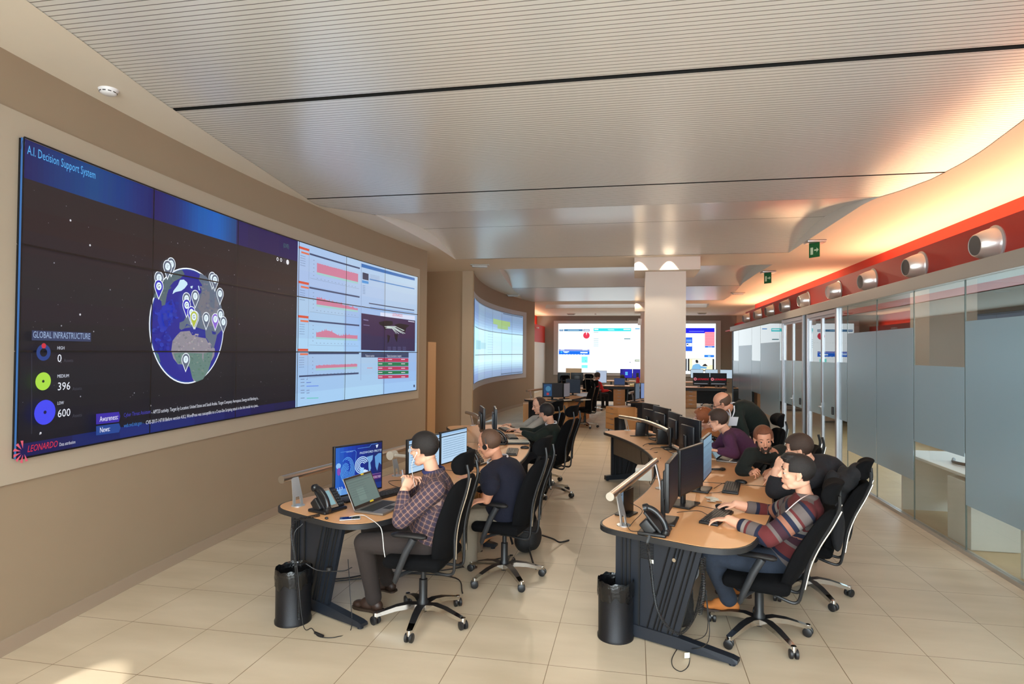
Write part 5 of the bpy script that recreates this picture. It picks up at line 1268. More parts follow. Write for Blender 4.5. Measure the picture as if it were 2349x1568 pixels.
# vent grille and lock on the near right support
vg = MB(); R = Rz(math.radians(-24.1)); c = Vector((-5.23, 6.6, 0))+R @ Vector((5.83, -.020, .60))
for k in range(11): vg.box(c+Vector((0, 0, -.05+.0105*k)), (.105, .004, .0055), R=R)
vg.box(c+R @ Vector((.04, -.003, -.058)), (.03, .002, .025), R=R, m=1)
o = vg.build('vent_grille', [DARKP, mat('white_paper_tag')], DESKS[('right', 0)])
lk = MB().lathe([(0, -.012), (.013, -.012), (.013, .004), (0, .004)], Vector((-5.23, 6.6, 0))+R @ Vector((6.03, -.02, .585)), 14, 'y', R=R); lk.build('panel_lock', CHROME, DESKS[('right', 0)], smooth=True)

# ------------------------------------------------------------------ waste bins
def bin_(x, y, label, r=.118, h=.36, liner=True, group=None):
    t = empty('waste_bin', (x, y, 0), 0, label, 'bin', group); c = (x, y, 0)
    b = MB().lathe([(0, .004), (r-.004, .004), (r+.004, 0), (r+.005, .018), (r-.002, .03), (r, h-.02), (r+.004, h), (r-.004, h), (r-.005, .012), (0, .012)], c, 40); b.build('bin_body', mat('perforated_black_metal', (26, 26, 30), .38, metal=.4, bump=.2, bscale=300), t, smooth=True)
    if liner:
        l = MB(); n = 72; rnd = random.Random(x); rows_ = ((.985, h+.006, .03), (1.02, h+.016, .0), (1.045, h+.006, .008), (1.05, h-.03, .02), (1.045, h-.07, .03), (1.03, h-.10, .03)); ph = [rnd.uniform(0, 6) for _ in range(4)]
        vs = []; 
        for f, z, a in ((.90, h-.12, .0), (.93, h-.04, .02))+rows_:
            for j in range(n):
                q = 2*PI*j/n; k = f+a*(math.sin(19*q+ph[0]+z*40)*.5+math.sin(31*q+ph[1])*.4); zz = z+(.005*math.sin(7*q+ph[2])+.003*math.sin(15*q) if z > h-.05 and f > .95 else .018*math.sin(5*q+ph[3])+.01*math.sin(11*q) if f > 1.02 and z < h-.06 else 0)
                vs.append((x+r*k*math.cos(q), y+r*k*math.sin(q), zz))
        fs = [(i*n+j, i*n+(j+1) % n, (i+1)*n+(j+1) % n, (i+1)*n+j) for i in range(7) for j in range(n)]; fs.append(tuple(range(n)))
        l.add(vs, fs); l.build('bin_liner', mat('black_bin_liner', (14, 14, 16), .16, bump=.3, bscale=60), t, smooth=True, angle=60)
bin_(-2.415, 4.0, 'black perforated bin with liner beside the near left desk', r=.123, h=.37)
bin_(-.12, 4.22, 'black perforated bin with liner beside the near right desk', r=.120, h=.38)
bin_(-.33, 14.55, 'dark bin standing before the beech drawer unit beyond the right row', r=.14, h=.40, liner=False)
# ------------------------------------------------------------------ bags
def backpack(loc, rz, label, s=1.0, straps=True):
    t = empty('backpack', loc, rz, label, 'backpack'); M_ = Matrix.Translation(loc) @ Matrix.Rotation(rz, 4, 'Z') @ Matrix.Scale(s, 4); BM = mat('black_nylon', (18, 18, 20), .75, bump=.3, bscale=90)
    b = MB(); b.ell((0, 0, .20), (.15, .10, .20)); b.ell((0, 0, .12), (.155, .105, .12)); b.ell((0, -.075, .15), (.12, .06, .12)); b.ell((0, .0, .30), (.12, .08, .12)); b.v = [tuple(M_ @ Vector(v)) for v in b.v]
    part(remeshed(b, .009, 3), 'bag_body', BM, t)
    if straps:
        for sx in (-1, 1):
            q = MB(); q.T = M_; q.tube(bez([(sx*.07, .08, .38), (sx*.08, .14, .33), (sx*.085, .14, .2), (sx*.09, .10, .08)], 5), .022, n=8, flat=.35); q.build('shoulder_strap', BM, t, smooth=True)
    return t
def remeshed_later(): pass
# ------------------------------------------------------------------ ceiling and wall fittings
def exit_sign(y, x, label):
    t = empty('exit_sign', (x, y, 3.86), 0, label, 'exit sign'); MB().box((x, y, 3.84), (.30, .26, .04), bev=.01).build('lamp_housing', SILV, t, smooth=True)
    MB().box((x-.01, y, 3.70), (.012, .20, .24), R=Rz(math.radians(38)), bev=.003).build('sign_plate', mat('green_sign_plastic', (26, 98, 50), .3), t)
    R = Rz(math.radians(38)); c = Vector((x-.01, y, 3.70))-R @ Vector((.0065, 0, 0)); b = MB()
    for side in (0, 1):
        q = c if not side else c+R @ Vector((.013, 0, 0)); 
        g = lambda u, v: q+R @ Vector((0, -u if not side else u, v))
        b.add([g(-.07, -.07), g(-.02, -.07), g(-.02, .05), g(-.07, .05)], [(0, 1, 2, 3)]); b.add([g(.0, -.012), g(.045, -.012), g(.045, -.04), g(.085, 0), g(.045, .04), g(.045, .012), g(.0, .012)], [tuple(range(7))])
    b.build('sign_symbol', mat('pale_green_pictogram', (196, 220, 190), .4), t, weld=False)
exit_sign(10.8, 2.97, 'green exit sign hanging from the ceiling, nearer of the two'); exit_sign(14.65, 3.02, 'green exit sign hanging from the ceiling, farther of the two')
def emergency_lamp(x, y, rz, label):
    t = empty('emergency_lamp', (x, y, 3.86), rz, label, 'lamp'); R = Rz(rz)
    MB().box((x, y, 3.845), (.42, .13, .03), R=R, bev=.01).build('lamp_housing', mat('grey_lamp_housing', (178, 176, 170), .5), t, smooth=True); MB().box((x, y, 3.815), (.34, .10, .045), R=R, bev=.02).build('lamp_cover', mat('clear_ribbed_cover', (190, 194, 198), .2), t, smooth=True)
for x, y, rz, l in ((-3.35, 12.75, .25, 'flat ceiling lamp above the recess after the first video wall'), (-4.0, 19.6, .3, 'small ceiling lamp above the farther curved video wall'), (3.15, 19.6, .2, 'small ceiling lamp right, beyond the farther exit sign'), (-3.1, 29.6, 0, 'ceiling lamp left above the far video wall'), (3.1, 29.4, .1, 'ceiling lamp right above the far video wall')): emergency_lamp(x, y, rz, l)
def detector(x, y, label, s=1.):
    t = empty('smoke_detector', (x, y, 3.86), 0, label, 'smoke detector'); MB().lathe([(0, 3.86), (.058*s, 3.86), (.058*s, 3.845), (.05*s, 3.83), (.045*s, 3.815), (.03*s, 3.805), (0, 3.803)], (x, y, 0), 28).build('detector_body', mat('white_plastic_shell', (226, 226, 230), .45), t, smooth=True)
    b = MB()
    for k in range(10):
        a = 2*PI*k/10; b.box((x+.047*s*math.cos(a), y+.047*s*math.sin(a), 3.822), (.004, .018*s, .006), R=Rz(a))
    b.build('detector_slots', DARKP, t)
detector(-3.80, 3.74, 'round white smoke detector on the near left ceiling edge', 1.15); detector(-4.0, 14.6, 'tiny round detector above the start of the second video wall', .8)
detector(-1.9, 29.6, 'tiny detector in the far ceiling left of the column', .9); detector(1.9, 29.4, 'tiny detector in the far ceiling right of the column', .9)
fe = empty('fire_extinguisher', (.13, 22.98, .85), 0, 'red fire extinguisher on the far column', 'fire extinguisher'); MB().lathe([(0, 0), (.06, 0), (.065, .02), (.065, .26), (.04, .32), (.02, .34), (0, .34)], (.12, 22.98, .72), 20).build('cylinder_body', mat('extinguisher_red', (176, 24, 30), .35), fe, smooth=True)
MB().box((.12, 22.98, 1.08), (.04, .10, .04), bev=.01).build('valve_head', DARKP, fe); MB().box((.11, 23.06, 1.0), (.10, .05, .4)).build('wall_plate', DARKP, fe)
sp_ = empty('wall_speaker', (.18, 23.05, 3.1), 0, 'small white speaker on the far column', 'speaker'); MB().box((.185, 22.95, 3.12), (.14, .22, .24), R=Ry(.1), bev=.02).build('speaker_body', mat('white_plastic_shell'), sp_, smooth=True)
sk = MB().box((-4.60, 28.5, 3.12), (.10, .42, .05), bev=.01); tag(sk.build('wall_camera', mat('white_plastic_shell'), smooth=True), 'thin white camera arm on the far red wall', 'camera')

# ------------------------------------------------------------------ far work areas
def pedestal(x, y, ang, label, w_=.42, d_=.58, h=.56, drawers=4, castors=True):
    t = empty('drawer_unit', (x, y, 0), ang, label, 'drawer unit', 'beech drawer units'); R = Rz(ang); c = Vector((x, y, 0)); z0 = .05 if castors else 0
    MB().box(c+Vector((0, 0, z0+h/2)), (w_, d_, h), R=R, bev=.004).build('cabinet_body', PEDW, t)
    for k in range(drawers):
        hh = (h-.03)/drawers; o = MB().box(c+R @ Vector((0, -d_/2-.009, z0+.01+hh*(k+.5))), (w_-.012, .018, hh-.008), R=R, bev=.002).build('drawer', PEDW, t); MB().box(c+R @ Vector((0, -d_/2-.022, z0+.01+hh*(k+.86))), (.12, .012, .010), R=R).build('drawer_handle', SILV, o)
    if castors:
        for sx in (-1, 1):
            for sy in (-1, 1): MB().lathe([(0, -.012), (.024, -.012), (.024, .012), (0, .012)], c+R @ Vector((sx*(w_/2-.05), sy*(d_/2-.05), .024)), 12, 'x').build('caster', DARKP, t)
    return t
pedestal(-.30, 15.25, math.radians(-50), 'beech drawer unit on casters beyond the right row, bin in front', w_=.50, d_=.62)
pedestal(.22, 15.45, math.radians(0), 'beech drawer unit beside the column foot', w_=.42, d_=.5)
pedestal(-2.72, 16.1, math.radians(10), 'beech cabinet behind the heads of the two men in the left row', w_=.50, d_=.5, drawers=0, castors=False)
pedestal(-1.80, 16.15, math.radians(74), 'beech cabinet under the round desk end beside the aisle chair', w_=.9, d_=.45, h=.66, drawers=0, castors=False)
pedestal(-1.50, 17.9, math.radians(85), 'narrow beech side panel cabinet at the far end of the round desk', w_=.5, d_=.3, h=.66, drawers=0, castors=False)
pedestal(-.55, 22.6, 0, 'beech drawer unit under the far table, left of the column', drawers=5, castors=False, h=.62)
pedestal(1.98, 22.6, 0, 'beech drawer unit under the far table, right of the column', drawers=4, castors=False, h=.62)
ROWS['far left'] = (-7.78, 17.5); ROWS['far right'] = (-5.2, 17.55)
for side, lab in (('far left', 'curved beech desk of the farther left group with a white rounded end'), ('far right', 'curved beech desk of the farther right group beyond the column')):
    C = ROWS[side]; t = empty('curved_desk', polar(C, 6, 0), 0, lab, 'desk')
    po = desk_outline(C, -25.4, 10, True, True); pi_ = desk_outline(C, -25.4, 10, True, True, .012)
    MB().prism([(p.x, p.y) for p in pi_], TZ-.02, TZ).build('desk_top', WOOD, t); MB().prism([(p.x, p.y) for p in po], TZ-.045, TZ-.003).build('edge_band', BAND, t)
    end_frame(C, -24, t); end_frame(C, 8, t); rail(C, [(5.60, -25, .955), (5.52, -8, .955)], t); bracket(C, 5.65, -23.5, t, h=.215)
    mp = MB()
    for k in range(8):
        A, B2 = polar(C, 5.64, -24+4*k), polar(C, 5.64, -20+4*k); mp.quad((A.x, A.y, .45), (B2.x, B2.y, .45), (B2.x, B2.y, .70), (A.x, A.y, .70))
    mp.build('modesty_panel', mat('bronze_grey_panel'), t)
def pic_face(c, w_, h):
    c.rect(0, 0, w_, h, (16, 16, 20)); c.rect(.02, .02, w_*.46, h-.02, (24, 60, 96)); c.disc(w_*.27, h*.6, h*.2, (60, 110, 140)); c.disc(w_*.25, h*.22, h*.1, (150, 50, 60))
monitor((-2.30, 15.15), (-1.80, 15.30), .80, 1.17, 'dark monitor with a blue picture on the farther left group desk', pic_face, 'foot')
monitor((-1.78, 15.33), (-1.66, 15.68), .80, 1.16, 'grey-lit narrow monitor right of the blue picture monitor', pic_blank((104, 100, 104)), 'foot')
monitor((-1.90, 16.9), (-1.50, 17.0), .80, 1.20, 'dark computer screen on the far round desk', pic_blank((26, 34, 44)), 'foot')
monitor((.02, 15.05), (.13, 15.40), .80, 1.20, 'grey monitor at the far right group, left of the lilac one', pic_blank((86, 96, 106)), 'foot')
def pic_lilac(c, w_, h): c.rect(0, 0, w_, h, (116, 136, 178)); c.rect(w_*.4, h*.35, w_*.75, h*.55, (150, 172, 206)); c.rect(w_*.45, h*.4, w_*.7, h*.44, (110, 130, 170))
monitor((.15, 15.42), (.52, 15.60), .80, 1.20, 'lilac-lit monitor partly hidden by the column', pic_lilac, 'foot')
kb = MB()
for k in range(4): kb.box((-1.9+.22*k, 15.0-.0+.12*k, TZ+.012), (.30, .14, .022), R=Rz(.3+.2*k), m=k % 2)
tag(kb.build('clutter_of_keyboards', [DARKP, mat('white_plastic')]), 'clutter of keyboards and papers before the blue picture monitor', 'clutter')
wt = MB().prism([(-1.35+.36*math.cos(a)*.8, 17.3+.75*math.sin(a)) for a in [2*PI*k/28 for k in range(28)]], TZ+.002, TZ+.014); tag(wt.build('white_desk_mat', mat('glossy_white_top', (214, 216, 224), .25)), 'white rounded desk surface at the aisle', 'desk mat')
chair('black office chair standing in the aisle before the round desk end', -1.27, 15.75, (-.85, .5), star=.4)
chair('black office chair under the person in the red jacket', -1.42, 20.4, (.25, .95), star=.3)
chair('dark office chair left of the red jacket among the far desks', -2.2, 19.0, (-.2, .98), star=.9)
chair('black office chair right under the far table near the glass', 2.75, 23.4, (.0, -1), star=.5, head=False)
# long far table
ft = empty('long_table', (.8, 22.9, 0), 0, 'long dark table across the far end with screens on it', 'desk')
MB().box((.85, 22.9-.35, TZ-.012), (4.7, .8, .024)).build('table_top', WOOD, ft); MB().box((.85, 22.16, TZ-.06), (4.7, .02, .10)).build('apron', BAND, ft)
for x in (-1.45, -.25, 1.35, 3.1):
    MB().box((x, 22.55, .36), (.05, .6, .70), R=Ry(.08)).build('table_leg', LEGM, ft)
MB().box((.85, 22.85, .40), (4.5, .02, .55)).build('back_panel', mat('black_back_panel', (20, 20, 22), .6), ft)
def pic_brand(c, w_, h):
    c.rect(0, 0, w_, h, (8, 8, 10)); c.text(w_*.24, h*.42, h*.22, 'LEONARDO', (214, 24, 48), width=w_*.72, shear=.25); c.ring(w_*.12, h*.50, h*.05, h*.13, (200, 110, 120), 14); c.rect(w_*.05, h*.10, w_*.9, h*.14, (150, 150, 155))
monitor((2.08, 22.55), (2.66, 22.57), .80, 1.25, 'black screen with red lettering left of two at the far right', pic_brand, 'foot'); monitor((2.68, 22.57), (3.25, 22.55), .80, 1.25, 'black screen with red lettering right of two, near the dark figure', pic_brand, 'foot')
monitor((2.95, 21.75), (3.40, 21.80), .74, 1.22, 'blank black screen at the end of the glass wall', pic_blank((6, 6, 8)), 'foot') if False else None
monitor((-1.42, 22.6), (-1.02, 22.62), .82, 1.28, 'pale lit monitor before the person in the red jacket', pic_blank((170, 184, 206)), 'foot')
def pic_win(c, w_, h):
    c.grad(0, 0, w_, h, [(30, 20, 110), (44, 30, 170), (20, 40, 190)], n=5)
    for a in (0, 1):
        for b in (0, 1): c.rect(w_*.42+a*w_*.11, h*.32+b*h*.2, w_*.52+a*w_*.11, h*.50+b*h*.2, (90, 190, 240))
monitor((-.62, 26.6), (-.1, 26.6), .85, 1.25, 'blue screen with a light window emblem left of the column', pic_win, 'foot'); monitor((-.08, 26.6), (.4, 26.6), .85, 1.25, 'deep blue screen touching the column edge', pic_blank((40, 34, 150)), 'foot')
laptop(-.55, 22.45, 0, math.radians(-20), 'open laptop with dark blue screen on the far table', lambda c, w_, h: c.rect(-w_/2+.01, .02, w_/2-.01, h-.01, (50, 64, 96)), w_=.40, d_=.27)
tb = MB().box((.1, 24.6, TZ-.012), (6.4, .8, .024)); 
ft2 = empty('long_table', (.3, 26.8, 0), 0, 'farthest desk before the bright video wall', 'desk'); MB().box((.3, 26.6, TZ-.012), (7.0, .8, .024)).build('table_top', WOOD, ft2)
for x in (-3.0, -1, 1.2, 3.6): MB().box((x, 26.6, .36), (.05, .7, .70)).build('table_leg', LEGM, ft2)
for (x, l) in ((2.35, 'pale-topped screen just above the red lettering screens, left'), (2.95, 'pale-topped screen just above the red lettering screens, middle'), (3.55, 'pale document screen right of the dark figure')): monitor((x, 26.55), (x+.52, 26.55), .90, 1.28, l, pic_blank((180, 200, 215)), 'foot')
bd = MB().box((-2.35, 23.6, 1.12), (.62, .03, .42), R=Rz(.1), bev=.004).box((-2.35, 23.62, .50), (.04, .04, .94)).box((-2.35, 23.62, .015), (.4, .3, .03)); tag(bd.build('display_board', mat('pale_wood_board', (222, 196, 160), .6)), 'pale wooden board standing left of the red jacket', 'board')
for (x, y, l) in ((-2.55, 20.2, 'dark monitor back left of the pale board'), (-2.15, 20.6, 'smaller dark monitor back just left of the red jacket')): monitor((x+.42, y), (x, y-.04), .84, 1.26, l, pic_blank((60, 70, 80)), 'foot')
ft3 = empty('small_desk', (-2.3, 20.5, 0), 0, 'small desk under the two dark monitor backs', 'desk'); MB().box((-2.25, 20.45, TZ-.012), (1.3, .8, .024)).build('desk_top', WOOD, ft3); 
for x in (-2.8, -1.7): MB().box((x, 20.45, .36), (.04, .7, .72)).build('desk_leg', LEGM, ft3)
dc = MB().box((.1, 22.5, TZ+.03), (.55, .3, .05), R=Rx(.12)).box((.12, 22.5, TZ+.065), (.40, .2, .01), R=Rx(.12)); tag(dc.build('open_ring_binder', mat('pale_binder', (206, 196, 150), .6)), 'open pale binder on the far table left of the column', 'binder')
pedestal(-1.72, 5.95, math.radians(80), 'beech drawer unit under the left row behind the checked-shirt man\'s chair', w_=.42, d_=.55, h=.54)
# ------------------------------------------------------------------ people
def cap(mb, a, b, ra, rb, n=14):
    """tapered limb with round ends"""
    a = Vector(a); b = Vector(b); d = b-a; L = d.length; t = d/L; pts = []; rs = []
    for k in range(5): q = PI/2*k/5; pts.append(a-t*ra*math.cos(q)*.999); rs.append(ra*math.sin(q)+.0005)
    pts.append(a); rs.append(ra); pts.append((a+b)/2); rs.append((ra+rb)/2+.002); pts.append(b); rs.append(rb)
    for k in range(1, 6): q = PI/2*k/5; pts.append(b+t*rb*math.sin(q)*.999); rs.append(rb*math.cos(q)+.0005)
    mb.tube(pts, rs, n=n)
def frame3(y, z):
    """matrix whose columns are x, y(forward), z(up)"""
    y = Vector(y).normalized(); z = Vector(z); z = (z-y*z.dot(y)).normalized(); x = y.cross(z)
    return Matrix((x, y, z)).transposed()
def loft(mb, secs, n=20):
    """secs: (centre, lateral vector, forward vector, half width, half depth)"""
    vs = []; fs = []
    for c, lx, fy, w_, h in secs:
        for j in range(n):
            q = 2*PI*j/n; vs.append(Vector(c)+lx*(w_*math.copysign(abs(math.cos(q))**.85, math.cos(q)))+fy*(h*math.copysign(abs(math.sin(q))**.9, math.sin(q))))
    for i in range(len(secs)-1):
        for j in range(n): fs.append((i*n+j, i*n+(j+1) % n, (i+1)*n+(j+1) % n, (i+1)*n+j))
    fs.append(tuple(range(n-1, -1, -1))); fs.append(tuple(range((len(secs)-1)*n, len(secs)*n)))
    mb.add(vs, fs)
def head_shape(mb, c, R, s=1.0, beard=False, female=False):
    def e(p, r, RR=None): mb.ell(c+R @ (Vector(p)*s), [q*s for q in r], R if RR is None else R @ RR)
    e((0, -.014, .036), (.0735, .093, .083)); e((0, .027, -.020), (.055, .059, .084)); e((0, .052, -.093), (.024 if female else .028, .031, .020))
    for q in (-1, 1):
        e((q*.036, .000, -.062), (.019, .040, .028)); e((q*.034, .022, -.078), (.016, .036, .020)); e((q*.037, .054, -.018), (.019, .020, .016)); e((q*.030, .071, .024), (.021, .010, .007))
        e((q*.031, .0725, .0128), (.0150, .0085, .0052)); e((q*.031, .0705, -.0062), (.0140, .0075, .0042))
        e((q*.0105, .097, -.026), (.0085, .010, .007)); e((q*.077, -.010, -.004), (.006, .018, .030), Rz(q*.35)); e((q*.080, -.016, .004), (.007, .014, .022), Rz(q*.5)); e((q*.078, .000, -.026), (.006, .009, .012))
    mb.tube([c+R @ (Vector(p)*s) for p in ((0, .074, .024), (0, .094, -.004), (0, .108, -.024), (0, .100, -.033))], [.008*s, .009*s, .011*s, .006*s], n=10)
    e((0, .080, -.0500), (.020, .009, .0050)); e((0, .0785, -.0605), (.017, .009, .0055)); e((0, .078, -.092), (.014, .008, .011))
    mb.tube([c+R @ (Vector(p)*s) for p in ((0, -.02, -.02), (0, -.038, -.07))], [.046*s, .047*s], n=16)
def hair_shape(c, R, s, keep, thick=.014, ruff=.004, seed=0, extra=()):
    """shell over the skull where keep(x, y, z) is true; returns an MB of a closed shell"""
    nu, nv = 56, 40; ctr = Vector((0, -.014, .034)); rr = (.0758, .0962, .0850); P = {}; rnd = random.Random(seed)
    ph = [rnd.uniform(0, 6) for _ in range(6)]
    def pt(i, j, k):
        a = PI*i/nv; b = 2*PI*j/nu; d = Vector((math.sin(a)*math.cos(b), math.sin(a)*math.sin(b), math.cos(a)))
        g = 1+k+ruff*10*(math.sin(9*b+ph[0]+3*math.sin(5*a+ph[1]))*math.sin(7*a+ph[2]))*.06
        return ctr+Vector((d.x*rr[0]*g, d.y*rr[1]*g, d.z*rr[2]*g))
    faces = []
    for i in range(nv):
        for j in range(nu):
            p = pt(i+.5, j+.5, 0)
            if keep(p.x, p.y, p.z): faces.append((i, j))
    mb = MB(); S = set(faces); vid = {}; vs = []
    def vid_(i, j, l):
        key = (i, j % nu if 0 < i < nv else 0, l)
        if key not in vid:
            vid[key] = len(vs); q = pt(i, j, (thick/.085) if l else -.13); vs.append(c+R @ (q*s))
        return vid[key]
    fs = []
    for (i, j) in faces:
        o = [vid_(i, j, 1), vid_(i+1, j, 1), vid_(i+1, j+1, 1), vid_(i, j+1, 1)]; q = [vid_(i, j, 0), vid_(i+1, j, 0), vid_(i+1, j+1, 0), vid_(i, j+1, 0)]
        def u(t): 
            r = []; [r.append(x) for x in t if x not in r]; return tuple(r)
        for f in (o, q[::-1]):
            f = u(f)
            if len(f) > 2: fs.append(f)
        for (di, dj, a, b) in ((0, -1, 0, 1), (1, 0, 1, 2), (0, 1, 2, 3), (-1, 0, 3, 0)):
            ni, nj = i+di, (j+dj) % nu
            if (ni, nj) not in S and 0 <= ni < nv:
                f = u((o[b], o[a], q[a], q[b]))
                if len(f) > 2: fs.append(f)
    mb.add(vs, fs)
    for p, r in extra: mb.ell(c+R @ (Vector(p)*s), [q*s for q in r], R, nu=14, nv=10)
    return mb
def H_short(x, y, z): return (z > .078-.25*max(0, y-.03) and y > .03 and z > .070) or (y <= .03 and z > .045 and y > -.01) or (y <= -.01 and z > (-.015 if y > -.035 else -.055)) or (abs(x) > .055 and y < .045 and z > .02)
def H_bald(x, y, z): return y < .012 and z < .058-.35*max(0, y+.02) and z > (.006 if y > -.012 else -.012-.9*min(.045, -.012-y))
def H_receding(x, y, z): return y < .018+.25*(abs(x)-.05 if abs(x) < .05 else 0) and z > (.006 if y > -.012 else -.012-.9*min(.045, -.012-y))
def H_long(x, y, z): return (z > .062 and y > .03) or (y <= .03 and z > -.05 and y < -.0) or (abs(x) > .04 and y < .055 and z > -.03)
def beard_keep(x, y, z): return z < -.03
def hand(mb, w, fwd, up, side, curl=.4, point=False, s=1.0, spread=.0, thumb=.6):
    """w wrist, fwd along the palm, up = back of hand, side +1: thumb towards local +x"""
    R = frame3(fwd, up); g = lambda p: w+R @ (Vector(p)*s)
    mb.ell(g((0, .045, 0)), (.040*s, .050*s, .0135*s), R); mb.ell(g((side*.020, .030, -.006)), (.022*s, .034*s, .014*s), R); mb.ell(g((0, .004, 0)), (.029*s, .024*s, .018*s), R)
    L = ((.044, .026, .020), (.048, .030, .021), (.044, .028, .020), (.034, .021, .018))
    for k in range(4):
        x = side*(.031-.0205*k); a = 0; p = Vector((x, .082-.004*abs(k-1), .001)); c_ = curl*(1+.08*k)
        if point and k == 0: c_ = .08
        elif point: c_ = 1.25
        pts = [p-Vector((0, .02, 0))]; pts.append(p.copy()); dx = side*spread*(1.2-.8*k)
        for l in L[k]:
            a += c_; p = p+Vector((dx*l*5, l*math.cos(a), -l*math.sin(a))); pts.append(p.copy())
        mb.tube([g(q) for q in pts], [.0085*s, .0088*s, .0080*s, .0074*s, .0062*s], n=8); mb.ell(g(pts[-1]), .0062*s, nu=8, nv=6)
    th = [(side*.018, .015, -.004), (side*.040, .035, -.012), (side*(.052+.01*thumb), .058, -.018), (side*(.050+.004*thumb), .080, -.024)]
    mb.tube([g(q) for q in th], [.013*s, .0115*s, .0098*s, .0075*s], n=8); mb.ell(g(th[-1]), .0075*s, nu=8, nv=6)
SKIN = mat('light_skin', (222, 168, 140), .55, noise=.06, nscale=30)
SKINR = mat('ruddy_skin', (208, 146, 116), .55, noise=.06, nscale=30)
EYEW = mat('eye_white', (188, 176, 168), .4); IRIS = mat('dark_iris', (40, 28, 20), .3); LIP = mat('lip_skin', (176, 100, 90), .5)
def garment_material(name, kind, cols):
    """knit patterns that follow the cloth: attribute 'along' runs down body and sleeves, 'around' runs across"""
    m = bpy.data.materials.new(name); m.use_nodes = True; nt = m.node_tree; N = nt.nodes; L = nt.links; b = N['Principled BSDF']; b.inputs['Roughness'].default_value = .9
    at = N.new('ShaderNodeAttribute'); at.attribute_name = 'along'; ar = N.new('ShaderNodeAttribute'); ar.attribute_name = 'around'
    if kind == 'stripes':
        md = N.new('ShaderNodeMath'); md.operation = 'FRACT'; mu = N.new('ShaderNodeMath'); mu.operation = 'MULTIPLY'; mu.inputs[1].default_value = 1/.36
        L.new(at.outputs['Fac'], mu.inputs[0]); L.new(mu.outputs[0], md.inputs[0]); r = N.new('ShaderNodeValToRGB'); r.color_ramp.interpolation = 'CONSTANT'; L.new(md.outputs[0], r.inputs[0])
        e = r.color_ramp.elements; e[0].position = 0; e[0].color = cols[0][1]; e[1].position = cols[1][0]; e[1].color = cols[1][1]
        for p, c in cols[2:]: q = e.new(p); q.color = c
        L.new(r.outputs[0], b.inputs['Base Color'])
    else:
        base, l1, l2 = cols; prev = None
        def lines(att, per, wd, off=0.):
            a = N.new('ShaderNodeMath'); a.operation = 'ADD'; a.inputs[1].default_value = 10+off; L.new(att.outputs['Fac'], a.inputs[0])
            p = N.new('ShaderNodeMath'); p.operation = 'PINGPONG'; p.inputs[1].default_value = per/2; L.new(a.outputs[0], p.inputs[0]); c = N.new('ShaderNodeMath'); c.operation = 'LESS_THAN'; c.inputs[1].default_value = wd; L.new(p.outputs[0], c.inputs[0]); return c
        col = None
        for i, (att, per, wd, off, cc, f) in enumerate(((at, .036, .0075, 0, l2, .7), (ar, .036, .0075, 0, l2, .7), (at, .036, .0013, .018, l1, .7), (ar, .036, .0013, .018, l1, .7))):
            c = lines(att, per, wd, off); mx = N.new('ShaderNodeMix'); mx.data_type = 'RGBA'; mm = N.new('ShaderNodeMath'); mm.operation = 'MULTIPLY'; mm.inputs[1].default_value = f; L.new(c.outputs[0], mm.inputs[0]); L.new(mm.outputs[0], mx.inputs['Factor'])
            if col is None: mx.inputs['A'].default_value = base
            else: L.new(col, mx.inputs['A'])
            mx.inputs['B'].default_value = cc; col = mx.outputs['Result']
        L.new(col, b.inputs['Base Color'])
    return m
def along_attr(me, bones):
    """bones: (a, b, start) - distance from the collar measured down the body and the sleeves"""
    n = len(me.vertices); co = np.empty(n*3); me.vertices.foreach_get('co', co); co = co.reshape(-1, 3); best = np.full(n, 1e9); al = np.zeros(n); ar = np.zeros(n)
    for a, b, st, r, ref in bones:
        a = np.array(a); b = np.array(b); d = b-a; L = np.linalg.norm(d); d = d/L; t = (co-a)@d; tc = np.clip(t, 0, L); q = co-(a+tc[:, None]*d); dist = np.linalg.norm(q, axis=1)-r
        ref = np.array(ref); ref = ref-d*(ref@d); ref /= np.linalg.norm(ref); sd = np.cross(d, ref); ang = np.arctan2(q@sd, q@ref)*max(r, .05); k = dist < best
        best[k] = dist[k]; al[k] = st+t[k]; ar[k] = ang[k]
    for nm, arr in (('along', al), ('around', ar)):
        at = me.attributes.new(nm, 'FLOAT', 'POINT'); at.data.foreach_set('value', arr.astype(np.float32))
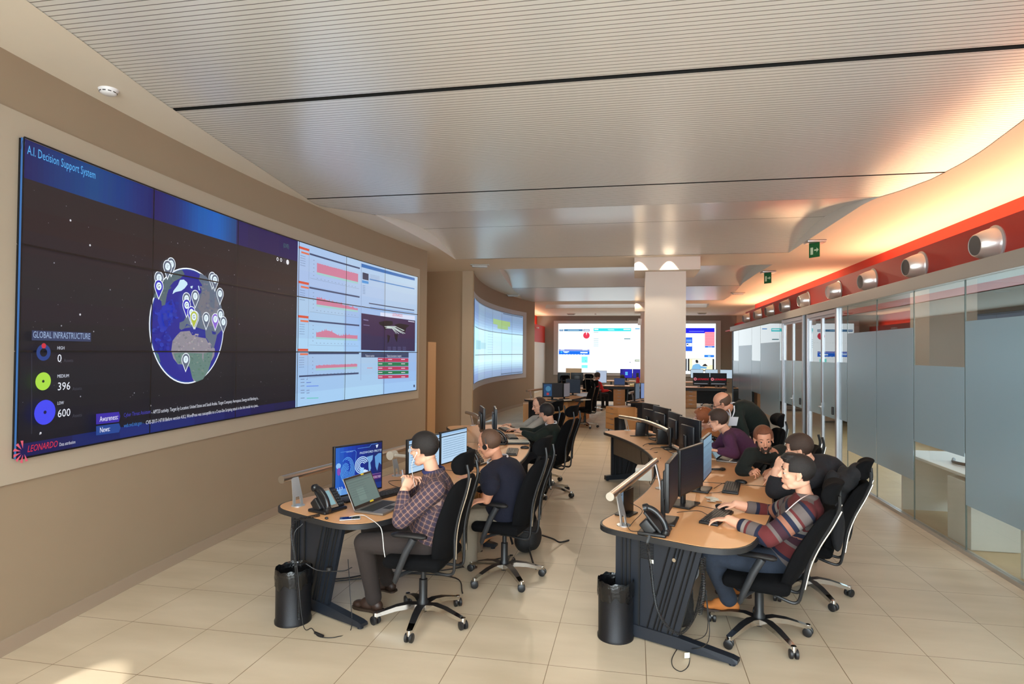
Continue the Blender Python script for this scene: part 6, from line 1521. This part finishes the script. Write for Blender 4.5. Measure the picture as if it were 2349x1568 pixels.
def person(label, J, face, top, trousers, skin=SKIN, hairm=None, hair=None, hair_kw={}, build=1.0, voxel=.0065, cloth_voxel=.012, sleeve=1.0, collar=None, shoes=None, hands=None, up=None, beard=None, glasses=False, legs=True, group=None, extra=None, pattern=None, headscale=1.06, female=False, belly=1.0):
    """J: joints in world space: head, neck, pelvis, shl, ell, wrl, shr, elr, wrr, (hil, knl, anl, hir, knr, anr)"""
    J = {k: Vector(v) for k, v in J.items()}
    base = Vector((J['pelvis'].x, J['pelvis'].y, 0)); t = empty('person', base, 0, label, 'person', group)
    head, neck, pel = J['head'], J['neck'], J['pelvis']
    neck = head+(neck-head).normalized()*.172*headscale; J['neck'] = neck; build *= 1.12
    R = frame3(face, up or (head-neck).normalized()*.5+Vector((0, 0, 1)))
    lat = (J['shl']-J['shr']); lat.normalize(); spine = (neck-pel); sl = spine.length; sd = spine.normalized(); fwdv = lat.cross(sd).normalized()
    if fwdv.dot(Vector(face)) < 0: fwdv = -fwdv
    hl = lat.copy(); hl.z = 0; hl.normalize(); shw = (J['shl']-J['shr']).length/2; mid = (J['shl']+J['shr'])/2
    bend = J.get('chest') or (pel+spine*.55-fwdv*.015)
    def sp(tt): return pel*(1-tt)**2+bend*2*tt*(1-tt)*1.0+neck*tt**2
    hv = hand
    # body: one continuous skin surface, mostly under the clothes
    mb = MB(); head_shape(mb, head, R, headscale, female=female)
    cap(mb, neck-sd*.02, head+R @ Vector((0, -.034, -.06)), .052, .047, 16)
    cap(mb, pel, sp(.5), .09, .09); cap(mb, sp(.5), sp(.85), .09, .07); cap(mb, sp(.85), neck, .07, .05)
    for s_, a in (('l', 1), ('r', -1)):
        sh, el, wr = J['sh'+s_], J['el'+s_], J['wr'+s_]
        cap(mb, sp(.88), sh, .045, .045); cap(mb, sh, el, .042*build, .036*build); cap(mb, el, wr, .037*build, .026*build)
        hd = (hands or {}).get(s_, {}); fw_h = Vector(hd.get('fwd', (wr-el).normalized())); uph = Vector(hd.get('up', (0, 0, 1)))
        sgn = hd.get('thumb_side', None)
        if sgn is None: sgn = 1 if s_ == 'l' else -1
        hand(mb, wr, fw_h, uph, sgn, hd.get('curl', .35), hd.get('point', False), hd.get('s', 1.0), hd.get('spread', .03), hd.get('thumb', .6))
        if legs and 'kn'+s_ in J:
            hi = pel+hl*a*.09; cap(mb, pel, hi, .07, .07); cap(mb, hi, J['kn'+s_], .06, .045); cap(mb, J['kn'+s_], J['an'+s_], .043, .033)
    part(remeshed(mb, voxel, 2), 'body', skin, t)
    # face details
    e = MB()
    for q in (-1, 1):
        c = head+R @ Vector((q*.030, .0680, .0035))*headscale
        e.ell(c, .0104*headscale, R, 0, 14, 10); e.ell(c+R @ Vector((0, .0085, 0))*headscale, (.0068*headscale, .0044*headscale, .0068*headscale), R, 1, 10, 8)
    e.build('eyes', [EYEW, IRIS], t, smooth=True)
    lp = MB(); lp.ell(head+R @ Vector((0, .0832, -.0505))*headscale, (.017, .0072, .0034), R); lp.ell(head+R @ Vector((0, .0815, -.0598))*headscale, (.015, .0072, .0038), R); lp.build('lips', LIP, t, smooth=True)
    if hairm:
        hb = hair_shape(head, R, headscale, hair or H_short, **hair_kw); part(remeshed(hb, .0055, 2), 'hair', hairm, t)
        eb = MB()
        for q in (-1, 1): eb.tube([head+R @ Vector(p)*headscale for p in ((q*.014, .0815, .026), (q*.030, .0810, .031), (q*.046, .0700, .026))], [.003, .0038, .002], n=6)
        eb.build('eyebrows', hairm, t, smooth=True)
    if beard:
        b = MB(); g = lambda p: head+R @ (Vector(p)*headscale)
        b.ell(g((0, .048, -.090)), (.039, .039, .028), R); b.ell(g((0, .0905, -.041)), (.022, .008, .0045), R)
        for q in (-1, 1): b.ell(g((q*.036, .010, -.066)), (.027, .047, .033), R); b.ell(g((q*.05, .0, -.035)), (.016, .018, .03), R); b.ell(g((q*.026, .070, -.062)), (.014, .018, .022), R)
        part(remeshed(b, .005, 2), 'beard', beard, t)
    if glasses:
        b = MB()
        for q in (-1, 1):
            c = [head+R @ (Vector((q*.033+.021*math.cos(a), .090-.10*(abs(q*.033+.021*math.cos(a))-.01)**2*10*.2, .003+.015*math.sin(a)))*headscale) for a in [2*PI*i/16 for i in range(17)]]
            b.tube(c, .0016, n=5); b.tube([head+R @ (Vector(p)*headscale) for p in ((q*.053, .086, .006), (q*.074, .05, .010), (q*.079, -.005, .010))], .0018, n=5)
        b.tube([head+R @ (Vector(p)*headscale) for p in ((-.012, .091, .006), (.012, .091, .006))], .0016, n=5)
        b.build('glasses', mat('dark_spectacle_frame', (20, 18, 18), .3) if glasses is True else glasses, t, smooth=True)
    # top garment
    g = MB(); B = build
    secs = []
    for tt, w_, h in ((-.04, .150, .110), (.08, .168, .122*belly), (.25, .165, .125*belly), (.45, .163, .120), (.62, .175, .122), (.78, .180, .112), (.90, .150, .090), (.985, .085, .068), (1.03, .066, .062)):
        l2 = (hl*(1-min(1, max(0, tt)))+lat*min(1, max(0, tt))).normalized(); d_ = (sp(min(tt+.05, 1.05))-sp(tt-.05)).normalized(); f_ = l2.cross(d_).normalized()
        if f_.dot(fwdv) < 0: f_ = -f_
        ww = w_*B
        if tt > .55: ww = min(ww, shw+.01)
        secs.append((sp(tt), l2, f_, ww, h*B))
    loft(g, secs, 24)
    for s_, a in (('l', 1), ('r', -1)):
        sh, el, wr = J['sh'+s_], J['el'+s_], J['wr'+s_]
        cap(g, sp(.86)+lat*a*.05, sh, .070*B, .062*B); cap(g, sh, el, .062*B, .052*B)
        if sleeve > .02: cap(g, el, el+(wr-el)*min(sleeve, .97), .053*B, (.053-.017*min(1, sleeve))*B)
        r_ = random.Random(s_+label)
        for k in range(4):   # soft folds at the elbow and armpit
            q = el+(sh-el)*r_.uniform(-.0, .35); d_ = (sh-el).normalized(); g.ell(q+Vector((r_.uniform(-.012, .012), r_.uniform(-.012, .012), 0)), (.056*B, .056*B, .012), frame3(d_.orthogonal(), d_))
    me = remeshed(g, cloth_voxel, 3)
    if pattern:
        bones = [(neck+sd*.03, bend, 0, .12*B, tuple(fwdv)), (bend, pel-sd*.1, (bend-neck).length+.03, .13*B, tuple(fwdv))]
        for s_ in 'lr': bones += [(J['sh'+s_], J['el'+s_], .12, .056*B, (0, 0, 1)), (J['el'+s_], J['wr'+s_], .12+(J['el'+s_]-J['sh'+s_]).length, .045*B, (0, 0, 1))]
        along_attr(me, bones)
    topo = part(me, top[0], top[1], t)
    if collar:
        c = MB(); nk = neck+sd*.012; RR = frame3(fwdv, sd)
        ring_ = [nk+RR @ Vector((.064*B*math.cos(a), .062*B*math.sin(a)+.004, .016*(1-math.sin(a))-.012)) for a in [2*PI*i/20+PI/2 for i in range(21)]]
        c.tube(ring_, .0085, n=8, flat=1.6); c.build('collar', collar, t, smooth=True)
    if legs and 'knl' in J:
        g = MB(); loft(g, [(pel-sd*.10, hl, fwdv, .13*B, .10*B), (pel-sd*.03, hl, fwdv, .165*B, .12*B), (pel+sd*.06, hl, fwdv, .158*B, .112*B), (pel+sd*.10, hl, fwdv, .150*B, .108*B)], 20)
        for s_, a in (('l', 1), ('r', -1)):
            hi = pel+hl*a*.085*B; kn, an = J['kn'+s_], J['an'+s_]
            cap(g, hi, kn, .084*B, .060*B); cap(g, kn, an+(kn-an).normalized()*.03, .060*B, .046*B); cap(g, an+(kn-an).normalized()*.1, an+(kn-an).normalized()*.015, .047*B, .050*B)
        part(remeshed(g, cloth_voxel, 3), 'trousers', trousers, t)
        for s_ in 'lr':
            an = J['an'+s_]; td = Vector(J.get('toe'+s_, (Vector(face).x, Vector(face).y, -.0))); td = td-Vector((0, 0, 0)); td.normalize(); RR = frame3(td, (0, 0, 1)); fl_ = an-Vector((0, 0, .085))
            f = MB(); G = lambda p: fl_+RR @ Vector(p)
            f.ell(G((0, -.03, .040)), (.038, .045, .042), RR); f.ell(G((0, .06, .036)), (.044, .075, .036), RR); f.ell(G((0, .135, .028)), (.046, .055, .026), RR); f.ell(G((0, .0, .068)), (.040, .050, .045), RR); f.ell(G((0, .05, .056)), (.034, .065, .034), RR)
            sh_ = part(remeshed(f, .008, 3), 'shoe', shoes or DARKP, t)
            so = MB(); so.prism([(lambda v: (v.x, v.y))(G((.048*w2, y, 0))) for y, w2 in ((-.078, .5), (-.06, .85), (.02, .78), (.10, 1.0), (.15, .95), (.185, .55), (.196, 0), (.185, -.55), (.15, -.95), (.10, -1.0), (.02, -.78), (-.06, -.85), (-.078, -.5))][::-1], fl_.z-.004, fl_.z+.014); so.build('shoe_sole', mat('dark_rubber_sole', (52, 36, 24), .7), sh_)
    if extra: extra(t, J, R, head, headscale)
    return t
D = atD
HDK = mat('near_black_hair', (26, 20, 18), .6, noise=.3, nscale=90, bump=.5, bscale=260); HBR = mat('dark_brown_hair', (56, 38, 28), .6, noise=.35, nscale=90, bump=.5, bscale=260)
HRD = mat('reddish_brown_hair', (112, 62, 36), .6, noise=.35, nscale=80, bump=.5, bscale=240); HGR = mat('short_brown_hair', (86, 60, 44), .7, noise=.3, nscale=120); HOR = mat('copper_hair', (150, 82, 42), .55, noise=.3, nscale=80, bump=.5, bscale=240)
PLAID = garment_material('brown_checked_cotton', 'plaid', (rgb(88, 64, 60), rgb(178, 140, 126), rgb(52, 46, 66)))
W_, N_, R_, G_, O_, P_ = rgb(128, 120, 114), rgb(20, 26, 50), rgb(92, 32, 34), rgb(96, 86, 84), rgb(146, 96, 76), rgb(56, 24, 36)
STR = garment_material('striped_knit', 'stripes', [(0, R_), (.22, N_), (.29, G_), (.46, R_), (.51, W_), (.58, N_), (.67, O_), (.76, N_), (.80, P_), (.93, G_)])
NAVY = mat('navy_knit', (16, 18, 36), .95, noise=.1, nscale=40, bump=.3, bscale=60); DGREEN = mat('dark_green_knit', (18, 28, 22), .95, noise=.1, nscale=40, bump=.3, bscale=60)
GREYK = mat('light_grey_knit', (166, 160, 150), .95, bump=.3, bscale=60); PURP = mat('plum_knit', (74, 36, 66), .95, bump=.3, bscale=60); ORK = mat('orange_knit', (206, 134, 84), .95, bump=.3, bscale=60)
BLKK = mat('charcoal_jacket_cloth', (24, 24, 30), .9, bump=.3, bscale=60); OLIVE = mat('black_green_knit', (20, 23, 18), .95, bump=.3, bscale=60)
TBRN = mat('dark_brown_trousers', (44, 35, 32), .9, bump=.25, bscale=50); JEANS = mat('blue_grey_jeans', (40, 48, 62), .9, bump=.3, bscale=50, noise=.15, nscale=20); TGRY = mat('stone_trousers', (136, 124, 108), .9, bump=.3, bscale=50); TDK = mat('dark_trousers', (22, 22, 27), .9)
WHC = mat('white_shirt_collar', (216, 216, 220), .7); SHBRN = mat('brown_leather_shoe', (52, 34, 26), .5); SHTAN = mat('tan_suede_shoe', (176, 104, 44), .85, bump=.2, bscale=200)
LCD = mat('white_cable', (226, 224, 220), .5)
f1 = (-.93, .36, 0)
# ---- man in the checked shirt
def extra_l1(t, J, R, h, s):
    g = lambda p: h+R @ Vector(p)
    m = MB(); m.tube(bez([g((-.082, .004, -.012)), g((-.086, .018, -.03)), g((-.084, .055, -.085)), g((-.06, .08, -.16)), D(952, 1115, 4.2)], 6), .0022, n=6); m.ell(g((-.083, .006, -.008)), (.006, .008, .010), R); m.build('earphone', LCD, t, smooth=True)
    w = MB(); a = J['wrl']+(J['ell']-J['wrl']).normalized()*.035; d = (J['wrl']-J['ell']).normalized(); RR = frame3(d, (0, 0, 1)); w.lathe([(.033, -.012), (.036, -.012), (.036, .012), (.033, .012)], a, 20, 'y', R=RR); w.build('watch_strap', mat('black_strap', (16, 16, 18), .5), t)
    w = MB(); w.lathe([(0, -.006), (.017, -.006), (.017, .006), (0, .006)], a+RR @ Vector((-.034, 0, .0)), 16, 'x', R=RR); w.build('wrist_watch', mat('watch_steel', (170, 180, 190), .2, metal=.9), t)
person('man in a brown checked shirt with chin on hand at the near left desk',
       dict(head=D(972, 1030, 4.40), neck=D(1002, 1098, 4.40), chest=D(1012, 1165, 4.42), pelvis=D(975, 1240, 4.42),
            shl=D(1000, 1122, 4.20), ell=D(920, 1192, 4.16), wrl=D(927, 1124, 4.24), shr=D(985, 1110, 4.58), elr=D(925, 1172, 4.62), wrr=D(934, 1112, 4.40),
            knl=D(835, 1243, 4.34), anl=D(858, 1373, 4.50), knr=D(850, 1215, 4.60), anr=D(890, 1330, 4.90)),
       (-.96, .24, -.10), ('checked_shirt', PLAID), TBRN, hairm=HDK, hair=H_short, hair_kw=dict(thick=.009), build=1.08, voxel=.0052, cloth_voxel=.010, sleeve=.80,
       collar=mat('blue_shirt_collar', (36, 40, 86), .8), shoes=SHBRN, glasses=mat('pale_spectacle_frame', (196, 190, 186), .3), pattern=True, extra=extra_l1,
       hands={'l': dict(fwd=(D(950, 1082, 4.30)-D(927, 1124, 4.24)), up=(.6, -.75, -.1), curl=.75), 'r': dict(fwd=(D(958, 1078, 4.34)-D(934, 1112, 4.40)), up=(-.7, .2, .5), curl=.9)})
# ---- man in the navy sweater
def extra_l2(t, J, R, h, s):
    w = MB(); a = J['wrl']+(J['ell']-J['wrl']).normalized()*.04; d = (J['wrl']-J['ell']).normalized(); w.lathe([(.030, -.010), (.033, -.010), (.033, .010), (.030, .010)], a, 20, 'y', R=frame3(d, (0, 1, 0))); w.build('watch_strap', mat('black_strap'), t)
    m = MB(); m.tube([h+R @ Vector((.088*math.cos(a_), -.02, .02+.098*math.sin(a_))) for a_ in [PI*i/14 for i in range(15)]], .004, n=6)
    m.lathe([(0, -.008), (.022, -.008), (.022, .008), (0, .008)], h+R @ Vector((-.086, .002, -.0)), 14, 'x', R=R); m.build('headset', DARKP, t, smooth=True)
person('balding man in a navy sweater leaning forward with one hand on the chair armrest',
       dict(head=D(1122, 1018, 5.15), neck=D(1148, 1066, 5.22), chest=D(1176, 1112, 5.22), pelvis=D(1160, 1186, 5.30),
            shl=D(1122, 1092, 5.02), ell=D(1124, 1116, 4.90), wrl=D(1116, 1146, 4.92), shr=D(1160, 1070, 5.42), elr=D(1105, 1112, 5.60), wrr=D(1070, 1098, 5.75),
            knl=D(1076, 1190, 5.20), anl=D(1078, 1290, 5.45), knr=D(1080, 1168, 5.50), anr=D(1092, 1255, 5.9)),
       (-.95, .20, -.28), ('navy_sweater', NAVY), TGRY, skin=SKINR, hairm=HGR, hair=H_receding, hair_kw=dict(thick=.004, ruff=.001), build=1.28, voxel=.006, sleeve=.02, collar=WHC, shoes=SHBRN, extra=extra_l2,
       hands={'l': dict(fwd=(-.85, -.1, -.12), up=(.1, -.2, 1), curl=.25)})
# ---- man in the light grey sweater
person('man in a light grey sweater typing at the far end of the left row',
       dict(head=D(1236, 930, 9.1), neck=D(1246, 960, 9.1), chest=D(1252, 985, 9.1), pelvis=D(1258, 1010, 9.1),
            shl=D(1238, 968, 8.88), ell=D(1212, 988, 8.75), wrl=D(1182, 985, 8.85), shr=D(1226, 962, 9.3), elr=D(1202, 978, 9.3), wrr=D(1172, 974, 9.2),
            knl=D(1190, 1020, 9.0), anl=D(1190, 1085, 9.1), knr=D(1190, 1012, 9.3), anr=D(1190, 1070, 9.5)),
       (-.75, -.45, -.25), ('grey_sweater', GREYK), TDK, hairm=HBR, hair=H_receding, hair_kw=dict(thick=.007), voxel=.008, cloth_voxel=.014, sleeve=.92, collar=mat('dark_scarf', (26, 26, 30), .9),
       hands={'l': dict(up=(0, 0, 1), curl=.3), 'r': dict(up=(0, 0, 1), curl=.3)})
# ---- man in the dark green sweater, seen from behind
person('dark-haired man in a dark green sweater seen from behind in the left row',
       dict(head=D(1254, 946, 8.15), neck=D(1266, 976, 8.2), chest=D(1272, 1010, 8.25), pelvis=D(1262, 1045, 8.3),
            shl=D(1252, 990, 8.0), ell=D(1228, 1003, 7.95), wrl=D(1200, 992, 8.1), shr=D(1252, 982, 8.4), elr=D(1225, 992, 8.5), wrr=D(1192, 986, 8.45),
            knl=D(1200, 1050, 8.2), anl=D(1200, 1120, 8.3), knr=D(1198, 1035, 8.5), anr=D(1200, 1100, 8.7)),
       (-.80, .60, -.18), ('green_sweater', DGREEN), TDK, hairm=HDK, hair=H_short, hair_kw=dict(thick=.012), voxel=.008, cloth_voxel=.014, sleeve=.90, collar=WHC, build=1.05,
       hands={'l': dict(up=(0, 0, 1), curl=.3), 'r': dict(up=(0, 0, 1), curl=.3)})
# ---- man in the striped sweater
def lanyard(t, pts, name='lanyard', w=.010, m=WHC):
    b = MB(); p = bez(pts, 6); b.tube(p, w/2, n=6, flat=.35); b.build(name, m, t, smooth=True)
def extra_r1(t, J, R, h, s):
    n = J['neck']
    lanyard(t, [D(1862, 1132, 4.10), D(1846, 1138, 3.99), D(1828, 1150, 3.95), D(1804, 1172, 3.97), D(1778, 1200, 4.02)], w=.008, m=mat('pink_white_ribbon', (226, 206, 206), .6))
person('dark-haired man in a striped sweater typing at the near right desk',
       dict(head=D(1826, 1084, 4.12), neck=D(1853, 1146, 4.14), chest=D(1836, 1222, 4.22), pelvis=D(1790, 1284, 4.30),
            shl=D(1843, 1178, 3.96), ell=D(1762, 1232, 3.98), wrl=D(1672, 1191, 4.20), shr=D(1815, 1160, 4.42), elr=D(1772, 1178, 4.58), wrr=D(1688, 1156, 4.60),
            knl=D(1628, 1268, 4.15), anl=D(1672, 1374, 4.36), knr=D(1655, 1252, 4.42), anr=D(1700, 1340, 4.75)),
       (-.97, .14, -.02), ('striped_sweater', STR), JEANS, hairm=HDK, hair=H_short, hair_kw=dict(thick=.009, ruff=.006, extra=[((0, .058, .100), (.046, .036, .016)), ((.01, .03, .116), (.050, .045, .013))]), voxel=.0052, cloth_voxel=.010, sleeve=.60, shoes=SHTAN, pattern=True, extra=extra_r1, build=1.12,
       hands={'l': dict(fwd=(D(1622, 1189, 4.28)-D(1672, 1191, 4.20)), up=(0, 0, 1), curl=.28), 'r': dict(fwd=(D(1648, 1156, 4.63)-D(1688, 1156, 4.60)), up=(0, 0, 1), curl=.35)})
# ---- man in the charcoal jacket, hand to forehead
person('brown-haired man in a charcoal top holding his forehead and pointing at the desk',
       dict(head=D(1832, 1030, 4.98), neck=D(1866, 1068, 5.02), chest=D(1922, 1090, 5.05), pelvis=D(1908, 1180, 5.12),
            shl=D(1874, 1092, 4.84), ell=D(1776, 1124, 4.94), wrl=D(1781, 1078, 4.94), shr=D(1822, 1085, 5.25), elr=D(1790, 1116, 5.45), wrr=D(1772, 1086, 5.48),
            knl=D(1790, 1180, 5.05), anl=D(1800, 1280, 5.2), knr=D(1790, 1165, 5.35), anr=D(1800, 1250, 5.6)),
       (-.95, .30, -.30), ('charcoal_top', BLKK), TDK, hairm=HBR, hair=H_short, hair_kw=dict(thick=.010, ruff=.008), voxel=.006, cloth_voxel=.012, sleeve=.45, build=1.22,
       hands={'l': dict(fwd=(D(1794, 1040, 4.92)-D(1781, 1078, 4.94)), up=(-.7, -.5, .1), curl=.5), 'r': dict(fwd=(D(1746, 1104, 5.44)-D(1772, 1086, 5.48)), up=(-.2, -.1, 1), curl=.5, point=True)})
# ---- bearded man
def extra_r3(t, J, R, h, s):
    n_ = J['neck']; b = MB(); b.ell(n_+Vector((-.01, -.045, -.02)), (.04, .03, .035)); b.build('undershirt', mat('pale_grey_shirt', (176, 176, 172), .8), t, smooth=True)
person('bearded man with reddish-brown hair in a black-green sweater leaning on the middle right desk',
       dict(head=D(1752, 1008, 5.72), neck=D(1762, 1044, 5.86), chest=D(1800, 1062, 6.1), pelvis=D(1850, 1092, 6.35),
            shl=D(1722, 1042, 5.72), ell=D(1700, 1078, 5.72), wrl=D(1722, 1082, 5.62), shr=D(1792, 1034, 6.02), elr=D(1800, 1062, 5.9), wrr=D(1772, 1076, 5.80),
            knl=D(1780, 1110, 6.2), anl=D(1790, 1190, 6.3), knr=D(1790, 1100, 6.5), anr=D(1800, 1170, 6.7)),
       (-.05, -.98, -.20), ('dark_sweater', OLIVE), TDK, skin=SKINR, hairm=HRD, beard=HBR, hair=H_short, hair_kw=dict(thick=.012, ruff=.012), voxel=.006, cloth_voxel=.012, sleeve=.93, extra=extra_r3,
       hands={'l': dict(fwd=(D(1732, 1078, 5.55)-D(1722, 1082, 5.62)), up=(-.3, -.3, .9), curl=1.1), 'r': dict(up=(0, 0, 1), curl=.6)})
# ---- man in the plum sweater
person('man with glasses in a plum sweater bending towards the laptop on the right row',
       dict(head=D(1646, 964, 6.72), neck=D(1668, 992, 6.75), chest=D(1692, 1012, 6.8), pelvis=D(1730, 1052, 6.9),
            shl=D(1672, 1008, 6.55), ell=D(1684, 1040, 6.45), wrl=D(1650, 1034, 6.5), shr=D(1668, 996, 6.95), elr=D(1650, 1020, 7.0), wrr=D(1630, 1026, 6.9),
            knl=D(1690, 1070, 6.8), anl=D(1700, 1130, 7.0), knr=D(1690, 1060, 7.05), anr=D(1700, 1120, 7.2)),
       (-.92, .35, -.22), ('plum_sweater', PURP), TDK, hairm=HBR, hair=H_short, hair_kw=dict(thick=.010), voxel=.007, cloth_voxel=.012, sleeve=.93, glasses=True,
       hands={'l': dict(up=(0, 0, 1)), 'r': dict(up=(0, 0, 1))})
# ---- woman with copper hair
person('woman with copper hair in an orange sweater behind the dark monitors',
       dict(head=D(1612, 958, 7.55), neck=D(1626, 984, 7.6), chest=D(1634, 1005, 7.6), pelvis=D(1640, 1040, 7.6),
            shl=D(1622, 998, 7.45), ell=D(1606, 1018, 7.4), wrl=D(1590, 1016, 7.35), shr=D(1622, 990, 7.75), elr=D(1606, 1010, 7.8), wrr=D(1592, 1012, 7.7),
            knl=D(1600, 1050, 7.6), anl=D(1600, 1100, 7.8), knr=D(1600, 1045, 7.8), anr=D(1600, 1095, 8.0)),
       (-.97, .20, -.05), ('orange_sweater', ORK), TDK, hairm=HOR, hair=H_long, hair_kw=dict(thick=.018, extra=[((0, -.115, .03), (.035, .035, .04)), ((.0, -.11, -.03), (.02, .02, .05))]), voxel=.008, cloth_voxel=.012, sleeve=.93, female=True, build=.9,
       hands={'l': dict(up=(0, 0, 1)), 'r': dict(up=(0, 0, 1))})
# ---- standing man in the green sweater
def extra_r6(t, J, R, h, s):
    lanyard(t, [D(1672, 938, 6.95), D(1676, 950, 6.88), D(1674, 962, 6.90)], w=.012); lanyard(t, [D(1684, 930, 6.92), D(1684, 945, 6.88), D(1676, 964, 6.90)], w=.012)
    b = MB(); b.box(D(1682, 966, 6.88), (.10, .004, .12), R=Rz(.2) @ Rx(.5)); b.build('badge', mat('white_badge', (220, 220, 222), .5), t)
person('balding man with glasses in a green sweater and lanyard standing bent over his colleagues',
       dict(head=D(1656, 924, 7.05), neck=D(1688, 942, 7.12), chest=D(1722, 934, 7.3), pelvis=D(1742, 985, 7.45),
            shl=D(1692, 956, 6.98), ell=D(1706, 992, 6.95), wrl=D(1712, 1015, 6.85), shr=D(1690, 945, 7.4), elr=D(1690, 980, 7.45), wrr=D(1686, 1005, 7.3),
            knl=D(1735, 1080, 7.3), anl=D(1745, 1160, 7.4), knr=D(1748, 1065, 7.6), anr=D(1752, 1140, 7.7)),
       (-.93, .25, -.45), ('green_sweater', DGREEN), TDK, skin=SKINR, hairm=HGR, hair=H_bald, hair_kw=dict(thick=.005, ruff=.001), voxel=.0065, cloth_voxel=.012, sleeve=.93, glasses=True, collar=WHC, extra=extra_r6, build=1.05,
       hands={'l': dict(up=(-1, 0, .2)), 'r': dict(up=(-1, 0, .2))})

# ---- people in the distance
REDJ = mat('red_jacket_cloth', (200, 30, 34), .8, bump=.3, bscale=60)
def far_person(label, hx, hy, d, face, topm, hairm, dz=0, **k):
    h = D(hx, hy, d); f = Vector(face).normalized(); l = Vector((-f.y, f.x, 0)); p = h-f*.12; p.z = max(.5, h.z-.68)
    J = dict(head=h, neck=h+Vector((-f.x*.05, -f.y*.05, -.18)), pelvis=p, shl=h+l*.19-f*.05+Vector((0, 0, -.26)), shr=h-l*.19-f*.05+Vector((0, 0, -.26)))
    for s_, a in (('l', 1), ('r', -1)):
        J['el'+s_] = J['sh'+s_]+Vector((0, 0, -.24))+f*.10+l*a*.03; J['wr'+s_] = J['el'+s_]+f*.24+Vector((0, 0, .03)); J['kn'+s_] = p+f*.45+l*a*.12+Vector((0, 0, .02)); J['an'+s_] = Vector((J['kn'+s_].x, J['kn'+s_].y, .09))
    return person(label, J, face, ('jacket', topm), TDK, skin=SKINR, hairm=hairm, voxel=.009, cloth_voxel=.016, sleeve=.95, hands={'l': dict(up=(0, 0, 1)), 'r': dict(up=(0, 0, 1))}, **k)
def phones(t, J, R, h, s):
    m = MB(); m.tube([h+R @ Vector((.09*math.cos(a_), -.02, .02+.10*math.sin(a_))) for a_ in [PI*i/12 for i in range(13)]], .008, n=6)
    for q in (-1, 1): m.ell(h+R @ Vector((q*.09, -.01, 0)), (.02, .035, .04), R)
    m.build('headphones', DARKP, t, smooth=True)
far_person('person in a red jacket with headphones working at the far table', 1371, 862, 21.0, (.75, .66, -.1), REDJ, HBR, extra=phones)
far_person('dark-clad person at the far left whose head rises above the monitors', 1300, 866, 22.5, (.1, -.99, -.1), BLKK, HDK)
far_person('dark-clad person in front of the blue screens left of the column', 1428, 866, 25.6, (.3, .95, -.1), BLKK, HDK, extra=phones)
far_person('dark silhouetted person right of the column below the video wall', 1621, 864, 25.2, (.2, .98, -.1), BLKK, HDK)
# ---- bags and the draped jacket
backpack((-1.03, 5.82, 0), math.radians(75), 'black backpack on the floor behind the navy-sweater man\'s chair', 1.05)
cable([(-.90, 5.98, .12), (-.80, 6.05, .07), (-.74, 6.12, .02), (-.66, 6.24, .008)], .009, 'loose black strap reaching from the backpack into the aisle', name='loose_strap', cat='strap')
cable([(-1.0, 5.72, .10), (-.95, 5.62, .03), (-.91, 5.5, .008), (-.86, 5.36, .008)], .009, 'loose black strap hanging from the backpack to the floor', name='loose_strap', cat='strap')
backpack((.30, 4.46, 0), math.radians(-20), 'black bag on the floor under the near right desk', .85, straps=True)
jk = MB(); c = Vector((1.60, 5.16, 0)); g = lambda p: c+Rz(math.radians(62)) @ Vector(p)
for p, r in (((0, -.06, .97), (.25, .07, .09)), ((-.16, .02, .86), (.10, .07, .20)), ((.16, .02, .86), (.10, .07, .20)), ((0, -.02, .80), (.22, .055, .28)), ((.18, -.02, .66), (.08, .05, .24)), ((-.18, -.02, .66), (.08, .05, .22)), ((0, -.12, 1.04), (.15, .06, .07))): jk.ell(g(p), r, Rz(math.radians(62)))
me = remeshed(jk, .012, 3); me.name = 'draped_jacket'; me.materials.append(mat('black_wool_jacket', (20, 20, 24), .95, bump=.5, bscale=25)); o = bpy.data.objects.new('draped_jacket', me); COL.objects.link(o); tag(o, 'black jacket draped over the chair back behind the striped-sweater man', 'jacket')
